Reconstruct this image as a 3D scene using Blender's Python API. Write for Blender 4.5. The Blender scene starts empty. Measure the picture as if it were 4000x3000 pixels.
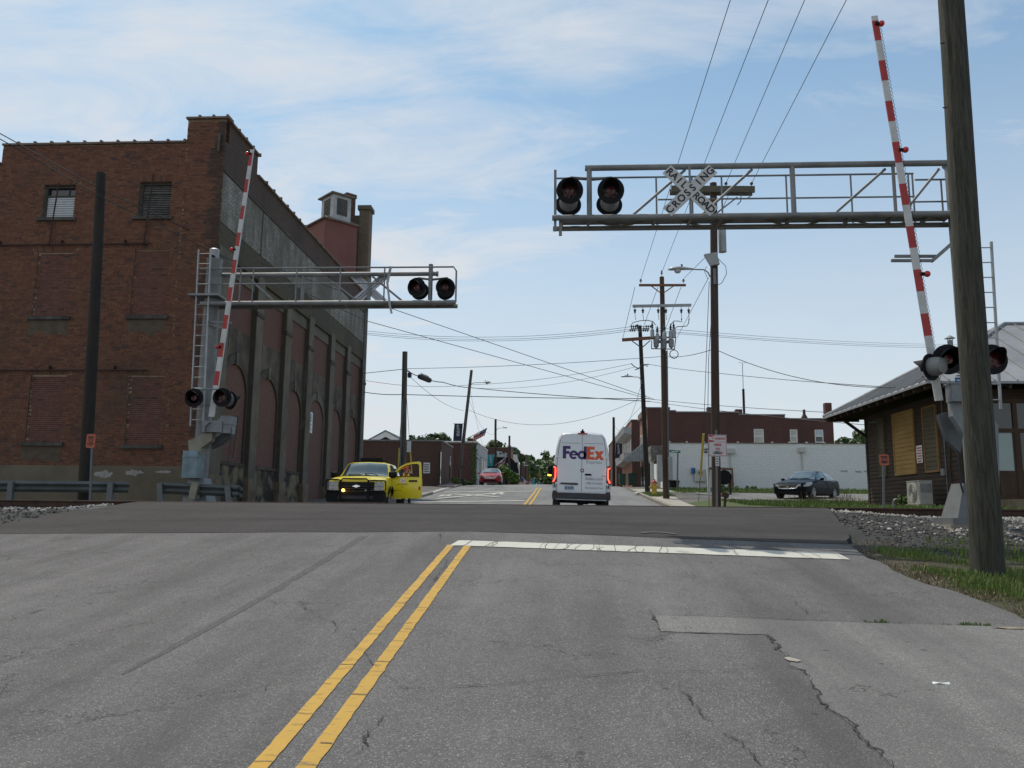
import bpy, bmesh, math, random
import numpy as np
from mathutils import Vector, Matrix, noise
rnd = random.Random(7)
PI = math.pi
R_ = math.radians
scene = bpy.context.scene
COL = scene.collection

# ------------------------------------------------------------------ camera
FPX, EZ = 3200.0, 1.8            # focal length in photo pixels (photo 4000 px wide), eye height
YAW, PITCH, ROLL = R_(3.38), R_(8.75), R_(0.57)
cam_d = bpy.data.cameras.new('camera')
cam = bpy.data.objects.new('camera', cam_d)
COL.objects.link(cam)
cam_d.sensor_width = 36.0
cam_d.lens = 36.0 * FPX / 4000.0
cam_d.clip_start, cam_d.clip_end = 0.1, 6000
RM = Matrix.Rotation(YAW, 3, 'Z') @ Matrix.Rotation(PI / 2 + PITCH, 3, 'X') @ Matrix.Rotation(ROLL, 3, 'Z')
cam.matrix_world = Matrix.Translation((0, 0, EZ)) @ RM.to_4x4()
scene.camera = cam

# ------------------------------------------------------------------ sun and sky
SUN_DIR = Vector((-0.58 * math.cos(R_(62)), 0.81 * math.cos(R_(62)), math.sin(R_(62)))).normalized()
sun_d = bpy.data.lights.new('sun', 'SUN')
sun_d.energy, sun_d.angle, sun_d.color = 3.0, R_(0.6), (1.0, 0.93, 0.82)
sun = bpy.data.objects.new('sun', sun_d)
COL.objects.link(sun)
sun.location = (-20, 20, 60)
sun.rotation_euler = SUN_DIR.to_track_quat('Z', 'Y').to_euler()

world = bpy.data.worlds.new('World')
scene.world = world
world.use_nodes = True
nt = world.node_tree
nt.nodes.clear()
def wn(t, **k):
    n = nt.nodes.new(t)
    for a, b in k.items(): setattr(n, a, b)
    return n
def wl(a, ao, b, bi): nt.links.new(a.outputs[ao], b.inputs[bi])
wout = wn('ShaderNodeOutputWorld')
bg = wn('ShaderNodeBackground')
bg.inputs['Strength'].default_value = 0.10
sky = wn('ShaderNodeTexSky', sky_type='NISHITA')
sky.sun_disc = False
sky.sun_elevation = R_(62)
sky.sun_rotation = math.atan2(SUN_DIR.x, SUN_DIR.y)
sky.altitude = 200
sky.air_density, sky.dust_density, sky.ozone_density = 1.0, 1.3, 1.3
# thin cirrus: noise on a high flat cloud layer, fading into pale haze towards the horizon
tc = wn('ShaderNodeTexCoord')
sep = wn('ShaderNodeSeparateXYZ')
wl(tc, 'Generated', sep, 0)
def math_node(op, a=None, b=None, clamp=False):
    n = wn('ShaderNodeMath', operation=op)
    n.use_clamp = clamp
    for i, v in enumerate((a, b)):
        if v is None: continue
        if isinstance(v, (int, float)): n.inputs[i].default_value = v
        else: nt.links.new(v, n.inputs[i])
    return n.outputs[0]
zc = math_node('ADD', math_node('MAXIMUM', sep.outputs['Z'], 0.0), 0.16)
u = math_node('DIVIDE', sep.outputs['X'], zc)
v = math_node('DIVIDE', sep.outputs['Y'], zc)
comb = wn('ShaderNodeCombineXYZ')
nt.links.new(u, comb.inputs[0]); nt.links.new(v, comb.inputs[1])
def cloud_noise(scale, rot, sx, sy, detail, rough, loc, dist=0.0):
    mp = wn('ShaderNodeMapping')
    mp.inputs['Rotation'].default_value = (0, 0, rot)
    mp.inputs['Scale'].default_value = (sx, sy, 1)
    mp.inputs['Location'].default_value = loc
    wl(comb, 0, mp, 0)
    nz = wn('ShaderNodeTexNoise')
    nz.inputs['Scale'].default_value = scale
    nz.inputs['Detail'].default_value = detail
    nz.inputs['Roughness'].default_value = rough
    nz.inputs['Distortion'].default_value = dist
    wl(mp, 0, nz, 'Vector')
    return nz.outputs['Fac']
def maprange(val, a, b, c=0.0, d=1.0, smooth=True):
    m = wn('ShaderNodeMapRange')
    m.interpolation_type = 'SMOOTHSTEP' if smooth else 'LINEAR'
    nt.links.new(val, m.inputs['Value'])
    for k, x in zip(('From Min', 'From Max', 'To Min', 'To Max'), (a, b, c, d)): m.inputs[k].default_value = x
    return m.outputs[0]
big = cloud_noise(0.75, 0.4, 1.0, 1.5, 5, 0.55, (3.1, 0.4, 0), 0.25)
fine = cloud_noise(2.6, 0.9, 0.8, 1.8, 9, 0.62, (1.3, 7.2, 0), 0.6)
# the cloud bank stands thicker to the left of the street, thin veils elsewhere
left = maprange(u, -1.4, 0.6, 0.44, 0.04)
cov = math_node('ADD', math_node('ADD', math_node('MULTIPLY', big, 0.75), math_node('MULTIPLY', fine, 0.80)), left)
cl = maprange(cov, 0.72, 1.22, 0.0, 0.92)
hz = maprange(sep.outputs['Z'], -0.02, 0.62, 0.90, 0.06)
mixf = math_node('MAXIMUM', cl, hz)
mixf = math_node('ADD', mixf, math_node('MULTIPLY', math_node('MULTIPLY', cl, hz), 0.12), True)
mx = wn('ShaderNodeMix', data_type='RGBA')
nt.links.new(mixf, mx.inputs['Factor'])
gm = wn('ShaderNodeMix', data_type='RGBA', blend_type='MULTIPLY')
gm.inputs['Factor'].default_value = 1.0
wl(sky, 0, gm, 'A')
gm.inputs['B'].default_value = (0.96, 1.35, 1.36, 1)
SKY_TINT = gm.inputs['B']
nt.links.new(gm.outputs['Result'], mx.inputs['A'])
mx.inputs['B'].default_value = (7.2, 7.5, 7.9, 1)
CLOUD = mx.inputs['B']
nt.links.new(mx.outputs['Result'], bg.inputs['Color'])
wl(bg, 0, wout, 0)

vs = scene.view_settings
scene.display_settings.display_device = 'sRGB'
vs.view_transform = 'Standard'
vs.look = 'None'
vs.exposure = 0.0
vs.gamma = 1.0
vs.use_curve_mapping = False
scene.render.engine = 'CYCLES'
scene.cycles.max_bounces = 6
scene.cycles.use_denoising = True
# ------------------------------------------------------------------ pixel -> place helpers (used to read the photograph)
def ray(px, py): return RM @ Vector(((px - 2000) / FPX, -(py - 1500) / FPX, -1.0))
def at(px, py, Y):
    r = ray(px, py); t = Y / r.y
    return Vector((r.x * t, Y, EZ + r.z * t))
def atX(px, py, X):
    r = ray(px, py); t = X / r.x
    return Vector((X, r.y * t, EZ + r.z * t))
def lerp(a, b, t): return a + (b - a) * t
def smooth(a, b, x):
    t = min(1, max(0, (x - a) / (b - a)))
    return t * t * (3 - 2 * t)
def interp(x, xs, ys): return float(np.interp(x, xs, ys))
def pchip(xs, ys):
    xs = np.array(xs, float); ys = np.array(ys, float)
    h = np.diff(xs); d = np.diff(ys) / h
    m = np.zeros(len(xs)); m[0], m[-1] = d[0], d[-1]
    for i in range(1, len(xs) - 1):
        if d[i - 1] * d[i] > 0:
            w1, w2 = 2 * h[i] + h[i - 1], h[i] + 2 * h[i - 1]
            m[i] = (w1 + w2) / (w1 / d[i - 1] + w2 / d[i])
    def f(x):
        if x <= xs[0]: return float(ys[0] + m[0] * (x - xs[0]))
        if x >= xs[-1]: return float(ys[-1])
        i = int(np.searchsorted(xs, x)) - 1
        i = max(0, min(i, len(h) - 1))
        t = (x - xs[i]) / h[i]
        return float((2*t**3-3*t**2+1)*ys[i] + (t**3-2*t**2+t)*h[i]*m[i] + (-2*t**3+3*t**2)*ys[i+1] + (t**3-t**2)*h[i]*m[i+1])
    return f

# ------------------------------------------------------------------ object helpers
ORG = {}
def tag(o, label=None, cat=None, group=None, kind=None):
    if label: o['label'] = label
    if cat: o['category'] = cat
    if group: o['group'] = group
    if kind: o['kind'] = kind
    return o
def thing(name, label, cat, loc, group=None, rot=None):
    o = bpy.data.objects.new(name, None)
    o.empty_display_size = 0.2
    COL.objects.link(o)
    o.location = loc
    if rot: o.rotation_euler = rot
    ORG[o.name] = Vector(loc) if not rot else Vector((0, 0, 0))
    return tag(o, label, cat, group)
def empty_part(name, parent):
    o = bpy.data.objects.new(name, None); COL.objects.link(o); o.parent = parent
    ORG[o.name] = ORG.get(parent.name, Vector((0, 0, 0)))
    return o
def children(o): return [c for c in bpy.data.objects if c.parent == o]
def copy_tree(o, parent=None, kids=None):
    if kids is None:
        kids = {}
        for c in bpy.data.objects:
            if c.parent: kids.setdefault(c.parent.name, []).append(c)
    c = o.copy(); COL.objects.link(c)
    c.parent = parent
    for ch in kids.get(o.name, []): copy_tree(ch, c, kids)
    return c

class MB:
    """collects shapes; build() links them as one mesh object"""
    def __init__(s): s.v = []; s.f = []; s.m = []; s.mi = 0
    def add(s, vs, fs):
        b = len(s.v); s.v.extend(vs)
        for f in fs: s.f.append([b + i for i in f]); s.m.append(s.mi)
    def poly(s, *pts): s.add([tuple(p) for p in pts], [list(range(len(pts)))])
    def box(s, x0, x1, y0, y1, z0, z1, skip=''):
        v = [(x0,y0,z0),(x1,y0,z0),(x1,y1,z0),(x0,y1,z0),(x0,y0,z1),(x1,y0,z1),(x1,y1,z1),(x0,y1,z1)]
        F = dict(d=[0,3,2,1], u=[4,5,6,7], f=[0,1,5,4], b=[2,3,7,6], l=[3,0,4,7], r=[1,2,6,5])
        s.add(v, [F[k] for k in 'dufblr' if k not in skip])
    def obox(s, c, size, rot):          # oriented box: centre, full sizes, 3x3 matrix
        hx, hy, hz = [k / 2 for k in size]
        v = [tuple(Vector(c) + rot @ Vector((a*hx, b*hy, e*hz))) for e in (-1,1) for a,b in ((-1,-1),(1,-1),(1,1),(-1,1))]
        s.add(v, [[0,3,2,1],[4,5,6,7],[0,1,5,4],[2,3,7,6],[3,0,4,7],[1,2,6,5]])
    def bar(s, p0, p1, w, h, up=(0,0,1)):   # rectangular bar between two points
        p0, p1 = Vector(p0), Vector(p1); d = (p1 - p0); L = d.length; d.normalize()
        upv = Vector(up)
        if abs(d.dot(upv)) > 0.99: upv = Vector((0,1,0))
        x = d.cross(upv).normalized(); z = x.cross(d)
        s.obox((p0+p1)/2, (w, L, h), Matrix((x, d, z)).transposed())
    def tube(s, p0, p1, r0, r1=None, n=8, caps=True):
        if r1 is None: r1 = r0
        s.path([p0, p1], [r0, r1], n, caps)
    def path(s, pts, r, n=6, caps=True):
        pts = [Vector(p) for p in pts]
        rs = r if isinstance(r, (list, tuple)) else [r] * len(pts)
        vs = []; prevx = None
        for i, p in enumerate(pts):
            d = (pts[min(i+1, len(pts)-1)] - pts[max(i-1, 0)]).normalized()
            if prevx is None:
                a = Vector((0,0,1)) if abs(d.z) < 0.9 else Vector((0,1,0))
                x = d.cross(a).normalized()
            else:
                x = (prevx - d * prevx.dot(d)).normalized()
            prevx = x; y = d.cross(x)
            for k in range(n):
                t = 2*PI*k/n
                vs.append(tuple(p + (x*math.cos(t) + y*math.sin(t)) * rs[i]))
        fs = []
        for i in range(len(pts)-1):
            for k in range(n):
                k2 = (k+1) % n
                fs.append([i*n+k, (i+1)*n+k, (i+1)*n+k2, i*n+k2])
        if caps:
            fs.append(list(range(n))); e = (len(pts)-1)*n
            fs.append([e+k for k in range(n-1,-1,-1)])
        s.add(vs, fs)
    def lathe(s, prof, c, axis, n=16, caps=True):     # prof: list of (distance along axis, radius)
        axis = Vector(axis).normalized(); c = Vector(c)
        s.path_prof([(c + axis*a, r) for a, r in prof], axis, n, caps)
    def path_prof(s, pr, axis, n, caps):
        a = Vector((0,0,1)) if abs(axis.z) < 0.9 else Vector((0,1,0))
        x = axis.cross(a).normalized(); y = axis.cross(x)
        vs = []; fs = []
        for p, r in pr:
            for k in range(n):
                t = 2*PI*k/n; vs.append(tuple(p + (x*math.cos(t)+y*math.sin(t))*r))
        for i in range(len(pr)-1):
            for k in range(n):
                k2 = (k+1) % n; fs.append([i*n+k, (i+1)*n+k, (i+1)*n+k2, i*n+k2])
        if caps:
            fs.append(list(range(n))); e = (len(pr)-1)*n; fs.append([e+k for k in range(n-1,-1,-1)])
        s.add(vs, fs)
    def prism(s, pts, off):             # planar polygon extruded by a vector
        off = Vector(off); n = len(pts)
        vs = [tuple(Vector(p)) for p in pts] + [tuple(Vector(p)+off) for p in pts]
        s.add(vs, [list(range(n-1,-1,-1)), list(range(n,2*n))] + [[i,(i+1)%n,n+(i+1)%n,n+i] for i in range(n)])
    def build(s, name, mat, parent=None, smooth_deg=None, org=None, fix=False, hide=False):
        me = bpy.data.meshes.new(name)
        if org is None: org = ORG.get(parent.name, Vector((0,0,0))) if parent else Vector((0,0,0))
        org = Vector(org)
        me.from_pydata([(a-org.x, b-org.y, c-org.z) for a,b,c in s.v], [], s.f)
        mats = mat if isinstance(mat, (list, tuple)) else [mat]
        for m in mats: me.materials.append(m)
        if len(mats) > 1: me.polygons.foreach_set('material_index', s.m)
        if fix:
            b = bmesh.new(); b.from_mesh(me); bmesh.ops.recalc_face_normals(b, faces=b.faces); b.to_mesh(me); b.free()
        if smooth_deg is not None:
            me.polygons.foreach_set('use_smooth', [True]*len(me.polygons))
            me.set_sharp_from_angle(angle=R_(smooth_deg))
        me.update()
        o = bpy.data.objects.new(name, me)
        COL.objects.link(o)
        if parent: o.parent = parent
        else: o.location = org
        ORG[o.name] = org
        return o

def text_geo(body, size=1.0, bold=0.0, align='CENTER', shear=0.0, spacing=1.0, res=3):
    cu = bpy.data.curves.new('t', 'FONT'); cu.body = body; cu.size = size; cu.offset = bold
    cu.align_x = align; cu.align_y = 'CENTER'; cu.shear = shear; cu.space_character = spacing
    cu.resolution_u = res; cu.fill_mode = 'FRONT'
    ob = bpy.data.objects.new('t', cu); COL.objects.link(ob)
    me = bpy.data.meshes.new_from_object(ob)
    vs = [tuple(v.co) for v in me.vertices]; fs = [list(p.vertices) for p in me.polygons]
    bpy.data.objects.remove(ob); bpy.data.curves.remove(cu); bpy.data.meshes.remove(me)
    return vs, fs
def put_text(mb, body, c, u, v, size, width=None, **k):
    """flat lettering on a plane: centre c, right vector u, up vector v"""
    vs, fs = text_geo(body, size, **k)
    if not vs: return
    u = Vector(u).normalized(); v = Vector(v).normalized(); c = Vector(c)
    sx = 1.0
    if width:
        w = max(a[0] for a in vs) - min(a[0] for a in vs); sx = width / w
    mb.add([tuple(c + u*(a[0]*sx) + v*a[1]) for a in vs], fs)

# ------------------------------------------------------------------ materials
MATS = {}
class NT:
    def __init__(s, name):
        s.mat = bpy.data.materials.new(name); s.mat.use_nodes = True
        s.t = s.mat.node_tree; s.n = s.t.nodes
        s.p = s.n['Principled BSDF']
        s.tc = s.n.new('ShaderNodeTexCoord')
    def node(s, t, ins=None, **k):
        n = s.n.new(t)
        for a, b in k.items(): setattr(n, a, b)
        for a, b in (ins or {}).items():
            if hasattr(b, 'is_linked') or hasattr(b, 'links'): s.t.links.new(b, n.inputs[a])
            else: n.inputs[a].default_value = b
        return n
    def vec(s, scale=(1,1,1), rot=(0,0,0), coord='Object', loc=(0,0,0)):
        return s.node('ShaderNodeMapping', {'Vector': s.tc.outputs[coord], 'Scale': scale, 'Rotation': rot, 'Location': loc}).outputs[0]
    def noise(s, scale, detail=4, rough=0.55, vec=None, dist=0.0):
        return s.node('ShaderNodeTexNoise', {'Scale': scale, 'Detail': detail, 'Roughness': rough, 'Distortion': dist, 'Vector': vec if vec is not None else s.tc.outputs['Object']}).outputs['Fac']
    def vor(s, scale, vec=None, out='Distance', **k):
        return s.node('ShaderNodeTexVoronoi', {'Scale': scale, 'Vector': vec if vec is not None else s.tc.outputs['Object']}, **k).outputs[out]
    def rng(s, val, a, b, c=0.0, d=1.0):
        return s.node('ShaderNodeMapRange', {'Value': val, 'From Min': a, 'From Max': b, 'To Min': c, 'To Max': d}).outputs[0]
    def mix(s, f, a, b, mode='MIX'):
        n = s.n.new('ShaderNodeMix'); n.data_type = 'RGBA'; n.blend_type = mode
        for k, x in (('Factor', f), ('A', a), ('B', b)):
            if isinstance(x, (int, float)): n.inputs[k].default_value = x
            elif isinstance(x, tuple): n.inputs[k].default_value = (*x[:3], 1)
            else: s.t.links.new(x, n.inputs[k])
        return n.outputs['Result']
    def math(s, op, a, b=0.0, clamp=False):
        n = s.n.new('ShaderNodeMath'); n.operation = op; n.use_clamp = clamp
        for i, x in enumerate((a, b)):
            if isinstance(x, (int, float)): n.inputs[i].default_value = x
            else: s.t.links.new(x, n.inputs[i])
        return n.outputs[0]
    def col(s, c):
        if isinstance(c, tuple): s.p.inputs['Base Color'].default_value = (*c[:3], 1)
        else: s.t.links.new(c, s.p.inputs['Base Color'])
    def set(s, **k):
        for a, b in k.items():
            a = a.replace('_', ' ')
            if hasattr(b, 'links'): s.t.links.new(b, s.p.inputs[a])
            else: s.p.inputs[a].default_value = b
    def bump(s, h, dist=0.01, strength=1.0):
        b = s.node('ShaderNodeBump', {'Height': h, 'Distance': dist, 'Strength': strength})
        s.t.links.new(b.outputs[0], s.p.inputs['Normal'])

def plain(name, c, rough=0.6, metal=0.0, var=0.12, scale=3.0, bump=0.0, bscale=40.0, spec=0.5, coat=0.0, c2=None, lo=0.35, hi=0.7):
    """colour with soft mottling, optional second colour, optional fine bump"""
    if name in MATS: return MATS[name]
    t = NT(name)
    n = t.noise(scale, 5, 0.6)
    f = t.rng(n, lo, hi)
    b = c2 if c2 else tuple(x * (1 - var*2) for x in c)
    t.col(t.mix(f, c if c2 else tuple(min(1, x*(1+var)) for x in c), b))
    t.set(Roughness=rough, Metallic=metal)
    t.p.inputs['Specular IOR Level'].default_value = spec
    if coat: t.p.inputs['Coat Weight'].default_value = coat; t.p.inputs['Coat Roughness'].default_value = 0.05
    if bump: t.bump(t.noise(bscale, 4), bump)
    MATS[name] = t.mat
    return t.mat
def emis(name, c, s):
    t = NT(name); t.col(c); t.set(Emission_Color=(*c, 1), Emission_Strength=s); t.p.inputs['Roughness'].default_value = 0.3
    MATS[name] = t.mat; return t.mat

def brick_tint(name, cols, dark=(0.045, 0.026, 0.022), darkp=0.10, rough=0.9, stain=(0.05, 0.04, 0.03)):
    """per-brick colours: random per separate brick, plus broad soot staining"""
    t = NT(name)
    g = t.node('ShaderNodeNewGeometry'); oi = t.node('ShaderNodeObjectInfo')
    r = t.math('FRACT', t.math('ADD', g.outputs['Random Per Island'], oi.outputs['Random']))
    cr = t.node('ShaderNodeValToRGB', {'Fac': r}); e = cr.color_ramp
    e.interpolation = 'CONSTANT'
    n = len(cols); e.elements[0].position = 0; e.elements[0].color = (*dark, 1); e.elements[1].position = darkp; e.elements[1].color = (*cols[0], 1)
    for i in range(1, n):
        k = e.elements.new(darkp + (1-darkp)*i/n); k.color = (*cols[i], 1)
    pos = g.outputs['Position']
    gr = t.node('ShaderNodeTexNoise', {'Scale': 0.35, 'Detail': 6, 'Roughness': 0.65, 'Vector': pos}).outputs['Fac']
    fine = t.node('ShaderNodeTexNoise', {'Scale': 22, 'Detail': 3, 'Vector': pos}).outputs['Fac']
    c = t.mix(t.rng(fine, 0.3, 0.75, 0.0, 0.35), cr.outputs['Color'], (0.09, 0.05, 0.035))
    c = t.mix(t.rng(gr, 0.50, 0.74, 0.0, 0.7), c, stain)
    t.col(c); t.set(Roughness=rough); t.bump(fine, 0.004)
    MATS[name] = t.mat
    return t.mat
def brickwork(name, c1, c2, mortar, axis='x', size=(0.2, 0.066), msize=0.009, stain=None, stainscale=0.5, sA=0.5, sB=0.75, bump=0.004, rough=0.9):
    """brick courses too far or too steep to pick apart: colour and relief; axis is the wall's horizontal direction"""
    if name in MATS: return MATS[name]
    t = NT(name)
    pos = t.node('ShaderNodeNewGeometry').outputs['Position']
    s = t.node('ShaderNodeSeparateXYZ', {0: pos})
    cb = t.node('ShaderNodeCombineXYZ', {0: s.outputs['X' if axis == 'x' else 'Y'], 1: s.outputs['Z']}).outputs[0]
    br = t.node('ShaderNodeTexBrick', {'Vector': cb, 'Color1': (*c1, 1), 'Color2': (*c2, 1), 'Mortar': (*mortar, 1), 'Scale': 1.0, 'Mortar Size': msize, 'Brick Width': size[0]+0.01, 'Row Height': size[1]+0.01, 'Bias': 0.0, 'Mortar Smooth': 0.1})
    c = br.outputs['Color']
    n1 = t.node('ShaderNodeTexNoise', {'Scale': 9, 'Detail': 4, 'Vector': pos}).outputs['Fac']
    c = t.mix(t.rng(n1, 0.4, 0.7, 0, 0.3), c, tuple(x*0.5 for x in c2))
    if stain:
        st = t.node('ShaderNodeMapping', {'Vector': pos, 'Scale': (1, 1, 0.35)}).outputs[0]
        n2 = t.node('ShaderNodeTexNoise', {'Scale': stainscale, 'Detail': 7, 'Roughness': 0.65, 'Vector': st}).outputs['Fac']
        c = t.mix(t.rng(n2, sA, sB, 0, 0.85), c, stain)
    t.col(c); t.set(Roughness=rough)
    t.bump(t.math('ADD', t.math('MULTIPLY', br.outputs['Fac'], -1.0), t.math('MULTIPLY', n1, 0.4)), bump)
    MATS[name] = t.mat
    return t.mat
def wood_mat(name, a, b, axis='z', scale=1.0, rough=0.85, bump=0.006, stretch=14.0):
    if name in MATS: return MATS[name]
    t = NT(name)
    sc = {'x': (1, stretch, stretch), 'y': (stretch, 1, stretch), 'z': (stretch, stretch, 1)}[axis]
    n = t.noise(scale, 8, 0.65, t.vec(sc), 0.3)
    n2 = t.noise(0.9, 4, 0.6)
    c = t.mix(t.rng(n, 0.35, 0.68), a, b)
    c = t.mix(t.rng(n2, 0.45, 0.75, 0, 0.45), c, tuple(x*0.5 for x in b))
    t.col(c); t.set(Roughness=rough); t.bump(n, bump)
    MATS[name] = t.mat
    return t.mat

def asphalt(name, base, light, dark, flecks=1.0, patch=0.4, streak=(1.1, 0.07, 1), cracks=1.0):
    t = NT(name)
    p = t.node('ShaderNodeNewGeometry').outputs['Position']
    N = lambda sc, d=4, r=0.6: t.node('ShaderNodeTexNoise', {'Scale': sc, 'Detail': d, 'Roughness': r, 'Vector': p}).outputs['Fac']
    agg = t.vor(120, p, 'Color')
    ag = t.node('ShaderNodeSeparateColor', {0: agg}).outputs[0]
    agd = t.vor(120, p, 'Distance')
    c = t.mix(t.rng(N(0.5, 6), 0.3, 0.72), base, tuple(lerp(x, y, patch) for x, y in zip(base, light)))
    c = t.mix(t.rng(N(2.1, 6, 0.7), 0.50, 0.78, 0, 0.55), c, dark)
    c = t.mix(t.rng(N(0.23, 5, 0.6), 0.45, 0.7, 0, 0.35), c, dark)
    c = t.mix(t.math('MULTIPLY', t.rng(ag, 0.80, 0.97, 0, 0.75*flecks), t.rng(agd, 0.9, 0.35)), c, light)
    c = t.mix(t.rng(ag, 0.35, 0.05, 0, 0.65), c, dark)
    c = t.mix(t.rng(N(9, 3), 0.62, 0.75, 0, 0.3), c, dark)
    sv = t.node('ShaderNodeMapping', {'Vector': p, 'Scale': streak}).outputs[0]
    st = t.node('ShaderNodeTexNoise', {'Scale': 1.0, 'Detail': 6, 'Roughness': 0.65, 'Vector': sv}).outputs['Fac']
    c = t.mix(t.rng(st, 0.46, 0.70, 0, 0.6), c, dark); c = t.mix(t.rng(st, 0.42, 0.28, 0, 0.12), c, light)
    wp = t.node('ShaderNodeVectorMath', {0: p, 1: t.node('ShaderNodeTexNoise', {'Scale': 2.2, 'Detail': 5, 'Roughness': 0.7, 'Vector': p}).outputs['Color']}, operation='ADD').outputs[0]
    ce = t.node('ShaderNodeTexVoronoi', {'Scale': 0.42, 'Vector': wp}, feature='DISTANCE_TO_EDGE').outputs['Distance']
    c = t.mix(t.math('MULTIPLY', t.rng(ce, 0.0045, 0.0012), t.rng(N(0.7, 3), 0.47, 0.56, 0, 0.75*cracks)), c, tuple(x*0.35 for x in dark))
    # small dark spots of old oil and gum
    sp = t.vor(2.7, p, 'Distance')
    spc = t.node('ShaderNodeSeparateColor', {0: t.vor(2.7, p, 'Color')}).outputs[1]
    c = t.mix(t.math('MULTIPLY', t.rng(sp, 0.095, 0.05), t.rng(spc, 0.50, 0.52, 0, 0.6)), c, tuple(x*0.6 for x in dark))
    t.col(c); t.set(Roughness=0.92); t.p.inputs['Specular IOR Level'].default_value = 0.22
    t.bump(t.math('ADD', t.math('MULTIPLY', agd, -0.6), N(140, 2)), 0.006, 0.8)
    MATS[name] = t.mat
    return t.mat

M_galv = plain('galvanised_steel', (0.235, 0.24, 0.235), 0.55, 0.25, 0.16, 2.2, 0.002, 60, c2=(0.14, 0.143, 0.14))
M_alu = plain('pale_aluminium', (0.33, 0.345, 0.35), 0.5, 0.3, 0.1, 3)
M_greypaint = plain('grey_paint', (0.22, 0.24, 0.25), 0.55, 0.05, 0.12, 4, c2=(0.15,0.16,0.165))
M_darkgrey = plain('dark_grey_paint', (0.09, 0.10, 0.105), 0.55, 0.1, 0.12, 4)
M_black = plain('black_paint', (0.008, 0.008, 0.009), 0.75, 0.0, 0.2, 5, spec=0.25)
M_rubber = plain('black_rubber', (0.014, 0.014, 0.014), 0.85, 0.0, 0.3, 9)
M_blackplastic = plain('black_plastic', (0.018, 0.018, 0.019), 0.55, 0.0, 0.2, 9)
M_white = plain('white_paint', (0.72, 0.72, 0.70), 0.5, 0.0, 0.05, 3)
M_red = plain('red_sheeting', (0.52, 0.045, 0.03), 0.5, 0.0, 0.08, 4)
M_redlens = plain('red_lens', (0.55, 0.02, 0.015), 0.15, 0.0, 0.05, 4, spec=0.6)
M_darklens = plain('dark_red_lens', (0.07, 0.008, 0.006), 0.25, 0.0, 0.1, 6)
M_letter = plain('black_lettering', (0.02, 0.02, 0.022), 0.6)
M_bluewhite = plain('white_lettering', (0.75, 0.76, 0.78), 0.6)
M_wire = plain('weathered_cable', (0.03, 0.03, 0.033), 0.6)
M_iron = plain('rusty_steel', (0.075, 0.04, 0.026), 0.75, 0.35, 0.2, 6, 0.003, 50, c2=(0.035, 0.022, 0.018))
M_railtop = plain('worn_rail_head', (0.30, 0.27, 0.25), 0.35, 0.8, 0.1, 4)
M_chrome = plain('bright_chrome', (0.75, 0.76, 0.78), 0.12, 1.0, 0.03, 3)
M_glass = plain('dark_window_glass', (0.02, 0.024, 0.027), 0.06, 0.0, 0.1, 2, spec=0.8)
M_carglass = plain('car_window_glass', (0.025, 0.04, 0.045), 0.03, 0.0, 0.1, 2, spec=1.0, coat=0.6)
M_carglass.node_tree.nodes['Principled BSDF'].inputs['IOR'].default_value = 1.7
M_concrete = plain('old_concrete', (0.30, 0.27, 0.22), 0.9, 0.0, 0.15, 1.4, 0.006, 30, c2=(0.16, 0.145, 0.115))
# ------------------------------------------------------------------ terrain, roads, track
prof = pchip([-30, -10, 0, 4, 8, 11.5, 13.2, 15, 16.6, 17.5, 19.1, 20.2, 22, 25, 28, 31, 34, 38, 42, 57, 68, 76, 88, 120, 200, 400],
             [-3.31, -1.09, 0.02, 0.464, 0.908, 1.2965, 1.485, 1.675, 1.83, 1.898, 1.903, 1.88, 1.83, 1.79, 1.78, 1.82, 1.93, 2.13, 2.36, 3.30, 3.92, 4.08, 4.02, 2.7, 0.2, -3])
CROWN = -1.4
def crossfall(Y): return 0.021 * (1 - smooth(11.5, 16.5, Y)) + 0.02 * smooth(22, 28, Y)
def rz(X, Y): return prof(Y) - crossfall(Y) * min(abs(X - CROWN), 9)
def hit(px, py, dz=0.0, y0=3.0):
    """where the line of sight through a photo pixel meets the road"""
    r = ray(px, py); Y = y0; prev = None
    while Y < 140:
        t = Y / r.y; X = r.x * t; z = EZ + r.z * t
        d = z - rz(X, Y) - dz
        if d < 0 and prev is not None:
            a, b = Y - 0.05, Y
            for _ in range(20):
                m = (a + b) / 2; tm = m / r.y
                if EZ + r.z*tm - rz(r.x*tm, m) - dz < 0: b = m
                else: a = m
            t = b / r.y
            return Vector((r.x*t, b, rz(r.x*t, b) + dz))
        prev = d; Y += 0.05
    t = 140 / r.y
    return Vector((r.x*t, 140, rz(r.x*t, 140) + dz))

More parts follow.
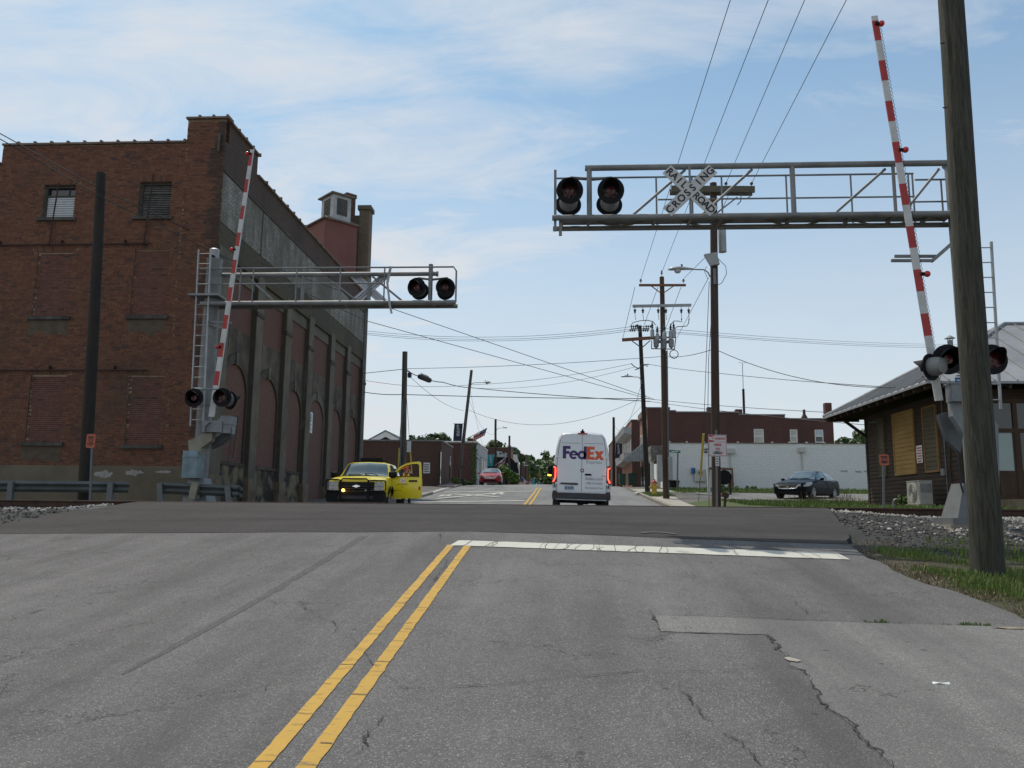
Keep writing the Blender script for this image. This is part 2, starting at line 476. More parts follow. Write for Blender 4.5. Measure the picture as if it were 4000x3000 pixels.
EDGE_R = [hit(*p) for p in [(3284,2039),(3327,2086),(3310,2120),(3345,2149),(3372,2166),(3400,2184),(3440,2193),(3495,2233),(3550,2254),(3605,2275),(3698,2301),(3791,2330),(3875,2360),(3938,2385),(3998,2417)]]
EDGE_R.sort(key=lambda p: p.y)
ER_y = [p.y for p in EDGE_R]; ER_x = [p.x for p in EDGE_R]
DRIVE_Y = ER_y[0] - 0.32
def road_right(Y):
    if Y < DRIVE_Y: return 40.0
    if Y <= ER_y[-1]: return interp(Y, ER_y, ER_x) + 0.05*noise.noise(Vector((Y*3.1, 0.3, 0)))
    return interp(Y, [ER_y[-1], 17.5, 19.5, 23, 26, 400], [ER_x[-1], 5.55, 5.5, 5.0, 4.8, 4.8])
LE = [hit(*p) for p in [(0,2055),(200,2022),(390,1986)]]
def road_left(Y):
    if Y < 13.0: return -40.0
    return interp(Y, [13.0, 13.3, 13.8, 14.8, 15.9, 17.5, 19.2, 22, 26, 400], [-12.5, -10.4, -9.75, -9.3, -9.05, -9.12, -8.9, -8.3, -7.7, -7.7]) + .07*noise.noise(Vector((Y*2.3,5,0)))

ZR = ([-30,-10,5,8.5,11,13,15,16.6,18.3,20,23,28,33,38,45,60,75,100,200,400],[-3.6,-1.3,.35,.72,1.0,1.28,1.56,1.71,1.74,1.80,1.94,2.0,2.08,2.30,2.62,3.46,4.0,3.7,.2,-3])
ZL = ([-30,-10,8,13,15,16.6,18.3,20,24,27,35,45,60,75,100,200,400],[-3.6,-1.2,.75,1.38,1.57,1.70,1.74,1.74,1.68,1.66,1.85,2.5,3.46,4.0,3.7,.2,-3])
def gz(X, Y):
    xr, xl = road_right(Y), road_left(Y)
    if xl <= X <= xr: return rz(X, Y) - 0.10
    if X > xr:
        a = rz(xr, Y) - 0.05; t = smooth(0, 2.2, X - xr)
        return lerp(a, interp(Y, *ZR), t)
    a = rz(xl, Y) - 0.05; t = smooth(0, 2.0, xl - X)
    return lerp(a, interp(Y, *ZL), t)

# materials of the ground
def soil(name, a, b, c, s1=1.2, s2=14, bump=0.02):
    t = NT(name); p = t.node('ShaderNodeNewGeometry').outputs['Position']
    N = lambda sc, d=5: t.node('ShaderNodeTexNoise', {'Scale': sc, 'Detail': d, 'Roughness': 0.65, 'Vector': p}).outputs['Fac']
    k = t.mix(t.rng(N(s1), 0.38, 0.66), a, b)
    k = t.mix(t.rng(N(s2), 0.5, 0.72, 0, 0.7), k, c)
    t.col(k); t.set(Roughness=0.95); t.bump(N(28), bump)
    MATS[name] = t.mat; return t.mat
M_verge = soil('verge_soil', (0.055,0.042,0.028), (0.05,0.055,0.022), (0.10,0.075,0.05))
M_blackgravel = soil('black_cinder', (0.022,0.021,0.020), (0.042,0.040,0.037), (0.085,0.08,0.073), 0.8, 30)
M_ballast = soil('ballast_bed', (0.075,0.07,0.063), (0.04,0.038,0.035), (0.20,0.195,0.18), 1.2, 24, 0.03)
M_turf = soil('mown_turf', (0.045,0.075,0.014), (0.075,0.095,0.022), (0.12,0.10,0.05), 0.9, 6)
M_dirt = soil('grey_dirt', (0.13,0.12,0.105), (0.09,0.085,0.075), (0.18,0.165,0.145))
M_asphalt = asphalt('worn_asphalt', (0.136,0.128,0.125), (0.40,0.38,0.365), (0.074,0.069,0.067), flecks=0.9, patch=0.14)
M_apron = asphalt('new_asphalt', (0.056,0.050,0.048), (0.15,0.135,0.13), (0.030,0.027,0.026), flecks=0.5, cracks=0.0, patch=0.22, streak=(.22, 2.2, 1))
M_drive = asphalt('pale_asphalt', (0.182,0.178,0.168), (0.42,0.41,0.38), (0.098,0.095,0.091), patch=0.18)
M_farroad = asphalt('far_asphalt', (0.20,0.198,0.195), (0.38,0.37,0.35), (0.13,0.128,0.126), patch=0.3)
M_walk = plain('sidewalk_concrete', (0.36,0.325,0.27), 0.9, 0, 0.1, 1.2, 0.004, 30)
M_pinkwalk = plain('rosy_sidewalk', (0.30,0.235,0.215), 0.9, 0, 0.08, 1.2, 0.004, 30)

# ground sheet
xs = sorted(set([-900,-400,-200,-120,-80,-60,-45,-35,-28] + [round(-24 + .5*i, 2) for i in range(97)] + [26,30,36,44,60,80,120,200,400,900]))
ys = sorted(set([-60,-30,-20,-14,-10,-7,-5,-3,-1,0,1,2,3,4,5,6,7,8] + [round(8.2 + .4*i, 2) for i in range(60)] + [33 + 1.5*i for i in range(30)] + [80,85,90,100,110,130,160,200,260,330,400,700,1500,3500]))
mb = MB()
mb.v = [(x, y, gz(x, y) if -60 < y <= 400 else (-3.3 if y > 0 else -4)) for y in ys for x in xs]
nx = len(xs)
for j in range(len(ys)-1):
    for i in range(nx-1):
        mb.f.append([j*nx+i, j*nx+i+1, (j+1)*nx+i+1, (j+1)*nx+i])
        X, Y = (xs[i]+xs[i+1])/2, (ys[j]+ys[j+1])/2
        if X > road_right(Y):
            m = 1 if (12.4 < Y < 17.2 and X < 6.9 + .5*noise.noise(Vector((X,Y,0)))) or (12.7 + .5*noise.noise(Vector((X*.8,Y*.8,3))) < Y < 14.2) else 0 if Y < 13.6 else 2 if 13.6 <= Y < 20.6 else 3 if (Y < 38.5 or 51 < Y < 61) else 4
        elif X < road_left(Y): m = 1 if Y < 16.2 else 2 if Y < 20.8 else 4 if Y < 70 else 3
        else: m = 1 if 11.5 < Y < 22 else 4
        mb.m.append(m)
ground = tag(mb.build('ground', [M_verge, M_blackgravel, M_ballast, M_turf, M_dirt], smooth_deg=60), kind='structure')

def sheet(name, ylist, fl, fr, mat, dz=0.0, nxs=14, skirt=0.14, zf=rz):
    mb = MB(); n = nxs + 1
    for Y in ylist:
        a, b = fl(Y), fr(Y)
        cols = [lerp(a, b, k/nxs) for k in range(n)]
        if a < CROWN < b:
            cols[min(range(n), key=lambda k: abs(cols[k]-CROWN))] = CROWN
        for X in cols: mb.v.append((X, Y, zf(X, Y) + dz))
    for j in range(len(ylist)-1):
        for k in range(nxs): mb.f.append([j*n+k, j*n+k+1, (j+1)*n+k+1, (j+1)*n+k]); mb.m.append(0)
    if skirt:
        for edge in (0, nxs):
            b = len(mb.v)
            for j in range(len(ylist)):
                x, y, z = mb.v[j*n+edge]; mb.v.append((x, y, z-skirt))
            for j in range(len(ylist)-1):
                f = [j*n+edge, (j+1)*n+edge, b+j+1, b+j]
                mb.f.append(f if edge == 0 else f[::-1]); mb.m.append(0)
    o = mb.build(name, mat, smooth_deg=40)
    return tag(o, kind='structure')
fr_ = lambda a, b, st: [round(a + st*i, 3) for i in range(int(round((b-a)/st))+1)]
road = sheet('road', [-30, -10, -5] + [0.5*i for i in range(int((DRIVE_Y-0.1)/0.5)+1)] + [DRIVE_Y], lambda Y: -40, lambda Y: 40, M_asphalt, nxs=40)
sheet('road', fr_(DRIVE_Y, 13.04, 0.12), lambda Y: -40, lambda Y: road_right(max(Y, DRIVE_Y+.001)), M_asphalt, nxs=40)
# fresh asphalt lies a step thicker over the crossing
apron_front = lambda X: 13.0 + 0.06*noise.noise(Vector((X*0.8, 0, 0))) - 0.055*max(0, X)
crossing = sheet('crossing_apron', fr_(12.2, 22.6, 0.2), lambda Y: road_left(max(Y, 13.05)) if Y > 13 else -12.5, lambda Y: road_right(Y)-0.02, M_apron, dz=0.0, nxs=44)
me = crossing.data
nrow = 45
for vtx in me.vertices:
    if vtx.co.y < 13.15:
        af = apron_front(vtx.co.x)
        if vtx.co.y < af:
            vtx.co.y = af + (vtx.co.y-af)*0.02
            vtx.co.z = rz(vtx.co.x, vtx.co.y) + (0.002 if vtx.co.z > rz(vtx.co.x, vtx.co.y) - 0.05 else -0.1)
    if vtx.co.z > rz(vtx.co.x, vtx.co.y) - 0.05 and 12.5 < vtx.co.y < 22.7: vtx.co.z = rz(vtx.co.x, vtx.co.y) + 0.006
far_road = sheet('far_road', fr_(22.4, 90, 0.8) + [95,100,110,120,140,160,200,260,330,400], road_left, road_right, M_farroad, nxs=16)
# side street on the left behind the mill and paved yard on the right
sheet('side_street', fr_(50, 60, 1), lambda Y: -60, lambda Y: -7.75, M_farroad, dz=0.0, nxs=10, zf=lambda X, Y: rz(max(X,-10), Y)+0.012)
sheet('parking_yard', fr_(38.4, 50.8, 0.8), lambda Y: 8.2 + 0.3*math.sin(Y), lambda Y: 40, M_drive, nxs=20, zf=lambda X, Y: gz(X, Y)+0.03)

def kerbed(name, x0, x1, ylist, mat, h=0.13, kerb_side=-1):
    """raised pavement with slabs as parts and a kerb along the road"""
    base = tag(MB_strip(x0, x1, ylist, h-0.03).build(name, M_concrete), kind='structure')
    return base
def MB_strip(x0, x1, ylist, h, zf=rz, inset=0.0):
    mb = MB(); n = len(ylist)
    for Y in ylist:
        zb = min(zf(x0, Y), zf(x1, Y)); zt = zf(x0 if abs(x0-CROWN) < abs(x1-CROWN) else x1, Y) + h
        mb.v += [(x0, Y, zb-0.1), (x0, Y, zt), (x1, Y, zt+0.02), (x1, Y, zb-0.1)]
    for j in range(n-1):
        a, b = 4*j, 4*j+4
        for k in range(3): mb.f.append([a+k+1, a+k, b+k, b+k+1]); mb.m.append(0)
    mb.f += [[0,1,2,3], [4*n-1,4*n-2,4*n-3,4*n-4]]; mb.m += [0,0]
    return mb
walk = kerbed('sidewalk', 4.96, 7.3, fr_(24.5, 58, 1.0), M_walk)
for j in range(21):                                            # concrete slabs and kerb stones, joint by joint
    y0 = 24.6 + j*1.55
    MB_strip(5.0, 7.27, [y0, y0+0.75, y0+1.53], 0.125).build('slab', M_walk, walk)
    MB_strip(4.8, 4.985, [y0, y0+0.75, y0+1.53], 0.13).build('kerb_stone', M_concrete, walk)
walk2 = tag(MB_strip(-7.75, -11.6, fr_(42, 49.6, 0.95), 0.10).build('sidewalk', M_pinkwalk), kind='structure')
for j in range(5): MB_strip(-7.62, -7.76, [42+j*1.5, 43.49+j*1.5], 0.13).build('kerb_stone', M_concrete, walk2)
walk3 = tag(MB_strip(-7.75, -9.0, fr_(60.4, 100, 1.8), 0.12).build('sidewalk', M_pinkwalk), kind='structure')

# ------------------------------------------------------------------ painted markings and cracks: parts of the road they lie on
def paint(name, c, wear, wearcol):
    t = NT(name); p = t.node('ShaderNodeNewGeometry').outputs['Position']
    N = lambda sc, d=4: t.node('ShaderNodeTexNoise', {'Scale': sc, 'Detail': d, 'Roughness': 0.7, 'Vector': p}).outputs['Fac']
    k = t.mix(t.rng(N(1.3), 0.4, 0.75, 0, 0.35), c, tuple(x*0.7 for x in c))
    sx = t.node('ShaderNodeMapping', {'Vector': p, 'Scale': (2.0, 12.0, 1)}).outputs[0]
    n2 = t.node('ShaderNodeTexNoise', {'Scale': 3.0, 'Detail': 6, 'Roughness': 0.75, 'Vector': sx}).outputs['Fac']
    k = t.mix(t.rng(n2, wear, wear+0.06, 0, 0.85), k, wearcol)
    k = t.mix(t.rng(N(0.9), 0.66, 0.72, 0, 0.5), k, wearcol)
    t.col(k); t.set(Roughness=0.75)
    MATS[name] = t.mat; return t.mat
M_yellow = paint('yellow_road_paint', (0.50,0.29,0.035), 0.575, (0.15,0.12,0.065))
M_stop = paint('white_road_paint', (0.54,0.52,0.45), 0.585, (0.17,0.165,0.15))
M_crack = plain('open_crack', (0.042,0.040,0.038), 0.95)
M_tarseam = asphalt('tar_seam', (0.104,0.098,0.096), (0.30,0.285,0.275), (0.062,0.058,0.057), flecks=0.7, patch=0.1, cracks=0.0)
M_scuff_shadow = plain('tar_streak', (0.100,0.096,0.094), 0.9, 0, 0.15, 9)  # dark scuffs on the paint, and the shadow drawn on the crossing
def ribbon(mb, pts, w, dz=0.005, wf=None):
    n = len(pts); b = len(mb.v)
    for i, p in enumerate(pts):
        d = pts[min(i+1,n-1)] - pts[max(i-1,0)]; d.z = 0; d.normalize()
        s = Vector((d.y, -d.x, 0)) * (w/2 * (wf(i/(n-1)) if wf else 1))
        for q in (p - s, p + s): mb.v.append((q.x, q.y, rz(q.x, q.y) + dz))
    for i in range(n-1): mb.f.append([b+2*i, b+2*i+1, b+2*i+3, b+2*i+2]); mb.m.append(0)
def line_y(x, y0, y1, st=0.4):
    n = max(2, int((y1-y0)/st)); return [Vector((x, lerp(y0, y1, i/n), 0)) for i in range(n+1)]
def marking(name, pts, w, mat, parent, dz=0.006, wf=None):
    mb = MB(); ribbon(mb, pts, w, dz, wf); return mb.build(name, mat, parent)
for x in (-1.52, -1.28):
    marking('yellow_line', [q + Vector((.006*noise.noise(Vector((q.y*6,x,0))),0,0)) for q in line_y(x + 0.0, -1, 11.62, .04)], 0.098, M_yellow, road, wf=lambda t, x=x: 1 + .10*noise.noise(Vector((t*160,x*9,0))) + .05*noise.noise(Vector((t*500,x*9,4))))
    yl_ = bpy.data.objects['yellow_line' if x < -1.4 else 'yellow_line.002']; rgy = random.Random(int(-x*100))
    for k in range(48):                                           # cracks and scuffs across the paint
        y = rgy.uniform(3.2, 11.4); x0 = x - .049 + rgy.choice((0,0,.03)); x1 = x + .049 - rgy.choice((0,0,.04)); b_ = rgy.uniform(-.012,.012)
        marking('scuff', [Vector((lerp(x0,x1,f), y + b_*f + .006*rgy.uniform(-1,1), 0)) for f in (0,.35,.7,1)], rgy.choice((.003,.004,.004,.006,.010)), M_scuff_shadow, yl_, 0.010)
    marking('yellow_line', line_y(x - 0.02, 30.0, 57.2, 0.8), 0.12, M_yellow, far_road, 0.018)
a, b, c, d = hit(1757,2133), hit(1790,2113), hit(3268,2161), hit(3322,2188)
mb = MB(); N_ = 160
for i in range(N_+1):
    for e_, p in enumerate((a.lerp(d, i/N_), b.lerp(c, i/N_))):
        p.y += .018*noise.noise(Vector((p.x*5, e_*7, 0))) + .010*noise.noise(Vector((p.x*23, e_*7, 3))); mb.v.append((p.x, p.y, rz(p.x, p.y) + 0.009))
for i in range(N_): mb.f.append([2*i, 2*i+2, 2*i+3, 2*i+1]); mb.m.append(0)
stopl = mb.build('stop_line', M_stop, road)
rgc = random.Random(12)
for k in range(26):                                               # cracks running through the painted bar
    f = rgc.random(); p, q = a.lerp(d, f), b.lerp(c, min(1, f+rgc.uniform(-.02,.02))); m_ = [p.lerp(q, t) + Vector((rgc.uniform(-.03,.03),0,0)) for t in (0,.3,.6,1)]
    marking('crack', m_[:rgc.choice((3,4,4))], rgc.uniform(.004,.010), M_crack, stopl, 0.013)
# crossing symbol on the far approach: two bars, a large X and two R letters
def hits(pl): return [hit(*p, y0=34.0) for p in pl]
def flat_bar(p, q, w, n=10):
    return [p.lerp(q, i/n) for i in range(n+1)]
for (p, q) in (((1608,1968),(2052,1952)), ((1738,1925),(2088,1918))):
    h1, h2 = hits([p, q]); y = (h1.y+h2.y)/2
    marking('transverse_bar', flat_bar(Vector((-7.3, y, 0)), Vector((-1.7, y, 0)), .6), 0.62, M_stop, far_road, 0.02)
h = hits([(1705,1949),(1972,1924),(1765,1931),(1945,1942)])
yA, yB = min(k.y for k in h), max(k.y for k in h)
marking('cross_arm', flat_bar(h[0], h[1], .5), 0.42, M_stop, far_road, 0.022)
marking('cross_arm', flat_bar(h[2], h[3], .5), 0.42, M_stop, far_road, 0.026)
for px, py in ((1742,1937), (1948,1930)):
    hh = hits([(px, py)])[0]; mb = MB()
    vs_, fs_ = text_geo('R', 1.0, bold=0.02)
    mb.add([(hh.x + v_[0]*1.5, hh.y - v_[1]*3.2*-1, rz(hh.x + v_[0]*1.5, hh.y + v_[1]*3.2) + 0.02) for v_ in vs_], fs_)
    mb.build('letter', M_stop, far_road)
marking('edge_line', [hit(*p, y0=34.0) for p in [(1690,1924),(1712,1916),(1735,1908),(1775,1902),(1800,1898)]], 0.16, M_stop, far_road, 0.02)
marking('edge_line', [Vector((x, y, 0)) for x, y in ((4.5,50),(5.6,54),(7.8,57.5),(11,58.5))], 0.2, M_stop, far_road, 0.15)

def jag(pl, amp, st=0.025):
    P = [hit(*p) for p in pl]; out = []
    for i in range(len(P)-1):
        n = max(2, int((P[i+1]-P[i]).length/st))
        d = (P[i+1]-P[i]); s = Vector((d.y, -d.x, 0)).normalized()
        for k in range(n):
            p = P[i].lerp(P[i+1], k/n)
            o = 1.5*amp*(noise.noise(Vector((p.x*5, p.y*5, 1.7))) + 0.8*noise.noise(Vector((p.x*15, p.y*15, 5.1))) + .6*noise.noise(Vector((p.x*45, p.y*45, 2.1))))
            out.append(p + s*o)
    out.append(P[-1]); return out
CR = [  # (pixels, width, jaggedness)
 ([(2575,2470),(2780,2476),(2990,2480)], .012, .01), ([(2990,2480),(3035,2530),(3085,2578)], .030, .03),
 ([(3085,2600),(3140,2620),(3185,2690),(3215,2750),(3280,2800),(3350,2850),(3385,2900),(3440,2945),(3490,3000)], .020, .035),
 ([(2545,2402),(2760,2410),(3000,2420),(3300,2430),(3600,2440),(3900,2448)], .012, .008), ([(2540,2385),(2560,2430),(2580,2465)], .022, .015),
 ([(3090,2603),(2960,2610),(2820,2626),(2650,2624),(2500,2625),(2250,2645),(2070,2662),(1950,2680),(1700,2688),(1450,2690)], .009, .012),
 ([(2650,2665),(2690,2720),(2740,2790),(2780,2840),(2860,2880),(2900,2920),(2930,2960),(2990,3000)], .012, .03),
 ([(3085,2340),(3120,2370),(3150,2385),(3155,2405)], .010, .02), ([(2660,2220),(2690,2250),(2640,2270)], .006, .02),
 ([(1743,2185),(1740,2215),(1715,2240),(1700,2270),(1665,2300)], .013, .02), ([(1720,2080),(1722,2100),(1715,2125)], .012, .015),
 ([(0,2450),(60,2415),(160,2385),(260,2355),(380,2320),(520,2300),(680,2293),(760,2287)], .011, .012), ([(0,2263),(130,2260),(260,2258)], .010, .008),
 ([(520,2175),(640,2160),(800,2155),(1000,2155),(1200,2143),(1350,2135)], .007, .01), ([(790,2155),(850,2125),(900,2100)], .006, .015),
 ([(885,2195),(905,2175),(940,2160)], .006, .02), ([(840,2310),(900,2280),(960,2250)], .006, .02),
 ([(860,2325),(980,2335),(1080,2355),(1200,2375),(1240,2410),(1310,2435),(1330,2470),(1400,2530),(1440,2570)], .007, .03),
 ([(1440,2570),(1500,2640),(1560,2680),(1585,2700)], .007, .02), ([(1515,2750),(1505,2800),(1470,2850),(1400,2920),(1390,2970)], .011, .03),
 ([(1030,2640),(1045,2700),(700,2760),(420,2800),(150,2850),(0,2880)], .006, .02), ([(2100,2690),(2140,2740)], .005, .02), ([(2700,2230),(2720,2265)], .006, .02),
 ([(3000,2060),(3150,2066),(3300,2064)], .008, .01)]
for pl, w, j in CR:
    pts = jag(pl, j); n = len(pts)
    marking('crack', pts, w, M_crack, road if pl[0][1] > 2075 else crossing, 0.010 if pl[0][1] > 2075 else 0.02,
            lambda t, q=w*1000: (0.3 + 0.7*math.sin(PI*min(1, max(0, t)))**0.5) * max(.12, .55 + 1.7*noise.noise(Vector((t*n*.11, q, 1)))))
marking('tar_streak', jag([(1420,2095),(1250,2200),(1000,2350),(800,2460),(600,2570),(470,2640)], .008, .1), 0.16, M_tarseam, road, 0.0025, lambda t: (1-t)**.3*(.8+.5*noise.noise(Vector((t*30,2,2)))))
marking('shadow_mark', jag([(2505,2085),(2560,2082),(2640,2090)], .03, .1), 0.09, M_scuff_shadow, crossing, 0.018)  # end of the cantilever's shadow, painted on the apron as a dark ribbon

# pale driveway surface: a separate strip of pavement butting on the road
from mathutils.geometry import tessellate_polygon
dp = [hit(*p) for p in [(2560,2405),(2700,2409),(3000,2420),(3300,2430),(3600,2440),(3995,2450)]]
far_right = [Vector((14, DRIVE_Y-0.15, 0)), Vector((14, 0.5, 0)), Vector((1.75, 0.5, 0)), Vector((1.95, 3.0, 0))]
dl = [hit(*p) for p in [(3490,3000),(3440,2945),(3385,2900),(3350,2850),(3280,2800),(3215,2750),(3185,2690),(3140,2620),(3085,2600),(3085,2578),(3035,2530),(2990,2480),(2780,2476),(2578,2467)]]
poly = dp + far_right + dl
poly = [Vector((p.x, p.y, rz(p.x, p.y) + 0.004)) for p in poly]
mb = MB(); mb.v = [tuple(p) for p in poly]
mb.f = [list(t) for t in tessellate_polygon([poly])]; mb.m = [0]*len(mb.f)
tag(mb.build('driveway', M_drive, fix=True), kind='structure')

# ------------------------------------------------------------------ railway track
track = thing('railway_track', 'rusty single railway line crossing the road on wooden sleepers', 'railway track', (0, 18.3, 1.75))
RPROF = [(-.07,0),(.07,0),(.07,.012),(.014,.03),(.012,.125),(.036,.138),(.036,.168),(.028,.174),(-.028,.174),(-.036,.168),(-.036,.138),(-.012,.125),(-.014,.03),(-.07,.012)]
for yr in (17.6, 19.035):
    mb = MB(); n = len(RPROF); xs_ = [-60, -30, -10, 0, 6, 30, 60]
    for x in xs_:
        for (dy, z) in RPROF: mb.v.append((x, yr+dy, 1.746+z))
    for j in range(len(xs_)-1):
        for k in range(n):
            k2 = (k+1) % n; mb.f.append([j*n+k, (j+1)*n+k, (j+1)*n+k2, j*n+k2]); mb.m.append(1 if k in (7,) else 0)
    mb.build('rail', [M_iron, M_railtop], track)
M_tie = wood_mat('creosoted_sleeper', (0.05,0.036,0.026), (0.022,0.017,0.014), 'y', 1.0)
xt = [-24 + .53*i for i in range(28)] + [5.9 + .53*i for i in range(20)]
tie0 = None
for i, x in enumerate(xt):
    if tie0 is None:
        mb = MB(); mb.box(-.11, .11, 17.03, 19.6, 1.60, 1.745); tie0 = mb.build('sleeper', M_tie, track)
        tie0.location.x = x
        mb = MB(); mb.box(-.09,.09,17.49,17.71,1.745,1.757); mb.tube((-.06,17.52,1.75),(-.06,17.52,1.79),.014,n=5); mb.tube((.06,17.68,1.75),(.06,17.68,1.79),.014,n=5)
        pl0 = mb.build('tie_plate', M_iron, tie0)
    else:
        c = tie0.copy(); COL.objects.link(c); c.parent = track; c.location.x = x
        c2 = pl0.copy(); COL.objects.link(c2); c2.parent = c

# loose stone on the track bed: nobody could count it
def stones(name, n, xf, yf, smin, smax, dens, mat, seed):
    rg = random.Random(seed); mb = MB(); k = 0; tries = 0
    while k < n and tries < n*12:
        tries += 1
        X, Y = xf(rg), yf(rg)
        if rg.random() > dens(X, Y): continue
        if road_left(Y)+.0 <= X <= road_right(Y)+.0: continue
        k += 1; s = rg.uniform(smin, smax)*rg.choice((.7,1,1,1.3)); z = gz(X, Y) + s*0.22
        a, q = rg.uniform(0, 6.28), rg.uniform(.6, 1)
        ca, sa = math.cos(a), math.sin(a); vs_ = []
        for (u_, v_, w_) in ((1,0,0),(0,1,0),(-1,0,0),(0,-1,0),(.2,.1,.7),(0,0,-.5)):
            u2, v2, w2 = u_*rg.uniform(.75,1.15), v_*q*rg.uniform(.75,1.15), w_*rg.uniform(.8,1.2)
            u2 += rg.uniform(-.15,.15); w2 += rg.uniform(-.2,.2)
            vs_.append((X + s*(u2*ca - v2*sa), Y + s*(u2*sa + v2*ca), z + s*w2))
        mb.add(vs_, [[0,1,4],[1,2,4],[2,3,4],[3,0,4],[1,0,5],[2,1,5],[3,2,5],[0,3,5]])
    return mb.build(name, mat)
def stone_mat(name, ramp):
    t = NT(name); g = t.node('ShaderNodeNewGeometry')
    cr = t.node('ShaderNodeValToRGB', {'Fac': g.outputs['Random Per Island']}); e = cr.color_ramp
    e.elements[0].color = (*ramp[0], 1); e.elements[1].color = (*ramp[-1], 1)
    for i in range(1, len(ramp)-1): k = e.elements.new(i/(len(ramp)-1)); k.color = (*ramp[i], 1)
    t.col(cr.outputs['Color']); t.set(Roughness=0.9); MATS[name] = t.mat; return t.mat
M_stone = stone_mat('ballast_stone', [(0.12,0.115,0.10),(0.27,0.26,0.24),(0.40,0.39,0.37),(0.30,0.25,0.19),(0.48,0.46,0.43),(0.20,0.19,0.18)])
M_cinder = stone_mat('cinder_stone', [(0.02,0.02,0.02),(0.05,0.048,0.045),(0.09,0.085,0.08),(0.035,0.034,0.033),(0.16,0.15,0.14)])
def dens_r(X, Y):
    d = 0.9 if Y > 16.4 else 0.75 if Y > 14.2 else 0.3
    n_ = noise.noise(Vector((X*.55, Y*.9, 2)))
    if X < 8.2: d *= (0.08 if (X < 6.6 and Y < 16.9) else 0.45)
    return max(0, d*(0.42 + 1.5*n_)) if Y < 16.7 else d
tag(stones('ballast_stones', 6500, lambda r: r.uniform(5.5,15.5), lambda r: r.uniform(13.4,17.5), .02, .046, dens_r, M_stone, 3), 'loose pale ballast stones beside the rail right of the road', 'gravel', kind='stuff')
tag(stones('ballast_stones', 2200, lambda r: r.uniform(-23,-9.6), lambda r: r.uniform(16.0,17.5), .025, .05, lambda X,Y: 1.0 if Y > 16.95 else .05, M_stone, 4), 'pale ballast stones along the rail left of the road', 'gravel', kind='stuff')
tag(stones('cinder_stones', 2600, lambda r: r.uniform(5.0,12), lambda r: r.uniform(12.2,16.8), .018, .035, lambda X,Y: .9 if X < 8.5 else .4, M_cinder, 5), 'dark cinders and crumbled asphalt beside the crossing', 'gravel', kind='stuff')
tag(stones('cinder_stones', 3200, lambda r: r.uniform(-23,-9.7), lambda r: r.uniform(13,17.2), .02, .04, lambda X,Y: .9, M_cinder, 6), 'dark cinders left of the crossing in front of the rail', 'gravel', kind='stuff')

# grass
def grass_mat(name, ramp):
    m = stone_mat(name, ramp); p = m.node_tree.nodes['Principled BSDF']
    p.inputs['Roughness'].default_value = 0.6; p.inputs['Subsurface Weight'].default_value = 0.0
    return m
M_grass = grass_mat('grass_blades', [(0.05,0.10,0.012),(0.09,0.16,0.02),(0.13,0.20,0.03),(0.075,0.135,0.018),(0.20,0.18,0.07),(0.11,0.18,0.025),(0.10,0.17,0.02)])
M_dry = grass_mat('dry_grass', [(0.20,0.15,0.085),(0.14,0.10,0.055),(0.25,0.19,0.11),(0.11,0.09,0.045)])
def grass(name, n, xr, yr, dens, h0, h1, w, mat, seed, zf=gz, lean=.5):
    rg = random.Random(seed); V = []; F = []; k = 0; tries = 0
    while k < n and tries < n*15:
        tries += 1
        X, Y = rg.uniform(*xr), rg.uniform(*yr)
        d = dens(X, Y)
        if rg.random() > d: continue
        k += 1; z = zf(X, Y) - .01; h = rg.uniform(h0, h1)*(0.6+0.6*min(1, d)); a = rg.uniform(0, 6.28)
        lx, ly = math.cos(a)*h*lean*rg.random(), math.sin(a)*h*lean*rg.random(); b = rg.uniform(0, 6.28)
        wx, wy = math.cos(b)*w/2, math.sin(b)*w/2; q = len(V)
        V += [(X-wx,Y-wy,z),(X+wx,Y+wy,z),(X+lx*.4+wx*.7,Y+ly*.4+wy*.7,z+h*.6),(X+lx*.4-wx*.7,Y+ly*.4-wy*.7,z+h*.6),(X+lx,Y+ly,z+h)]
        F += [[q,q+1,q+2,q+3],[q+3,q+2,q+4]]
    mb = MB(); mb.v, mb.f, mb.m = V, F, [0]*len(F)
    return mb.build(name, mat)
def gn(X, Y, s=.9, o=0): return noise.noise(Vector((X*s, Y*s, o)))
def dg(X, Y):
    dr = X - road_right(Y)
    if dr < 0.12: return 0
    e = smooth(0.12, 0.6, dr)
    far = 1 - smooth(12.2, 13.2, Y + 0.5*gn(X,Y,1.3,7))
    return max(0, e*far*(0.50 + 1.6*gn(X, Y, 1.25)))
tag(grass('verge_grass', 36000, (4.3, 12.5), (DRIVE_Y+.02, 14.2), dg, .03, .12, .012, M_grass, 11), 'patchy green grass on the verge around the large wooden pole', 'grass', kind='stuff')
tag(grass('dry_grass', 4200, (4.3, 10), (DRIVE_Y, 13.5), lambda X,Y: max(0,(smooth(.0,.15,X-road_right(Y))*(1-smooth(.35,1.1,X-road_right(Y))))*(.6+1.2*gn(X,Y,1.6,3))), .015, .05, .012, M_dry, 12, lean=1.4), 'dead brown grass and litter along the asphalt edge', 'grass', kind='stuff')
tag(grass('weeds', 700, (5.6, 7.6), (12.2, 13.6), lambda X,Y: max(0,.2+1.2*gn(X,Y,1.8,5)), .05, .2, .014, M_grass, 13), 'weeds in the dark cinders beside the crossing', 'weeds', kind='stuff')
SEAMX = [(hit(p,2440).x, w, d) for p,w,d in ((3395,.06,.5),(3440,.08,.6),(3462,.05,1),(3520,.03,.3),(3700,.05,.3),(3770,.07,1),(3812,.05,.9),(3858,.09,.7))]
def seam_d(X, Y): return max(d*math.exp(-((X-x)/w)**2) for x,w,d in SEAMX)
sp = [hit(*p) for p in ((3380,2433),(3480,2437),(3560,2439),(3700,2443),(3880,2448))]
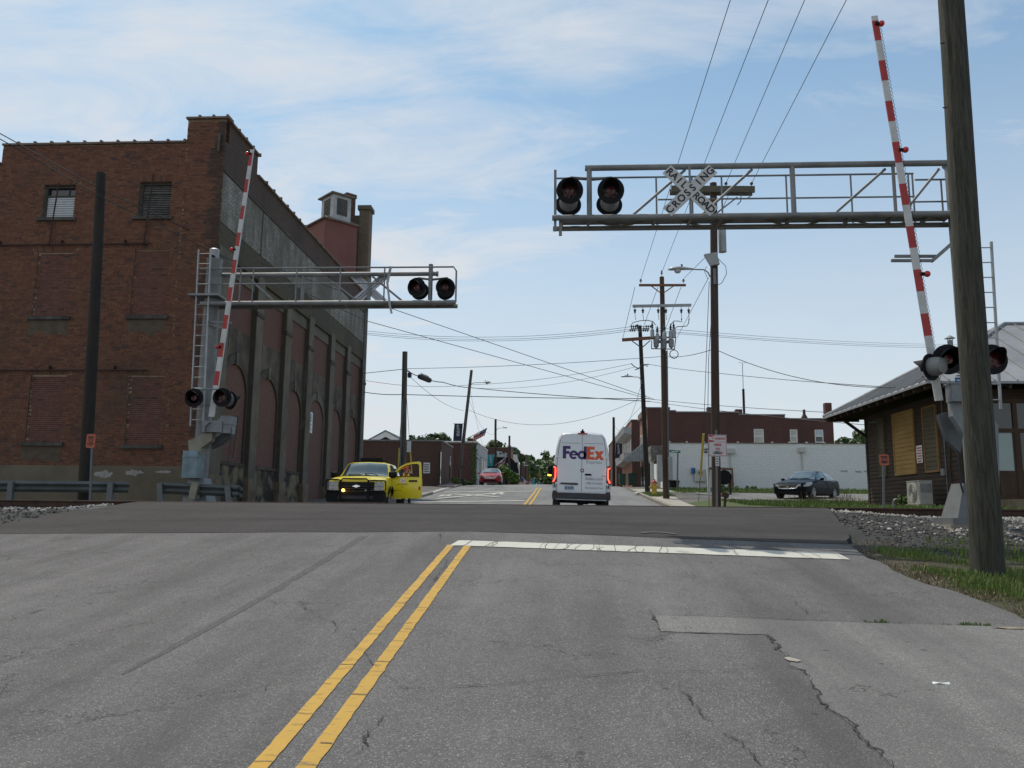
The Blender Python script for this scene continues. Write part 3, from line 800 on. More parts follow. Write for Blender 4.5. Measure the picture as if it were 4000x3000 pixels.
tag(grass('seam_grass', 260, (sp[0].x, sp[-1].x), (0,1), lambda X,Y: seam_d(X,0), .015, .05, .012, M_grass, 14, zf=lambda X,Y: rz(X, interp(X,[p.x for p in sp],[p.y for p in sp]))), 'grass tufts growing in the seam between road and driveway', 'grass', kind='stuff')
for vtx in bpy.data.objects['seam_grass'].data.vertices:       # draw the tufts into the seam line
    ys_ = interp(vtx.co.x, [p.x for p in sp], [p.y for p in sp]); vtx.co.y = ys_ + (vtx.co.y % 1.0)*0.05
tag(grass('yard_grass', 24000, (7.35, 27), (20.6, 38.6), lambda X,Y: (0 if (X > 10.9 and 23.5 < Y < 32.5) else .9)*(.6+.6*gn(X,Y,.5)), .05, .16, .035, M_grass, 15), 'green grass between the railway and the yard with the dark sedan', 'grass', kind='stuff')
tag(grass('wall_grass', 6000, (7.35, 26), (50.5, 59.6), lambda X,Y: .5+.6*gn(X,Y,.4), .06, .25, .05, M_grass, 16), 'rough grass along the foot of the white wall', 'grass', kind='stuff')
tag(grass('hydrant_grass', 1500, (4.95, 6.4), (46, 51), lambda X,Y: .7, .05, .18, .03, M_grass, 17, zf=lambda X,Y: rz(4.9,Y)+.12), 'grass patch around the yellow fire hydrant', 'grass', kind='stuff')
tag(grass('tall_weeds', 260, (10.0, 14.5), (36.8, 38.3), lambda X,Y: .3+gn(X,Y,1.0,4), .25, .6, .02, M_dry, 18, lean=.25), 'tall thin weed stalks in front of the dark sedan', 'weeds', kind='stuff')
# ------------------------------------------------------------------ large brick warehouse on the left
XW, YF, YE = -11.95, 27.0, 49.2
XL = -25.0
mill = thing('brick_warehouse', 'tall old red brick warehouse with bricked-up windows and arches beside the tracks', 'building', (-18, 38, 1.6))
BR_OLD = brick_tint('old_red_brick', [(0.160,0.062,0.034),(0.175,0.073,0.038),(0.142,0.053,0.031),(0.188,0.084,0.044),(0.156,0.064,0.036),(0.12,0.047,0.030)], darkp=0.06, dark=(0.075,0.040,0.031))
BR_INF = brick_tint('infill_brick', [(0.145,0.055,0.039),(0.125,0.047,0.035),(0.16,0.062,0.044),(0.11,0.042,0.033)], darkp=0.03)
BR_DARK = brick_tint('sooty_brick', [(0.075,0.042,0.03),(0.06,0.034,0.026),(0.09,0.05,0.034),(0.05,0.03,0.024)], darkp=0.2)
M_mortar = plain('old_mortar', (0.27,0.185,0.115), 0.95, 0, 0.12, 2.0, c2=(0.13,0.085,0.055))
M_mortar_l = plain('pale_mortar', (0.34,0.26,0.17), 0.95, 0, 0.1, 3.0, c2=(0.25,0.18,0.12))
M_stucco = plain('stained_stucco', (0.165,0.135,0.09), 0.92, 0, 0.15, 0.8, 0.008, 20, c2=(0.10,0.08,0.055))
M_sill = plain('stone_sill', (0.11,0.098,0.08), 0.9, 0, 0.2, 2.0, 0.004, 30, c2=(0.035,0.031,0.028))
M_coping = plain('clay_coping', (0.17,0.12,0.09), 0.8, 0, 0.2, 1.5)
M_pil = plain('stuccoed_pilaster', (0.165,0.143,0.108), 0.92, 0, 0.1, 0.9, 0.006, 22, c2=(0.085,0.073,0.057))
M_soot = plain('sooty_stucco', (0.068,0.058,0.046), 0.95, 0, 0.2, 0.9, 0.006, 18, c2=(0.13,0.11,0.085), lo=0.55, hi=0.75)
M_rubble = plain('stained_stone_base', (0.20,0.165,0.105), 0.95, 0, 0.2, 1.3, 0.02, 9, c2=(0.035,0.03,0.025), lo=0.42, hi=0.56)

def rect_px(p, q, Y=YF):
    a, b = at(*p, Y), at(*q, Y); return (min(a.x,b.x), max(a.x,b.x), min(a.z,b.z), max(a.z,b.z))
WIN = [rect_px((172,722),(285,850)), rect_px((546,710),(662,845))]
INF = [rect_px((148,985),(262,1235)), rect_px((528,975),(645,1232)), rect_px((122,1462),(235,1727)), rect_px((506,1465),(622,1738))]
ZS = 3.15                                                        # top of the stucco base
TOPS = [(XL,-20.2,13.95), (-20.2,-13.37,14.7), (-13.37,XW,15.6)]
holes = WIN + INF
def top_at(x): return next((t for a,b,t in TOPS if a <= x <= b), 14.7)
# backing wall in mortar, with real openings
mb = MB()
def wall_cells(mb, x0, x1, z0, z1, holes, y, depth):
    xs_ = sorted({x0,x1} | {h[0] for h in holes if x0<h[0]<x1} | {h[1] for h in holes if x0<h[1]<x1})
    zs_ = sorted({z0,z1} | {h[2] for h in holes if z0<h[2]<z1} | {h[3] for h in holes if z0<h[3]<z1})
    for i in range(len(xs_)-1):
        for j in range(len(zs_)-1):
            cx, cz = (xs_[i]+xs_[i+1])/2, (zs_[j]+zs_[j+1])/2
            if any(h[0]<cx<h[1] and h[2]<cz<h[3] for h in holes): continue
            mb.poly((xs_[i],y,zs_[j]),(xs_[i+1],y,zs_[j]),(xs_[i+1],y,zs_[j+1]),(xs_[i],y,zs_[j+1]))
    for h in holes:
        a,b,c,d = h
        if b < x0 or a > x1: continue
        mb.poly((a,y,c),(a,y+depth,c),(a,y+depth,d),(a,y,d)); mb.poly((b,y,c),(b,y,d),(b,y+depth,d),(b,y+depth,c))
        mb.poly((a,y,d),(a,y+depth,d),(b,y+depth,d),(b,y,d)); mb.poly((a,y,c),(b,y,c),(b,y+depth,c),(a,y+depth,c))
YB = YF + 0.012
for (a,b,t) in TOPS: wall_cells(mb, a, b, 1.2, t, [h for h in holes if a < (h[0]+h[1])/2 < b], YB, .28)
for (a,b,t), (a2,b2,t2) in zip(TOPS, TOPS[1:]):
    mb.poly((b,YB,t),(b,YB+.4,t),(b,YB+.4,t2),(b,YB,t2))
mb.poly((XL,YB,13.95),(XL,YB+.4,13.95),(XW-.2,YB+.4,13.95),(XW-.2,YB,13.95))
front = mb.build('front_wall', M_mortar, mill)
mb = MB(); mb.box(XL, XW-.3, YF+.35, YE-.1, 1.0, 13.6); mb.build('core', M_soot, mill)

# bricks of the front, course by course
BL, BH, MJ = 0.203, 0.0605, 0.0105
def courses(x0, x1, z0, z1, holes, seed, toothed=None, hdr=6):
    rg = random.Random(seed); out = []; row = 0; z = z0
    while z + BH <= z1 + .002:
        header = row % hdr == 0
        L = 0.096 if header else BL
        x = x0 - rg.uniform(0, L) + (L/2 if row % 2 else 0)
        spans = [(x0, x1)]
        for h in holes:
            if h[2] - .01 < z + BH/2 < h[3] + .01:
                spans = [s for a, b in spans for s in ((a, min(b, h[0])), (max(a, h[1]), b)) if s[1] - s[0] > .02]
        while x < x1:
            for a, b in spans:
                u0, u1 = max(x, a), min(x + L, b)
                if u1 - u0 > .03: out.append((u0, u1, z, z + BH))
            x += L + MJ
        row += 1; z += BH + MJ
    return out
def brick_box(mb, b, y, proud): mb.box(b[0], b[1], y - proud, y + .01, b[2], b[3], skip='b')
all_b = []
quoin = lambda z: XW - 0.42 - 0.25*(int((z-3)/1.15) % 2)          # dark toothed corner
for (a,b,t) in TOPS:
    all_b += courses(a, b, ZS, t-.04, [h for h in holes], int(abs(a)*10))
# flat arch of upright bricks above every opening
sold = []
for h in holes:
    n = int((h[1]-h[0]+.24)/.078); zt = h[3]
    for i in range(n):
        x = h[0]-.12 + i*.078; lean = (i-(n-1)/2)*.006
        sold.append((x, x+.066, zt+.012, zt+.21, lean))
def in_arch(b): return any(h[0]-.12 < (b[0]+b[1])/2 < h[1]+.12 and h[3] < b[2]+.04 < h[3]+.22 for h in holes)
all_b = [b for b in all_b if not in_arch(b)]
corner = [b for b in all_b if b[0] > quoin(b[2])]
body = [b for b in all_b if b[0] <= quoin(b[2])]
# the bricks that show largest are parts of their own, the rest stay real bricks in one part
body.sort(key=lambda b: (b[0]+9.5)**2 + (b[2]-4.2)**2)
bm_cache = {}
def brick_part(b, y, proud, mat, parent):
    key = (round(b[1]-b[0], 2), proud, mat.name)
    if key not in bm_cache:
        m = MB(); w = (b[1]-b[0])/2; m.box(-w, w, -proud, .01, -BH/2, BH/2, skip='b')
        o = m.build('brick', mat, parent, org=(0,0,0)); bm_cache[key] = o
    else:
        o = bm_cache[key].copy(); COL.objects.link(o); o.parent = parent
    o.location = Vector(((b[0]+b[1])/2, y, (b[2]+b[3])/2)) - ORG[parent.name]
PARTN = 240
for b in body[:PARTN]: brick_part(b, YB, .012, BR_OLD, mill)
rg = random.Random(5)
mb = MB()
for b in body[PARTN:]: brick_box(mb, b, YB, .012 + rg.choice((0,0,0,.002,-.003)))
for s in sold:
    x0,x1,z0,z1,l = s; mb.prism([(x0,YB-.013,z0),(x1,YB-.013,z0),(x1+l*1.6,YB-.013,z1),(x0+l*1.6,YB-.013,z1)], (0,.02,0))
tag(mb.build('brick_courses', BR_OLD, mill), kind='stuff')
mb = MB()
for b in corner: brick_box(mb, b, YB, .012)
tag(mb.build('corner_bricks', BR_DARK, mill), kind='stuff')
# bricked-up windows: recessed infill with pale mortar
for k, h in enumerate(INF):
    mb = MB(); y = YB + .05
    mb.poly((h[0],y,h[2]),(h[1],y,h[2]),(h[1],y,h[3]),(h[0],y,h[3]))
    p = mb.build('window_infill', M_mortar_l, mill)
    bs = courses(h[0]+.012, h[1]-.012, h[2]+.01, h[3]-.01, [], 50+k, hdr=99)
    if k == 3:
        for b in bs[:60]: brick_part(b, y, .012, BR_INF, p)
        bs = bs[60:]
    mb = MB()
    for b in bs: brick_box(mb, b, y, .012)
    tag(mb.build('infill_bricks', BR_INF, p), kind='stuff')
    mb = MB(); mb.box(h[0]-.12, h[1]+.12, YF-.09, YB+.06, h[2]-.13, h[2]-.005)
    mb.build('window_sill', M_sill, mill)
    # pale weathered patch of repointing below the sill
    mb = MB(); n = 14
    top = [(lerp(h[0]-.05,h[1]+.05,i/n), h[2]-.14) for i in range(n+1)]
    bot = [(x, h[2]-.62-.25*noise.noise(Vector((x*3,k*7,1)))) for x,_ in top][::-1]
    mb.poly(*[(x, YB-.0145, z) for x,z in bot + top])
    if k in (0,1,2): mb.build('mortar_smear', plain('smeared_mortar', (0.115,0.09,0.06), .95, 0, .15, 4, c2=(0.075,0.05,0.036)), mill)
# stucco base with repair patches
mb = MB(); mb.box(XL, XW-.0, YF-.035, YB+.1, 1.1, ZS, skip='b'); mb.build('stucco_base', M_stucco, mill)
mb = MB()
for (p, q) in (((372,1838),(440,1868)),((492,1836),(560,1856)),((610,1838),(668,1850))):
    r = rect_px(p, q); mb = MB(); n = 10
    pts = [(lerp(r[0],r[1],.5+.5*math.cos(t)*(1+.35*noise.noise(Vector((t*5,r[0],4))))), lerp(r[2],r[3],.5+.5*math.sin(t)*(.9+.9*noise.noise(Vector((t*4,r[0],0)))))) for t in [2*PI*i/44 for i in range(44)]]
    mb.poly(*[(x, YF-.039, z) for x,z in pts]); mb.build('whitewash_patch', plain('whitewash', (0.36,0.34,0.33), .95, 0, .1, 4, c2=(0.26,0.23,0.19)), mill)
# the two open windows at the top: frame, sill, blind slats
M_frame = plain('weathered_window_wood', (0.075,0.072,0.06), 0.85, 0, 0.2, 5)
M_slatw = plain('white_louvre', (0.50,0.52,0.53), 0.6, 0, .06, 4)
M_slatd = plain('dusty_blind', (0.16,0.15,0.13), 0.8, 0, .2, 3, c2=(.07,.065,.06))
for k, h in enumerate(WIN):
    a,b,c,d = h; y = YB+.13
    fr = MB(); fr.box(a,a+.075,y,y+.09,c,d); fr.box(b-.075,b,y,y+.09,c,d); fr.box(a+.075,b-.075,y,y+.09,d-.08,d); fr.box(a+.075,b-.075,y,y+.09,c,c+.06); fr.box(a+.075,b-.075,y+.01,y+.08,lerp(c,d,.68),lerp(c,d,.68)+.045)
    f = fr.build('window', M_frame, mill)
    m = MB(); m.box(a+.07,b-.07,y+.10,y+.12,c+.05,d-.05); m.build('pane', M_glass, f)
    n = 9 if k == 0 else 17
    z0, z1 = c+.07, (lerp(c,d,.67) if k == 0 else d-.1)
    for i in range(n):
        z = lerp(z0, z1, (i+.5)/n); hh = (z1-z0)/n
        m = MB(); m.bar((a+.085, y+.05, z),(b-.085, y+.05, z), .012, hh*(.92 if k == 0 else .62), up=(0,.25,1))
        m.build('slat', M_slatw if k == 0 else M_slatd, f)
    m = MB(); m.box(a-.13,b+.13,YF-.10,YB+.2,c-.12,c-.003); m.build('window_sill', M_sill, mill)
# rusty fire pipes on the wall
for zz, x1, ups in ((10.93, -14.35, (-18.05,-14.6)), (6.42, -14.1, ())):
    mb = MB(); mb.tube((XL,YF-.10,zz-.02),(x1,YF-.10,zz),.03,n=6)
    for x in (-22,-19.9,-17.6,-15.3): mb.box(x-.02,x+.02,YF-.12,YF,zz+.03,zz+.16)
    for x in ups:
        mb.path([(x,YF-.10,zz),(x+.06,YF-.10,zz+1.0),(x+.15,YF-.11,13.2 if x<-16 else 13.5)], .028, 6)
        mb.lathe([(-.05,.05),(.05,.05)], (x,YF-.1,zz), (1,0,0), 8)
    mb.build('pipe', M_iron, mill, smooth_deg=50)
mb = MB(); mb.path([(XW-.2,YF-.08,15.0),(XW-.2,YF-.08,14.3)], .05, 6); mb.build('drain_stub', M_sill, mill)
# coping tiles along the parapet
def coping(x0, x1, y, z, n):
    for i in range(n):
        a, b = lerp(x0,x1,i/n), lerp(x0,x1,(i+1)/n)
        m = MB(); m.prism([(a+.005,y-.09,z-.03),(a+.005,y+.40,z-.03),(a+.005,y+.40,z+.05),(a+.005,y+.15,z+.10),(a+.005,y-.09,z+.04)], (b-a-.01,0,0))
        m.box(b-.05,b+.03,y-.10,y+.41,z-.02,z+.10); m.build('coping_tile', M_coping, mill)
coping(-24.6,-20.25,YF,13.97,7); coping(-20.2,-13.4,YF,14.72,11); coping(-13.42,XW+.06,YF,15.62,3)

# --- street side: six bays of pointed-shouldered arches between pilasters
Z1, ZSP, ZARCH, ZAO = 3.42, 6.0, 7.12, 7.5
ZP0, ZP1, ZL1, ZB0, ZB1, ZPAR = 8.45, 10.25, 10.75, 11.78, 13.62, 14.78
PC = [27.72, 31.35, 34.85, 38.12, 41.9, 45.25, 48.85]
XP = XW - 0.16
M_side_inf = brickwork('side_infill_brick', (0.155,0.072,0.055), (0.125,0.058,0.046), (0.20,0.14,0.11), 'y', stain=(0.09,0.04,0.03), sA=.6, sB=.85)
M_side_up = brickwork('upper_panel_brick', (0.145,0.07,0.054), (0.12,0.058,0.046), (0.16,0.08,0.06), 'y')
M_side_gray = brickwork('soot_olive_brick', (0.105,0.085,0.05), (0.07,0.058,0.036), (0.08,0.068,0.045), 'y', stain=(0.04,0.035,0.027), stainscale=.4)
M_side_par = brickwork('sooty_parapet_brick', (0.10,0.060,0.042), (0.072,0.044,0.032), (0.075,0.055,0.042), 'y', stain=(0.028,0.022,0.02), stainscale=.7)
M_painted = brickwork('faded_painted_brick', (0.50,0.485,0.44), (0.30,0.285,0.25), (0.075,0.065,0.055), 'y', msize=.012, stain=(0.115,0.095,0.072), stainscale=.8, sA=.38, sB=.56)
M_spandrel = plain('sooty_spandrel', (0.13,0.105,0.078), .95, 0, .2, .9, .006, 20, c2=(0.065,0.053,0.042), lo=.4, hi=.6)
def ystrip(name, x, y0, y1, z0, z1, mat, d=.3, parent=mill):
    m = MB(); m.box(x-d, x, y0, y1, z0, z1, skip='l'); return m.build(name, mat, parent)
for i, c in enumerate(PC):                                        # pilasters, flank painted darker for shade and dirt, with stone feet
    w = .36 if i else .62
    y0, y1 = (YF+.10, c+w) if i == 0 else (c-w, c+w)
    m = MB(); m.box(XP-.2, XW, y0, y1, 1.2, 10.95, skip='l')
    m.mi = 1; m.box(XP-.2, XW-.02, y0-.012, y0+.1, 1.3, 10.9, skip='lb')
    p = m.build('pilaster', [M_pil, M_soot], mill)
    m = MB(); m.box(XP, XW+.05, y0-.05, y1+.05, 1.2, 2.9); m.build('plinth', plain('rusty_plinth', (0.21,0.16,0.11), .95, 0, .2, 2, c2=(.12,.085,.055)), p)
    for zz in ((9.3,) if i else ()):
        m = MB(); m.box(XW-.05, XW+.05, y0-.06, y1+.02, zz, zz+.16); m.build('corbel', M_soot, p)
for i in range(6):
    a, b = PC[i] + (.62 if i == 0 else .36), PC[i+1] - .36
    cy, hw = (a+b)/2, (b-a)/2
    ent = i == 3                                                   # the tall entrance bay
    zb = 1.7 if ent else Z1
    # infill brick with arched head
    inner = hw - .14
    arc = [(cy + inner*math.cos(t), ZSP + (ZARCH-ZSP)*math.sin(t)) for t in [PI*k/18 for k in range(19)]]
    m = MB(); m.poly(*[(XP-.10, y, z) for y,z in [(cy-inner, zb), (cy+inner, zb)] + arc]); m.build('arch_infill', M_side_inf, mill)
    outer = [(cy + hw*math.cos(t), ZSP + (ZAO-ZSP)*math.sin(t)) for t in [PI*k/18 for k in range(19)]]
    # arch ring standing proud
    m = MB()
    for k in range(18):
        (y0,z0),(y1,z1),(y2,z2),(y3,z3) = arc[k], arc[k+1], outer[k+1], outer[k]
        m.poly((XP-.02,y0,z0),(XP-.02,y3,z3),(XP-.02,y2,z2),(XP-.02,y1,z1)); m.poly((XP-.02,y0,z0),(XP-.02,y1,z1),(XP-.12,y1,z1),(XP-.12,y0,z0))
    for s in (-1,1):
        m.box(XP-.12, XP-.02, min(cy+s*inner,cy+s*hw), max(cy+s*inner,cy+s*hw), zb, ZSP, skip='l')
    m.build('arch_ring', M_soot if not ent else M_pil, mill)
    m = MB(); m.prism([(XP-.02,cy-.13,ZAO+.05),(XP-.02,cy+.13,ZAO+.05),(XP-.02,cy+.07,ZARCH-.05),(XP-.02,cy-.07,ZARCH-.05)], (.05,0,0)); m.build('keystone', M_pil, mill)
    # spandrel above the arch
    m = MB()
    for k in range(18):
        (y1,z1),(y0,z0) = outer[k], outer[k+1]
        m.poly((XP-.05,y0,z0),(XP-.05,y1,z1),(XP-.05,y1,ZP0),(XP-.05,y0,ZP0))
    m.build('spandrel', M_spandrel, mill)
    for k in range(3):
        yv = lerp(a+.2, b-.2, (k+.5)/3); m = MB(); m.box(XP-.06, XP-.035, yv-.03, yv+.03, ZAO+.12, ZP0-.02, skip='l'); m.build('lime_streak', M_pil, mill)
    # upper brick panel with sill and lintel
    m = MB(); m.box(XP-.2, XP-.06, a, b, ZP0, ZP1, skip='l'); m.build('upper_panel', M_side_up, mill)
    m = MB(); m.box(XP-.2, XP-.0, a, b, ZP1, ZL1, skip='l'); m.build('lintel', plain('panel_lintel', (0.13,0.118,0.09), .95, 0, .12, 1.2), mill)
    if not ent:
        m = MB(); m.box(XP-.2, XP-.01, a, b, 1.2, Z1, skip='l'); m.build('stone_base', M_rubble, mill)
        m = MB(); m.box(XP-.15, XP+.03, a, b, Z1-.10, Z1+.02); m.build('ledge', M_soot, mill)
ystrip('olive_band', XW-.03, YF+.02, YE, 10.95-.2, ZB0, M_side_gray)
ystrip('painted_band', XW-.015, YF+.02, YE-.35, ZB0, ZB1, M_painted)
ystrip('band_edge', XW+.03, YF+.05, YE-.35, ZB1, ZB1+.09, M_soot, .1)
ystrip('parapet', XW-.02, YF+.02, YE, ZB1+.0901, ZPAR, M_side_par)
ystrip('corner_parapet', XW-.021, YF+.35, 30.15, ZPAR, 15.58, M_side_par, .35)
ystrip('panel_joint', XW, 30.95, 31.05, ZB0, ZB1, M_soot, .06)
for i in range(22):
    a = lerp(30.2, YE, i/22); b = lerp(30.2, YE, (i+1)/22)
    m = MB(); m.prism([(XW-.42,a+.01,ZPAR-.01),(XW+.07,a+.01,ZPAR-.01),(XW+.07,a+.01,ZPAR+.06),(XW-.15,a+.01,ZPAR+.11),(XW-.42,a+.01,ZPAR+.06)], (0,b-a-.02,0))
    m.box(XW-.43,XW+.09,b-.05,b+.04,ZPAR,ZPAR+.14); m.build('coping_tile', M_coping, mill)
for i in range(4):
    a = lerp(27.35, 30.18, i/4); b = lerp(27.35, 30.18, (i+1)/4)
    m = MB(); m.box(XW-.42,XW+.07,a+.005,b-.005,15.58,15.66); m.box(XW-.43,XW+.09,b-.05,b+.03,15.585,15.71); m.build('coping_tile', M_coping, mill)
# street-end pier, downspout, corner strip
m = MB(); m.box(XW-.62, XW+.03, 48.55, 49.35, 14.7, 20.35); p = m.build('corner_pier', brickwork('pier_brick', (.23,.17,.115), (.18,.13,.09), (.10,.08,.06), 'x', stain=(.06,.05,.04)), mill)
m = MB(); m.box(XW-.72, XW+.13, 48.45, 49.45, 20.35, 20.62); m.box(XW-1.15, XW-.62, 48.6, 49.2, 14.7, 20.0); m.build('pier_cap', M_pil, p)
m = MB(); m.tube((XW+.12,48.0,2.0),(XW+.12,48.0,13.5),.06,n=8); m.build('downspout', M_darkgrey, mill)
m = MB(); m.box(XW-.4, XW+.01, YE-.35, YE+.02, 1.2, 14.7); m.build('corner_strip', M_pil, mill)
m = MB(); m.tube((XP+.02,29.75,3.6),(XP+.02,30.05,5.2),.015,n=5); m.build('loose_cable', M_wire, mill)
# roof tower with louvred cupola and chimney
TC = at(1268, 900, 46.0); tx, ty = TC.x - .14, 47.7
M_tower = plain('painted_tower', (0.19,0.082,0.066), .9, 0, .08, .8, .004, 25)
M_cup = plain('peeling_white_wood', (0.47,0.48,0.47), .8, 0, .12, 3, c2=(.30,.31,.31))
def rotbox(mb, cx, cy, w, d, z0, z1, ang, taper=1.0):
    r = Matrix.Rotation(ang, 3, 'Z')
    q = [r @ Vector((x*w/2, y*d/2, 0)) for x,y in ((-1,-1),(1,-1),(1,1),(-1,1))]
    lo = [(cx+p.x, cy+p.y, z0) for p in q]; hi = [(cx+p.x*taper, cy+p.y*taper, z1) for p in q]
    mb.add(lo+hi, [[0,3,2,1],[4,5,6,7],[0,1,5,4],[1,2,6,5],[2,3,7,6],[3,0,4,7]])
A = R_(45)
zt = at(1270,838,46).z; zc0 = at(1292,838,46).z; zc1 = at(1290,745,46).z
m = MB(); rotbox(m, tx, ty, 2.2, 2.6, 13.5, zt-.25, A); tw = m.build('tower', M_tower, mill)
m = MB(); rotbox(m, tx, ty, 2.5, 2.9, zt-.25, zt-.16, A); rotbox(m, tx, ty, 2.5, 2.9, zt-.16, zt+.3, A, .45); m.build('roof', M_coping, tw)
m = MB(); rotbox(m, tx+.42, ty-.45, 1.22, 1.42, zt-.2, zc1-.05, A); cu = m.build('cupola', M_cup, tw)
m = MB(); rotbox(m, tx+.42, ty-.45, 1.6, 1.8, zc1-.05, zc1+.03, A); rotbox(m, tx+.42, ty-.45, 1.6, 1.8, zc1+.03, zc1+.30, A, .25); m.build('cupola_roof', plain('cupola_shingle', (.19,.165,.13), .9, 0, .2, 4), tw)
r = Matrix.Rotation(A, 3, 'Z')
for nrm, ww in (((0,-1,0), .62), ((-1,0,0), .66)):
    n_ = r @ Vector(nrm); uu = Vector((-n_.y, n_.x, 0)); c0 = Vector((tx+.42, ty-.45, (zt+zc1)/2-.02)) + n_*(.715 if nrm[1] else .615)
    m = MB(); m.obox(c0, (ww+.1, .03, 1.05), Matrix((uu, n_, Vector((0,0,1)))).transposed()); lv = m.build('louvre_frame', M_darkgrey, tw)
    for k in range(9):
        zz = c0.z - .45 + k*.112; m = MB(); m.bar(Vector((c0.x,c0.y,zz))-uu*ww/2+n_*.02, Vector((c0.x,c0.y,zz))+uu*ww/2+n_*.02, .02, .075, up=n_*.6+Vector((0,0,1)))
        ch = m.build('slat', M_sill, tw)
m = MB(); zch = at(1365,728,47).z; pc = at(1362,800,48.4)
rotbox(m, pc.x, 48.4, .62, .6, 13.5, zch-.25, A); rotbox(m, pc.x, 48.4, .72, .7, zch-.25, zch, A); m.build('chimney', brickwork('chimney_brick', (.14,.06,.04), (.10,.045,.03), (.10,.07,.055), 'x', stain=(.05,.04,.035)), mill)
# sign board screwed to the entrance infill
def plane_board(name, label, cat, c, u, v, w, h, t, mat, parent=None, group=None):
    u, v = Vector(u).normalized(), Vector(v).normalized(); n = u.cross(v)
    root = thing(name, label, cat, c, group) if label else parent
    m = MB(); m.obox(Vector(c) - n*t/2, (w, h, t), Matrix((u, v, n)).transposed())
    m.build('panel', mat, root); return root, u, v, n
sc = atX(1237, 1660, XP-.095); 
sg, u_, v_, n_ = plane_board('wall_sign', 'white notice board with a black square emblem on the bricked-up entrance arch', 'sign', (XP-.06, 38.9+.2, (atX(1225,1625,XP).z+atX(1248,1700,XP).z)/2 + .08), (0,1,0), (0,0,1), .95, 1.02, .03, M_white)
c = ORG[sg.name] + n_*.004
m = MB()
for (dx,dz,w,h) in ((0,.38,.44,.04),(0,.06,.44,.04),(-.20,.22,.04,.34),(.20,.22,.04,.34),(-.07,.26,.12,.035),(.07,.26,.12,.035),(-.07,.18,.035,.14),(.08,.19,.035,.14),(0,.14,.2,.03)): m.box(c.x,c.x+.004,c.y+dx-w/2,c.y+dx+w/2,c.z+dz-h/2,c.z+dz+h/2)
m.build('emblem', M_letter, sg)
m = MB()
for k in range(4): m.box(c.x,c.x+.003,c.y-.32+.05*(k%2),c.y+.32-.06*(k%3),c.z-.1-k*.085,c.z-.075-k*.085)
m.build('lettering', M_letter, sg)
# ------------------------------------------------------------------ wooden railway depot on the right
XD, YN, YFAR = 11.55, 24.3, 31.5
depot = thing('wooden_depot', 'dark brown clapboard railway depot with hipped metal roof and boarded windows', 'building', (16, 28, 1.95))
M_clap = wood_mat('dark_clapboard', (0.066,0.040,0.026), (0.034,0.022,0.016), 'y', 0.8)
M_clapx = wood_mat('dark_clapboard_front', (0.072,0.043,0.027), (0.036,0.023,0.016), 'x', 0.8)
M_ply = wood_mat('yellow_plank', (0.40,0.25,0.085), (0.31,0.185,0.06), 'y', 0.7)
M_olive = wood_mat('olive_plank', (0.125,0.105,0.06), (0.085,0.07,0.042), 'y', 0.8)
M_trim = wood_mat('raw_trim', (0.30,0.17,0.07), (0.22,0.12,0.05), 'z', 0.8)
M_deep = plain('dark_eave_wood', (0.03,0.021,0.016), .9, 0, .2, 4)  # dark brown wood of soffit, corner boards and core
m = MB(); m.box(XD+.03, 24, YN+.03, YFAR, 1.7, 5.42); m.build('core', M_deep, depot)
EXP = .137
nb = int((5.45-1.98)/EXP)
for k in range(nb):
    z = 1.98 + k*EXP
    m = MB(); m.prism([(XD-.028,YN,z),(XD+.03,YN,z),(XD+.03,YN,z+EXP+.012),(XD-.006,YN,z+EXP+.012)], (0,YFAR-YN,0)); m.build('clapboard', M_clap, depot)
    m = MB(); m.prism([(XD,YN-.028,z),(XD,YN+.03,z),(XD,YN+.03,z+EXP+.012),(XD,YN-.006,z+EXP+.012)], (12.3-XD if 2.3<z<5.0 else 12,0,0)); m.build('clapboard', M_clapx, depot)
for (x,y) in ((XD,YN),(XD,YFAR)):
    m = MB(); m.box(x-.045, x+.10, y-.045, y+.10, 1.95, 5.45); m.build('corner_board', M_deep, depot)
# boarded windows
def boarded(y0, y1, z0, z1, n, mat, trim):
    fr = MB(); x = XD-.03
    for a,b,c,d in ((y0-.06,y0,z0,z1),(y1,y1+.06,z0,z1),(y0-.06,y1+.06,z1,z1+.05),(y0-.06,y1+.06,z0-.06,z0)): fr.box(x-.045,x+.03,a,b,c,d)
    f = fr.build('boarded_window', trim, depot)
    h = (z1-z0)/n
    for k in range(n):
        z = z0 + k*h; m = MB(); m.prism([(x-.032,y0,z),(x+.03,y0,z),(x+.03,y0,z+h+.006),(x-.012,y0,z+h+.006)], (0,y1-y0,0)); m.build('board', mat, f)
boarded(29.78,30.30,3.16,5.15,15,M_olive,M_olive)
boarded(27.35,28.90,3.15,5.16,14,M_ply,M_ply)
boarded(25.70,26.55,3.14,5.10,14,M_olive,M_trim)
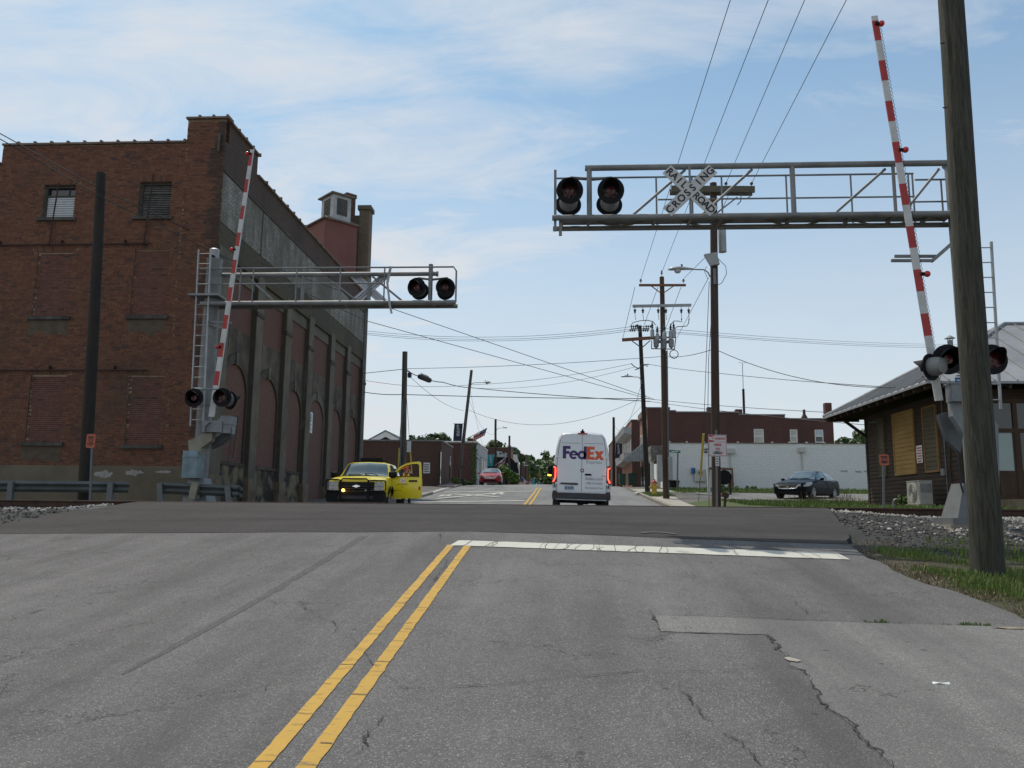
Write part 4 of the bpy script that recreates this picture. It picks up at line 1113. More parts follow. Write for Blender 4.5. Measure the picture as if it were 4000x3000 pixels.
# roof: hipped sheet metal with standing seams, deep eaves on rafter tails
EX, EY, EY2, EZ_ = 10.28, 23.35, 32.5, 5.50
RX, RY, RZ_ = 14.95, 27.9, 8.15
t = NT('sheet_metal_roof'); n1 = t.noise(.6, 6, .65); n2 = t.noise(6, 4)
t.col(t.mix(t.rng(n1,.35,.7), (0.31,0.315,0.32), (0.20,0.205,0.21))); t.set(Metallic=0.15, Roughness=t.rng(n2,.3,.7,.5,.7)); M_roof = t.mat
m = MB()
A_, B_, C_, D_ = Vector((EX,EY,EZ_)), Vector((EX,EY2,EZ_)), Vector((RX,RY,RZ_)), Vector((30,RY,RZ_))
F1, F2 = Vector((30,EY,EZ_)), Vector((30,EY2,EZ_))
m.poly(A_, C_, B_); m.poly(A_, F1, D_, C_); m.poly(B_, C_, D_, F2)
dz = Vector((0,0,.07)); m.poly(A_-dz, B_-dz, C_-dz); m.poly(A_-dz, C_-dz, D_-dz, F1-dz); m.poly(B_-dz, F2-dz, D_-dz, C_-dz)
m.poly(A_,B_,B_-dz,A_-dz); m.poly(A_,A_-dz,F1-dz,F1)
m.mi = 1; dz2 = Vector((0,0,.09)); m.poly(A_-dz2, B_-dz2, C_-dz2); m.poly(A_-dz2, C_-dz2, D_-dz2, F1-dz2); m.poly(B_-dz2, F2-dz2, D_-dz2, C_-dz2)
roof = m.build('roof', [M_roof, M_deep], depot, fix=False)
def seam(p, q): 
    m = MB(); up = Vector((0,0,.02)); m.bar(p+up, q+up, .03, .05); m.build('roof_seam', M_roof, roof)
for k in range(1, 18):
    y = lerp(EY, EY2, k/18); f = (y-EY)/(RY-EY) if y < RY else (EY2-y)/(EY2-RY)
    seam(Vector((EX,y,EZ_)), Vector((lerp(EX,RX,f), y, lerp(EZ_,RZ_,f))))
for k in range(1, 20):
    x = EX + k*.62; f = min(1,(x-EX)/(RX-EX))
    seam(Vector((x,EY,EZ_)), Vector((x, lerp(EY,RY,f), lerp(EZ_,RZ_,f))))
for p,q in ((A_,C_),(B_,C_),(C_,D_)): m = MB(); m.tube(p+Vector((0,0,.03)), q+Vector((0,0,.03)), .06, n=6); m.build('ridge_cap', M_roof, roof)
for k in range(13):
    y = lerp(EY+.35, EY2-.35, k/12); m = MB(); m.bar((EX+.06,y,EZ_-.13),(XD+.3,y,EZ_+.30),.07,.14); m.build('rafter_tail', M_clap, depot)
for k in range(14):
    x = EX+.45+k*.62; m = MB(); m.bar((x,EY+.06,EZ_-.13),(x,YN+.3,EZ_+.28),.07,.14); m.build('rafter_tail', M_clapx, depot)
m = MB(); m.box(EX+.02,XD+.0,EY2-.3,EY2-.22,EZ_-.2,EZ_-.06); m.bar((XD-.05,YFAR+.05,4.7),(EX+.4,YFAR+.05,5.33),.08,.1); m.build('eave_bracket', M_deep, depot)
m = MB(); m.tube((12.72,27,7.0),(12.72,27,7.42),.085,n=10); m.lathe([(0,.02),(.0,.17),(.10,.03)],(12.72,27,7.48),(0,0,1),10)
for a in range(3): m.tube((12.72+.08*math.cos(a*2.1),27+.08*math.sin(a*2.1),7.4),(12.72+.1*math.cos(a*2.1),27+.1*math.sin(a*2.1),7.5),.01,n=4)
m.build('roof_vent', M_galv, depot)
# doors on the track side
M_door = wood_mat('brown_door', (0.085,0.048,0.027), (0.048,0.028,0.018), 'z', 1.0)
m = MB(); y = YN-.02
m.box(12.3,12.46,y-.06,y+.05,2.25,5.05); m.box(12.46,14.4,y-.06,y+.05,5.0,5.12); m.box(13.02,13.14,y-.05,y+.05,2.25,5.0); m.box(13.72,13.85,y-.05,y+.05,2.25,5.0)
m.box(12.46,14.4,y-.045,y+.05,4.14,4.26); fr = m.build('door_frame', M_door, depot)
for k,(a,b) in enumerate(((12.46,13.02),(13.14,13.72),(13.85,14.4))):
    m = MB(); m.box(a,b,y-.005,y+.02,4.26,5.0); m.build('transom_pane', M_glass, fr)
    m = MB(); m.box(a,b,y-.03,y+.03,2.25,3.05); m.box(a+.06,b-.06,y-.045,y-.02,2.35,2.95); m.box(a,a+.05,y-.03,y+.03,3.05,4.14); m.box(b-.05,b,y-.03,y+.03,3.05,4.14)
    d = m.build('door', M_door, fr)
    m = MB(); m.box(a+.05,b-.05,y-.012,y+.01,3.05,4.14); m.build('door_pane', plain('frosted_pane', (0.30,0.38,0.36), .25, 0, .05, 1) if k == 0 else M_glass, fr)
m = MB(); m.tube((13.3,y-.05,3.0),(13.3,y-.05,3.12),.02,n=6); m.build('door_handle', M_galv, fr)
m = MB(); m.box(12.0,22,YN-1.6,YN-.05,1.6,2.22); m.build('platform_step', plain('platform_wood', (0.20,0.16,0.10), .9, 0, .15, 3), depot)
# wall furniture
m = MB(); m.tube((XD-.04,25.25,2.3),(XD-.04,25.25,5.2),.016,n=5); m.build('conduit', M_greypaint, depot)
m = MB(); m.box(XD-.13,XD-.03,25.22,25.42,2.95,3.16); m.build('meter_box', M_greypaint, depot)
m = MB(); m.path([(XD-.05,24.9,2.0),(XD-.06,24.95,3.2),(XD-.06,24.8,4.2)],.02,5); m.build('cable', M_wire, depot)
lamp = Vector((XD-.3,30.0,5.05)); m = MB(); m.lathe([(0,.02),(.05,.05),(.09,.17),(.10,.17)], lamp+Vector((0,0,.08)), (0,0,-1), 10); m.tube(lamp, lamp+Vector((.3,0,.12)), .015, n=5); m.build('wall_lamp', M_greypaint, depot)
sgn, u_, v_, n_ = plane_board('wall_notice', 'small white notice with red lettering on the dark clapboards between boarded windows', 'sign', (XD-.045, 27.0, 3.70), (0,-1,0), (0,0,1), .42, .56, .01, M_white)
m = MB()
for k in range(6):
    zz = 3.92 - k*.085; m.box(XD-.0475, XD-.0465, 26.82+.02*(k%3), 27.17-.03*(k%2), zz-.045, zz)
m.build('lettering', plain('red_print', (0.45,0.10,0.11), .6), sgn)

# ------------------------------------------------------------------ crossing signals
def signal_light(parent, c, d, r=.255, tilt=0.0, back=False):
    """round flasher: black target disc, visor, dark lens, grey lamp housing; c = centre of the disc, d = direction it faces"""
    c, d = Vector(c), Vector(d).normalized()
    m = MB(); m.lathe([(-.012, r*.3),(-.012,r),(.012,r),(.012,r*.62)], c, d, 28); g = m.build('signal_light', M_black, parent, smooth_deg=40)
    m = MB(); m.lathe([(.012,r*.60),(.012,r*.30),(.035,.0)], c, d, 20, caps=False); m.build('lens', M_darklens, g, smooth_deg=60)
    # visor: open hood over the lens
    a = Vector((0,0,1)); x = d.cross(a).normalized(); y = x.cross(d).normalized(); m = MB(); n = 18; vs_ = []
    for k in range(n+1):
        th = lerp(-.18*PI, 1.18*PI, k/n); p = c + (x*math.cos(th)+y*math.sin(th))*r*.62
        dep = .30*(0.35+0.65*max(0,math.sin(th)))**1; vs_ += [tuple(p+d*.01), tuple(p+d*dep)]
    m.add(vs_, [[2*k,2*k+2,2*k+3,2*k+1] for k in range(n)]); m.build('visor', M_black, g, smooth_deg=60)
    m = MB(); m.lathe([(-.012,r*.70),(-.12,r*.70),(-.22,r*.58),(-.24,r*.2)], c, d, 20); m.build('housing', M_lamphs, g, smooth_deg=50)
    return g
M_lamphs = plain('pale_housing', (0.20,0.205,0.20), .55, .05, .1, 4)
def ladder(parent, p0, p1, w, rungs, mat=M_alu, side=(1,0,0), rail=.03):
    s = Vector(side); p0, p1 = Vector(p0), Vector(p1); m = MB()
    for k in (-1,1): m.bar(p0+s*k*w/2, p1+s*k*w/2, .035, .05, up=(0,1,0))
    l = m.build('ladder', mat, parent)
    for k in range(rungs):
        q = p0.lerp(p1, (k+.6)/rungs); m = MB(); m.tube(q-s*w/2, q+s*w/2, .012, n=5); m.build('rung', mat, l)
    return l

# near cantilever, mast on the right, arm reaching over the right-hand lane
Y0, YB_ = 15.0, 15.55
cnt = thing('signal_cantilever', 'near grey tubular signal cantilever reaching over the road from the right', 'crossing signal', (7.12, 15.2, 1.58))
MX = 7.52
m = MB()
m.lathe([(0,.205),(1.95,.205),(1.96,.17),(6.9,.17),(6.91,.18),(6.95,.21),(7.0,.21),(7.03,.08),(7.12,.08)], (MX,15.3,1.45), (0,0,1), 20); m.build('mast', M_galv, cnt, smooth_deg=40)
m = MB(); m.box(6.78,7.72,14.85,15.72,1.40,1.62); m.build('footing', M_concrete, cnt)
m = MB()
m.add([(6.92,14.92,1.62),(7.62,14.92,1.62),(7.62,15.62,1.62),(6.92,15.62,1.62),(7.14,15.05,2.35),(7.58,15.05,2.35),(7.58,15.5,2.35),(7.14,15.5,2.35)], [[4,5,6,7],[0,1,5,4],[1,2,6,5],[2,3,7,6],[3,0,4,7]])
m.box(6.84,7.70,14.88,15.68,1.62,1.74); m.build('base_cover', plain('light_grey_paint',(0.135,0.14,0.14),.6,.05,.1,3), cnt)
def bx(px, py, Y=Y0): return at(px, py, Y)
zT, zB = at(2900,648,Y0).z, at(2900,843,Y0).z
xl_t, xl_b = at(2285,655,Y0).x, at(2157,850,Y0).x
m = MB(); m.tube((xl_t,Y0,zT),(MX-.02,Y0,zT),.058,n=14); m.build('top_chord', M_galv, cnt, smooth_deg=40)
m = MB(); m.tube((xl_b,Y0,zB),(MX,Y0,zB),.055,n=14); m.build('bottom_chord', M_galv, cnt, smooth_deg=40)
zBb = at(2900,886,YB_).z
m = MB(); m.tube((at(2160,890,YB_).x,YB_,zBb),(MX,YB_,zBb),.052,n=14); m.build('bottom_chord', M_galv, cnt, smooth_deg=40)
m = MB(); m.box(xl_b+.15,MX-.15,Y0+.06,YB_-.05,zB+.03,zB+.05); m.build('walkway_grating', M_greypaint, cnt)
for px in (2195,2300,2560,2700,2820,3095,3330,3500,3640):
    x = at(px,843,Y0).x; m = MB(); m.bar((x,Y0,zB-.01),(x,YB_,zBb),.05,.05); m.build('cross_strut', M_galv, cnt)
for px, r_ in ((2302,.05),(3098,.05),(3494,.032)):
    x = at(px,750,Y0).x; m = MB(); m.tube((x,Y0,zB),(x,Y0,zT),r_,n=12); m.build('web_post', M_galv, cnt, smooth_deg=40)
for (a,b) in (((2474,838),(2676,664)),((2745,836),(2938,662)),((3262,833),(3458,660)),((3528,833),(3668,660))):
    m = MB(); m.tube(at(*a,Y0+.02),at(*b,Y0+.02),.026,n=10); m.build('diagonal', M_galv, cnt, smooth_deg=40)
hr = MB(); zh = at(2700,690,YB_).z; zm = at(2900,776,YB_).z
xa, xb_ = at(2172,690,YB_).x, at(3568,690,YB_).x
hr.tube((xa,YB_,zh),(xb_,YB_,zh),.02,n=8); hr.tube((at(2570,777,YB_).x,YB_,zm),(xb_,YB_,zm),.018,n=8)
zh2, zm2 = at(3620,702,YB_).z, at(3620,788,YB_).z
hr.tube((at(3574,702,YB_).x,YB_,zh2),(MX,YB_,zh2),.02,n=8); hr.tube((at(3574,788,YB_).x,YB_,zm2),(MX,YB_,zm2),.018,n=8)
h = hr.build('handrail', M_galv, cnt, smooth_deg=40)
for px in (2564,2704,2820,3073,3326,3552,3568):
    x = at(px,760,YB_).x; m = MB(); m.tube((x,YB_,zBb),(x,YB_,zh),.018,n=8); m.build('baluster', M_galv, h, smooth_deg=40)
x = at(3679,760,YB_).x; m = MB(); m.tube((x,YB_,zBb),(x,YB_,zh2),.018,n=8); m.build('baluster', M_galv, h, smooth_deg=40)
m = MB(); x = at(2169,750,Y0).x; m.bar((x,Y0+.05,zB-.25),(x,Y0+.05,at(2168,660,Y0).z),.05,.03,up=(0,1,0)); m.bar((x+.1,Y0+.1,zB-.32),(x+.1,Y0+.1,zB+.08),.06,.05,up=(0,1,0)); m.build('end_post', M_galv, cnt)
m = MB(); pts = []
for k in range(41):
    px = lerp(2330, 3690, k/40); y = 868 + 14*math.sin(k*.62); pts.append(at(px, y, 15.35))
m.path(pts, .018, 6); m.build('flexible_conduit', plain('ribbed_conduit',(0.22,0.20,0.15),.5,.3,.1,9), cnt, smooth_deg=60)
# two pairs of flashers hung from the end post
for px in (2226, 2386):
    c = at(px, 744, Y0-.12); signal_light(cnt, c, (0,-1,-.12))
    c2 = at(px-6, 800, Y0+.42); signal_light(cnt, c2, (-.05,1,-.28))
    m = MB(); top = at(px+4, 692, Y0); m.path([c+Vector((.02,.16,.1)), c+Vector((.02,.2,.25)), top+Vector((0,.1,.03)), Vector((at(2302,700,Y0).x, Y0+.06, top.z-.02))], .03, 8); m.build('light_bracket', M_darkgrey, cnt, smooth_deg=50)
    m = MB(); m.tube(c+Vector((0,.2,0)), c2+Vector((0,-.2,.02)), .05, n=8); m.build('junction_neck', M_greypaint, cnt)
# flashers on the mast
fl = [(at(3703,1404,14.25),(0,-1,0)),(at(3876,1404,14.25),(.05,-1,0))]
for c, d in fl: signal_light(cnt, c, d, .262)
c = at(3636,1434,14.35); signal_light(cnt, c, (-.55,.83,0), .235)
m = MB(); m.tube(fl[0][0]+Vector((0,.2,0)), fl[1][0]+Vector((0,.2,0)), .04, n=8); m.tube(c+Vector((.1,-.08,.0)), Vector((MX,15.2,c.z)), .04, n=8); m.build('light_crossarm', M_greypaint, cnt)
ladder(cnt, at(3835,1598,15.5)+Vector((.13,0,0)), at(3800,945,15.5)+Vector((.13,0,0)), .42, 11)
m = MB(); tp = at(3725,1010,15.1); 
m.bar(at(3720,950,15.1), at(3640,1020,15.1), .06,.09,up=(0,1,0)); m.bar(at(3640,1018,15.0), at(3482,1018,15.0), .05,.05); m.bar(at(3655,1001,15.3), at(3495,1001,15.3), .05,.05); m.build('gate_rest', M_galv, cnt)
bl, u_, v_, n_ = plane_board('id_sign', 'small blue emergency notice plate on the right signal mast', 'sign', at(3757,1498,14.98), (1,0,0), (0,0,1), .22, .22, .01, plain('blue_sheeting',(0.02,0.13,0.42),.5))
c0 = ORG[bl.name]; m = MB()
for k in range(4): m.box(c0.x-.085+.012*(k%2), c0.x+.085-.015*(k%3), c0.y-.0015, c0.y-.0005, c0.z+.072-k*.046-.024, c0.z+.072-k*.046)
m.build('lettering', M_bluewhite, bl)

# the crossbuck hung on the near cantilever
xb = thing('crossbuck_sign', 'white RAILROAD CROSSING crossbuck lettered in black, facing the camera', 'crossing sign', at(2696,744,Y0-.12))
cb = ORG[xb.name]
u1 = (at(2792,832,cb.y) - at(2603,661,cb.y)); u1.y = 0; u1.normalize()
u2 = (at(2790,660,cb.y) - at(2605,835,cb.y)); u2.y = 0; u2.normalize()
M_xb = plain('white_sheeting', (0.50,0.50,0.48), .55, 0, .06, 4)
LX, WX = 1.22, .228
for k, (uu, words_) in enumerate(((u1, ('RAIL','ROAD')), (u2, ('CROS','SING')))):
    vv = Vector((-uu.z, 0, uu.x)); yy = cb.y - .006*k
    m = MB(); m.prism([Vector((cb.x,yy,cb.z)) + uu*a + vv*b for a,b in ((-LX/2,-WX/2),(LX/2,-WX/2),(LX/2,WX/2),(-LX/2,WX/2))], (0,.004,0)); bl_ = m.build('blade', M_xb, xb)
    for s, w_ in ((-1,words_[0]),(1,words_[1])):
        for q, ch in enumerate(w_):
            if k == 0: off = (-.53 + .125*q) if s < 0 else (.155 + .125*q)
            else: off = (-.535 + .155*q) if s < 0 else (.07 + .155*q)
            m = MB(); put_text(m, ch, Vector((cb.x,yy-.002,cb.z)) + uu*off, uu, vv, .19, bold=.006); m.build('letter', M_letter, bl_)
m = MB()
for s in (-1,1): m.lathe([(0,.018),(.012,.018)], (cb.x-.0, cb.y-.008, cb.z+s*.16), (0,-1,0), 8)
m.bar((cb.x,cb.y+.02,cb.z-.5),(cb.x,cb.y+.02,cb.z+.5),.04,.02,up=(0,1,0)); m.build('bolt_strap', M_greypaint, xb)

# gates: red and white striped arms standing upright
def stripes(parent, base, tip, w0, w1, t, n_first, st, face):
    base, tip = Vector(base), Vector(tip); L = (tip-base).length; d = (tip-base).normalized(); f = Vector(face); s = d.cross(f).normalized()
    m = MB(); a = 0; red = False; k = 0
    cuts = sorted([L, L-.10] + [L-.10-st*(i+1) for i in range(60) if L-.10-st*(i+1) > n_first] + [0]); K_ = len(cuts)-1
    for k in range(len(cuts)-1):
        m.mi = 1 if (K_-1-k) % 2 == 1 and k > 0 else 0
        p, q = base+d*cuts[k], base+d*cuts[k+1]; wa, wb = lerp(w0,w1,cuts[k]/L), lerp(w0,w1,cuts[k+1]/L)
        m.add([tuple(x) for x in (p-s*wa/2-f*t/2,p+s*wa/2-f*t/2,p+s*wa/2+f*t/2,p-s*wa/2+f*t/2,q-s*wb/2-f*t/2,q+s*wb/2-f*t/2,q+s*wb/2+f*t/2,q-s*wb/2+f*t/2)],
              [[0,1,5,4],[1,2,6,5],[2,3,7,6],[3,0,4,7],[4,5,6,7],[0,3,2,1]])
    return m.build('arm', [M_gwhite, M_gred], parent)
M_gwhite = plain('gate_white', (0.52,0.52,0.50), .55, 0, .08, 4)
M_gred = plain('gate_red', (0.38,0.035,0.030), .55, 0, .08, 4)
def ball(parent, c, r, side):
    m = MB(); n = 7; m.lathe([(r*math.cos(PI*k/n)*-1, max(.002, r*math.sin(PI*k/n))) for k in range(n+1)], c, (0,-1,0), 12); l = m.build('gate_lamp', M_redlens, parent, smooth_deg=80)
    m = MB(); m.tube(Vector(c)-Vector(side)*.11, Vector(c)-Vector(side)*r*.8, .035, n=8); m.build('lamp_socket', M_black, l)
YG = 14.55
g1 = thing('crossing_gate', 'right raised crossing gate arm with red and white stripes beside the near mast', 'gate', at(3690,1580,YG))
gb, gt = at(3668,1565,YG), at(3415,63,YG)
stripes(g1, gb, gt, .135, .115, .03, .6, .405, (0,-1,0))
arm_d = (gt-gb).normalized()
for (px,py) in ((3443,92),(3537,585),(3622,1070)): ball(g1, at(px,py,YG-.02), .058, (1,0,0))
m = MB(); s_ = arm_d.cross(Vector((0,-1,0))).normalized(); s_ = s_ if s_.x > 0 else -s_; pts = []
L_ = (gt-gb).length
for k in range(300):
    f = k/299; pts.append(gb + arm_d*(f*L_*.97) + s_*(.085+.014*math.sin(k*1.9)) + Vector((0,.014*math.cos(k*1.9),0)))
m.path(pts, .005, 3, caps=False); m.build('coiled_cable', M_black, g1)
def gate_mech(parent, piv, s, Y):
    """mechanism case, arm cradle and counterweight, s = side of the mast"""
    x, y, z = piv
    m = MB(); m.prism([(x-.05*s,Y-.08,z+.20),(x+.34*s,Y-.08,z+.05),(x+.34*s,Y-.08,z-.35),(x+.12*s,Y-.08,z-.62),(x-.05*s,Y-.08,z-.30)], (0,.16,0)); m.build('arm_cradle', M_greypaint, parent, fix=True)
    m = MB(); m.box(min(x-.10*s,x+.28*s),max(x-.10*s,x+.28*s),Y-.22,Y+.02,z-.06,z+.24); m.box(min(x-.12*s,x+.30*s),max(x-.12*s,x+.30*s),Y-.24,Y+.03,z+.24,z+.265); m.build('mechanism_box', M_greypaint, parent)
gate_mech(g1, at(3720,1560,YG), 1, YG)
m = MB(); p = at(3700,1590,14.9); m.prism([at(3665,1620,14.85),at(3700,1720,14.85),at(3752,1770,14.85),at(3762,1700,14.85),at(3700,1610,14.85)], (0,.12,0)); m.build('counterweight_arm', M_darkgrey, g1, fix=True)
m = MB(); m.prism([at(3880,1640,15.0),at(3900,1660,15.0),at(3905,1900,15.0),at(3880,1900,15.0)], (0,.3,0)); m.build('counterweight', M_greypaint, g1, fix=True)
m = MB(); m.path([at(3750,1690,14.9),at(3742,1780,14.9),at(3748,1870,14.95),at(3762,1925,14.98)], .018, 6); m.build('control_cable', M_wire, g1)

# far cantilever on the left, seen from behind
Y1, Y1f = 22.9, 22.35
cf = thing('signal_cantilever', 'far grey signal cantilever in front of the brick warehouse, arm reaching to the right', 'crossing signal', (-10.15, 22.7, 1.7))
ms = at(830,1300,22.7).x
m = MB(); m.lathe([(0,.21),(2.9,.21),(2.91,.235),(7.15,.215),(7.2,.235),(7.24,.235)], (-10.13,22.7,1.75), (0,0,1), 20); m.build('mast', M_galv, cf, smooth_deg=40)
m = MB(); m.add([(-10.5,22.35,1.7),(-9.7,22.35,1.7),(-9.7,23.05,1.7),(-10.5,23.05,1.7),(-10.34,22.45,2.6),(-9.92,22.45,2.6),(-9.92,22.95,2.6),(-10.34,22.95,2.6)], [[4,5,6,7],[0,1,5,4],[1,2,6,5],[2,3,7,6],[3,0,4,7]]); m.box(-10.9,-9.75,22.2,23.2,1.6,1.93); m.build('base_cover', M_greypaint, cf)
zt1, zb1 = at(1300,1072,Y1).z, at(1300,1198,Y1).z; zbf = at(1300,1183,Y1f).z
xr_t, xr_b = at(1705,1073,Y1).x, at(1787,1200,Y1).x
m = MB(); m.tube((-9.95,Y1,zt1),(xr_t,Y1,zt1),.065,n=14); m.lathe([(0,.085),(.05,.085)],(xr_t,Y1,zt1),(1,0,0),14); m.build('top_chord', M_galv, cf, smooth_deg=40)
m = MB(); m.tube((-10.1,Y1,zb1),(xr_b,Y1,zb1),.065,n=14); m.build('bottom_chord', M_galv, cf, smooth_deg=40)
m = MB(); m.tube((-10.3,Y1f,zbf),(at(1780,1185,Y1f).x,Y1f,zbf),.065,n=14); m.build('bottom_chord', M_galv, cf, smooth_deg=40)
m = MB(); m.box(-10.0,xr_b-.1,Y1f+.06,Y1-.06,zbf+.02,zbf+.04); m.build('walkway_grating', M_darkgrey, cf)
for px in (985,1100,1195,1340,1500,1690): 
    x = at(px,1190,Y1f).x; m = MB(); m.bar((x,Y1f,zbf),(x,Y1,zb1),.06,.05); m.build('cross_strut', M_galv, cf)
for px, r_ in ((1182,.05),(1681,.065)):
    x = at(px,1130,Y1).x; m = MB(); m.tube((x,Y1,zb1),(x,Y1,zt1+(.28 if px>1600 else 0)),r_,n=12); m.build('web_post', M_galv, cf, smooth_deg=40)
for (a,b) in (((1065,1172),(963,1080)),((1390,1172),(1270,1080)),((1570,1175),(1455,1080))):
    m = MB(); m.tube(at(*a,Y1),at(*b,Y1),.03,n=10); m.build('diagonal', M_galv, cf, smooth_deg=40)
hr = MB(); zh = at(1300,1046,Y1f).z; zm = at(1300,1107,Y1f).z; xh0, xh1 = at(773,1040,Y1f).x, at(1772,1046,Y1f).x
hr.path([(xh0,Y1f,zm),(xh0,Y1f,zh),(xh1,Y1f,zh),(xh1+.08,Y1f,zh-.12),(xh1+.08,Y1f,zbf)],.025,8); hr.tube((xh0,Y1f,zm),(at(1495,1107,Y1f).x,Y1f,zm),.02,n=8)
h = hr.build('handrail', M_galv, cf, smooth_deg=40)
for px in (822,938,988,1157,1328,1501,1681):
    x = at(px,1110,Y1f).x; m = MB(); m.tube((x,Y1f,zbf),(x,Y1f,zh),.022,n=8); m.build('baluster', M_galv, h, smooth_deg=40)
for px, q in ((1627,-.25),(1740,.12)):
    c = at(px, 1122, Y1-.2); signal_light(cf, c, (q,-1,-.1), .28); c2 = at(px+14 if px<1700 else px+2, 1138, Y1+.3); signal_light(cf, c2, (.2,1,-.15), .27)
    m = MB(); m.path([c+Vector((0,.2,.1)), c+Vector((.02,.2,.33)), Vector((at(1681,1090,Y1).x, Y1, c.z+.28))], .035, 8); m.build('light_bracket', M_darkgrey, cf, smooth_deg=50)
for px, py, d in ((758,1554,(0,-1,0)),(868,1552,(.03,-1,0))): signal_light(cf, at(px,py,21.85), d, .262)
signal_light(cf, at(900,1564,22.2), (.5,.86,0), .26)
m = MB(); m.tube(at(758,1520,22.1),at(885,1522,22.1),.03,n=8); m.build('light_crossarm', M_greypaint, cf)
ladder(cf, at(768,1665,22.3), at(800,975,22.3), .36, 17, rail=.03)
p = at(836,1008,22.7); m = MB(); m.lathe([(-.30,.13),(-.12,.14),(.2,.14),(.24,.15),(.28,.10)], p, (0,0,1), 14); be = m.build('bell', M_alu, cf, smooth_deg=40)
m = MB(); m.lathe([(0,.09),(.02,.06)], p+Vector((.01,-.135,-.03)), (.1,-1,0), 14); m.build('bell_mouth', M_black, be)
m = MB(); q = at(838,1152,22.4); m.box(at(745,1152,22.4).x,-9.75,22.2,22.9,q.z-.06,q.z); m.build('platform', M_galv, cf)
m = MB(); m.bar(at(800,1255,22.4),at(905,1262,22.4),.04,.06); m.bar(at(805,1262,22.45),at(870,1280,22.45),.04,.06); m.build('gate_rest', M_galv, cf)
# torn strip of tape hanging on the far arm
tp = [at(1527,1040,22.2),at(1519,1075,22.25),at(1513,1105,22.22),at(1518,1150,22.25),at(1523,1195,22.2),at(1530,1225,22.2)]
hs = thing('torn_strip', 'torn pale strip hanging from the far cantilever arm', 'strip', tp[0])
m = MB()
for i in range(5): m.bar(tp[i], tp[i+1], .075 if i < 2 else .06, .008, up=(0,1,0))
m.build('ribbon', M_alu if True else M_white, hs)
# crossbuck seen from the back
xk = thing('crossbuck_sign', 'bare metal back of a crossbuck on the far cantilever', 'crossing sign', at(1443,1130,Y1+.1))
cb = ORG[xk.name]; M_xback = plain('bare_sign_metal', (0.40,0.41,0.44), .45, .4, .08, 4)
for k, s in enumerate((-1,1)):
    uu = Vector((.74,0,s*.67)).normalized(); vv = Vector((-uu.z,0,uu.x)); yy = cb.y + (.02 if k == 0 else 0)
    m = MB(); m.prism([Vector((cb.x,yy,cb.z)) + uu*a + vv*b for a,b in ((-.66,-.12),(.66,-.12),(.66,.12),(-.66,.12))], (0,.006,0)); bl_ = m.build('blade', M_xback, xk)
    m = MB()
    for o in (-.035,.035): m.bar(Vector((cb.x,yy-.012,cb.z))-uu*.62+vv*o, Vector((cb.x,yy-.012,cb.z))+uu*.62+vv*o, .012, .02, up=(0,1,0))
    m.build('stiffener', M_galv, bl_)
m = MB(); m.bar((cb.x,cb.y-.02,cb.z-.5),(cb.x,cb.y-.02,cb.z+.45),.10,.04,up=(0,1,0)); m.build('mounting_post', M_galv, xk)
# left gate
YG2 = 22.1
g2 = thing('crossing_gate', 'left raised crossing gate arm with red and white stripes in front of the brick warehouse', 'gate', at(830,1640,YG2))
gb, gt = at(825,1628,YG2), at(985,585,YG2)
stripes(g2, gb, gt, .15, .092, .04, .75, .405, (0,-1,0))
m = MB(); d_ = (gt-gb).normalized(); m.bar(gb+Vector((.083,0,0)), gb+d_*7.9+Vector((.052,0,0)), .014, .05, up=(0,1,0)); m.build('arm_edge', M_gwhite, g2)
for (px,py) in ((966,600),(905,974),(849,1355)): ball(g2, at(px,py,YG2-.02), .06, (-1,0,0))
M_tan = plain('tan_grey_paint', (0.24,0.23,0.17), .55, .1, .12, 3)
m = MB(); m.prism([at(800,1690,22.2),at(830,1690,22.2),at(825,1722,22.2),at(785,1750,22.2),at(780,1775,22.2),at(738,1775,22.2),at(735,1720,22.2),at(765,1712,22.2)], (0,.25,0)); m.build('cradle_arm', M_tan, g2, fix=True)
m = MB(); m.prism([at(866,1695,22.6),at(905,1660,22.6),at(900,1700,22.6),at(862,1735,22.6),at(826,1752,22.6),at(826,1720,22.6)], (0,.2,0)); m.build('counterweight_arm', M_darkgrey, g2, fix=True)
m = MB(); p = at(840,1665,22.3); m.box(p.x-.28,p.x+.28,22.1,22.5,p.z-.18,p.z+.14); p2 = at(888,1660,22.4); m.box(p2.x-.16,p2.x+.16,22.15,22.6,p2.z-.25,p2.z+.16); m.box(p2.x-.10,p2.x+.18,22.13,22.6,p2.z+.0,p2.z+.23); m.build('mechanism_box', M_greypaint, g2)
m = MB(); a, b = at(728,1762,22.3), at(778,1868,22.3); m.box(a.x,b.x,22.1,22.6,b.z,a.z); m.box(a.x-.015,b.x+.015,22.085,22.61,a.z-.18,a.z-.15); m.build('battery_box', plain('blue_grey_paint',(0.17,0.24,0.27),.45,.1,.2,2.5), g2)
m = MB(); m.path([at(822,1650,22.0),at(805,1665,22.0),at(803,1685,22.0)],.02,5); m.path([at(905,1670,22.2),at(898,1740,22.2),at(890,1810,22.2)],.012,5); m.build('control_cable', M_wire, g2)
m = MB(); m.prism([at(748,1882,22.0),at(775,1885,22.0),at(760,1950,22.0),at(733,1950,22.0)], (0,.3,0)); m.build('stanchion', M_tan, g2, fix=True)
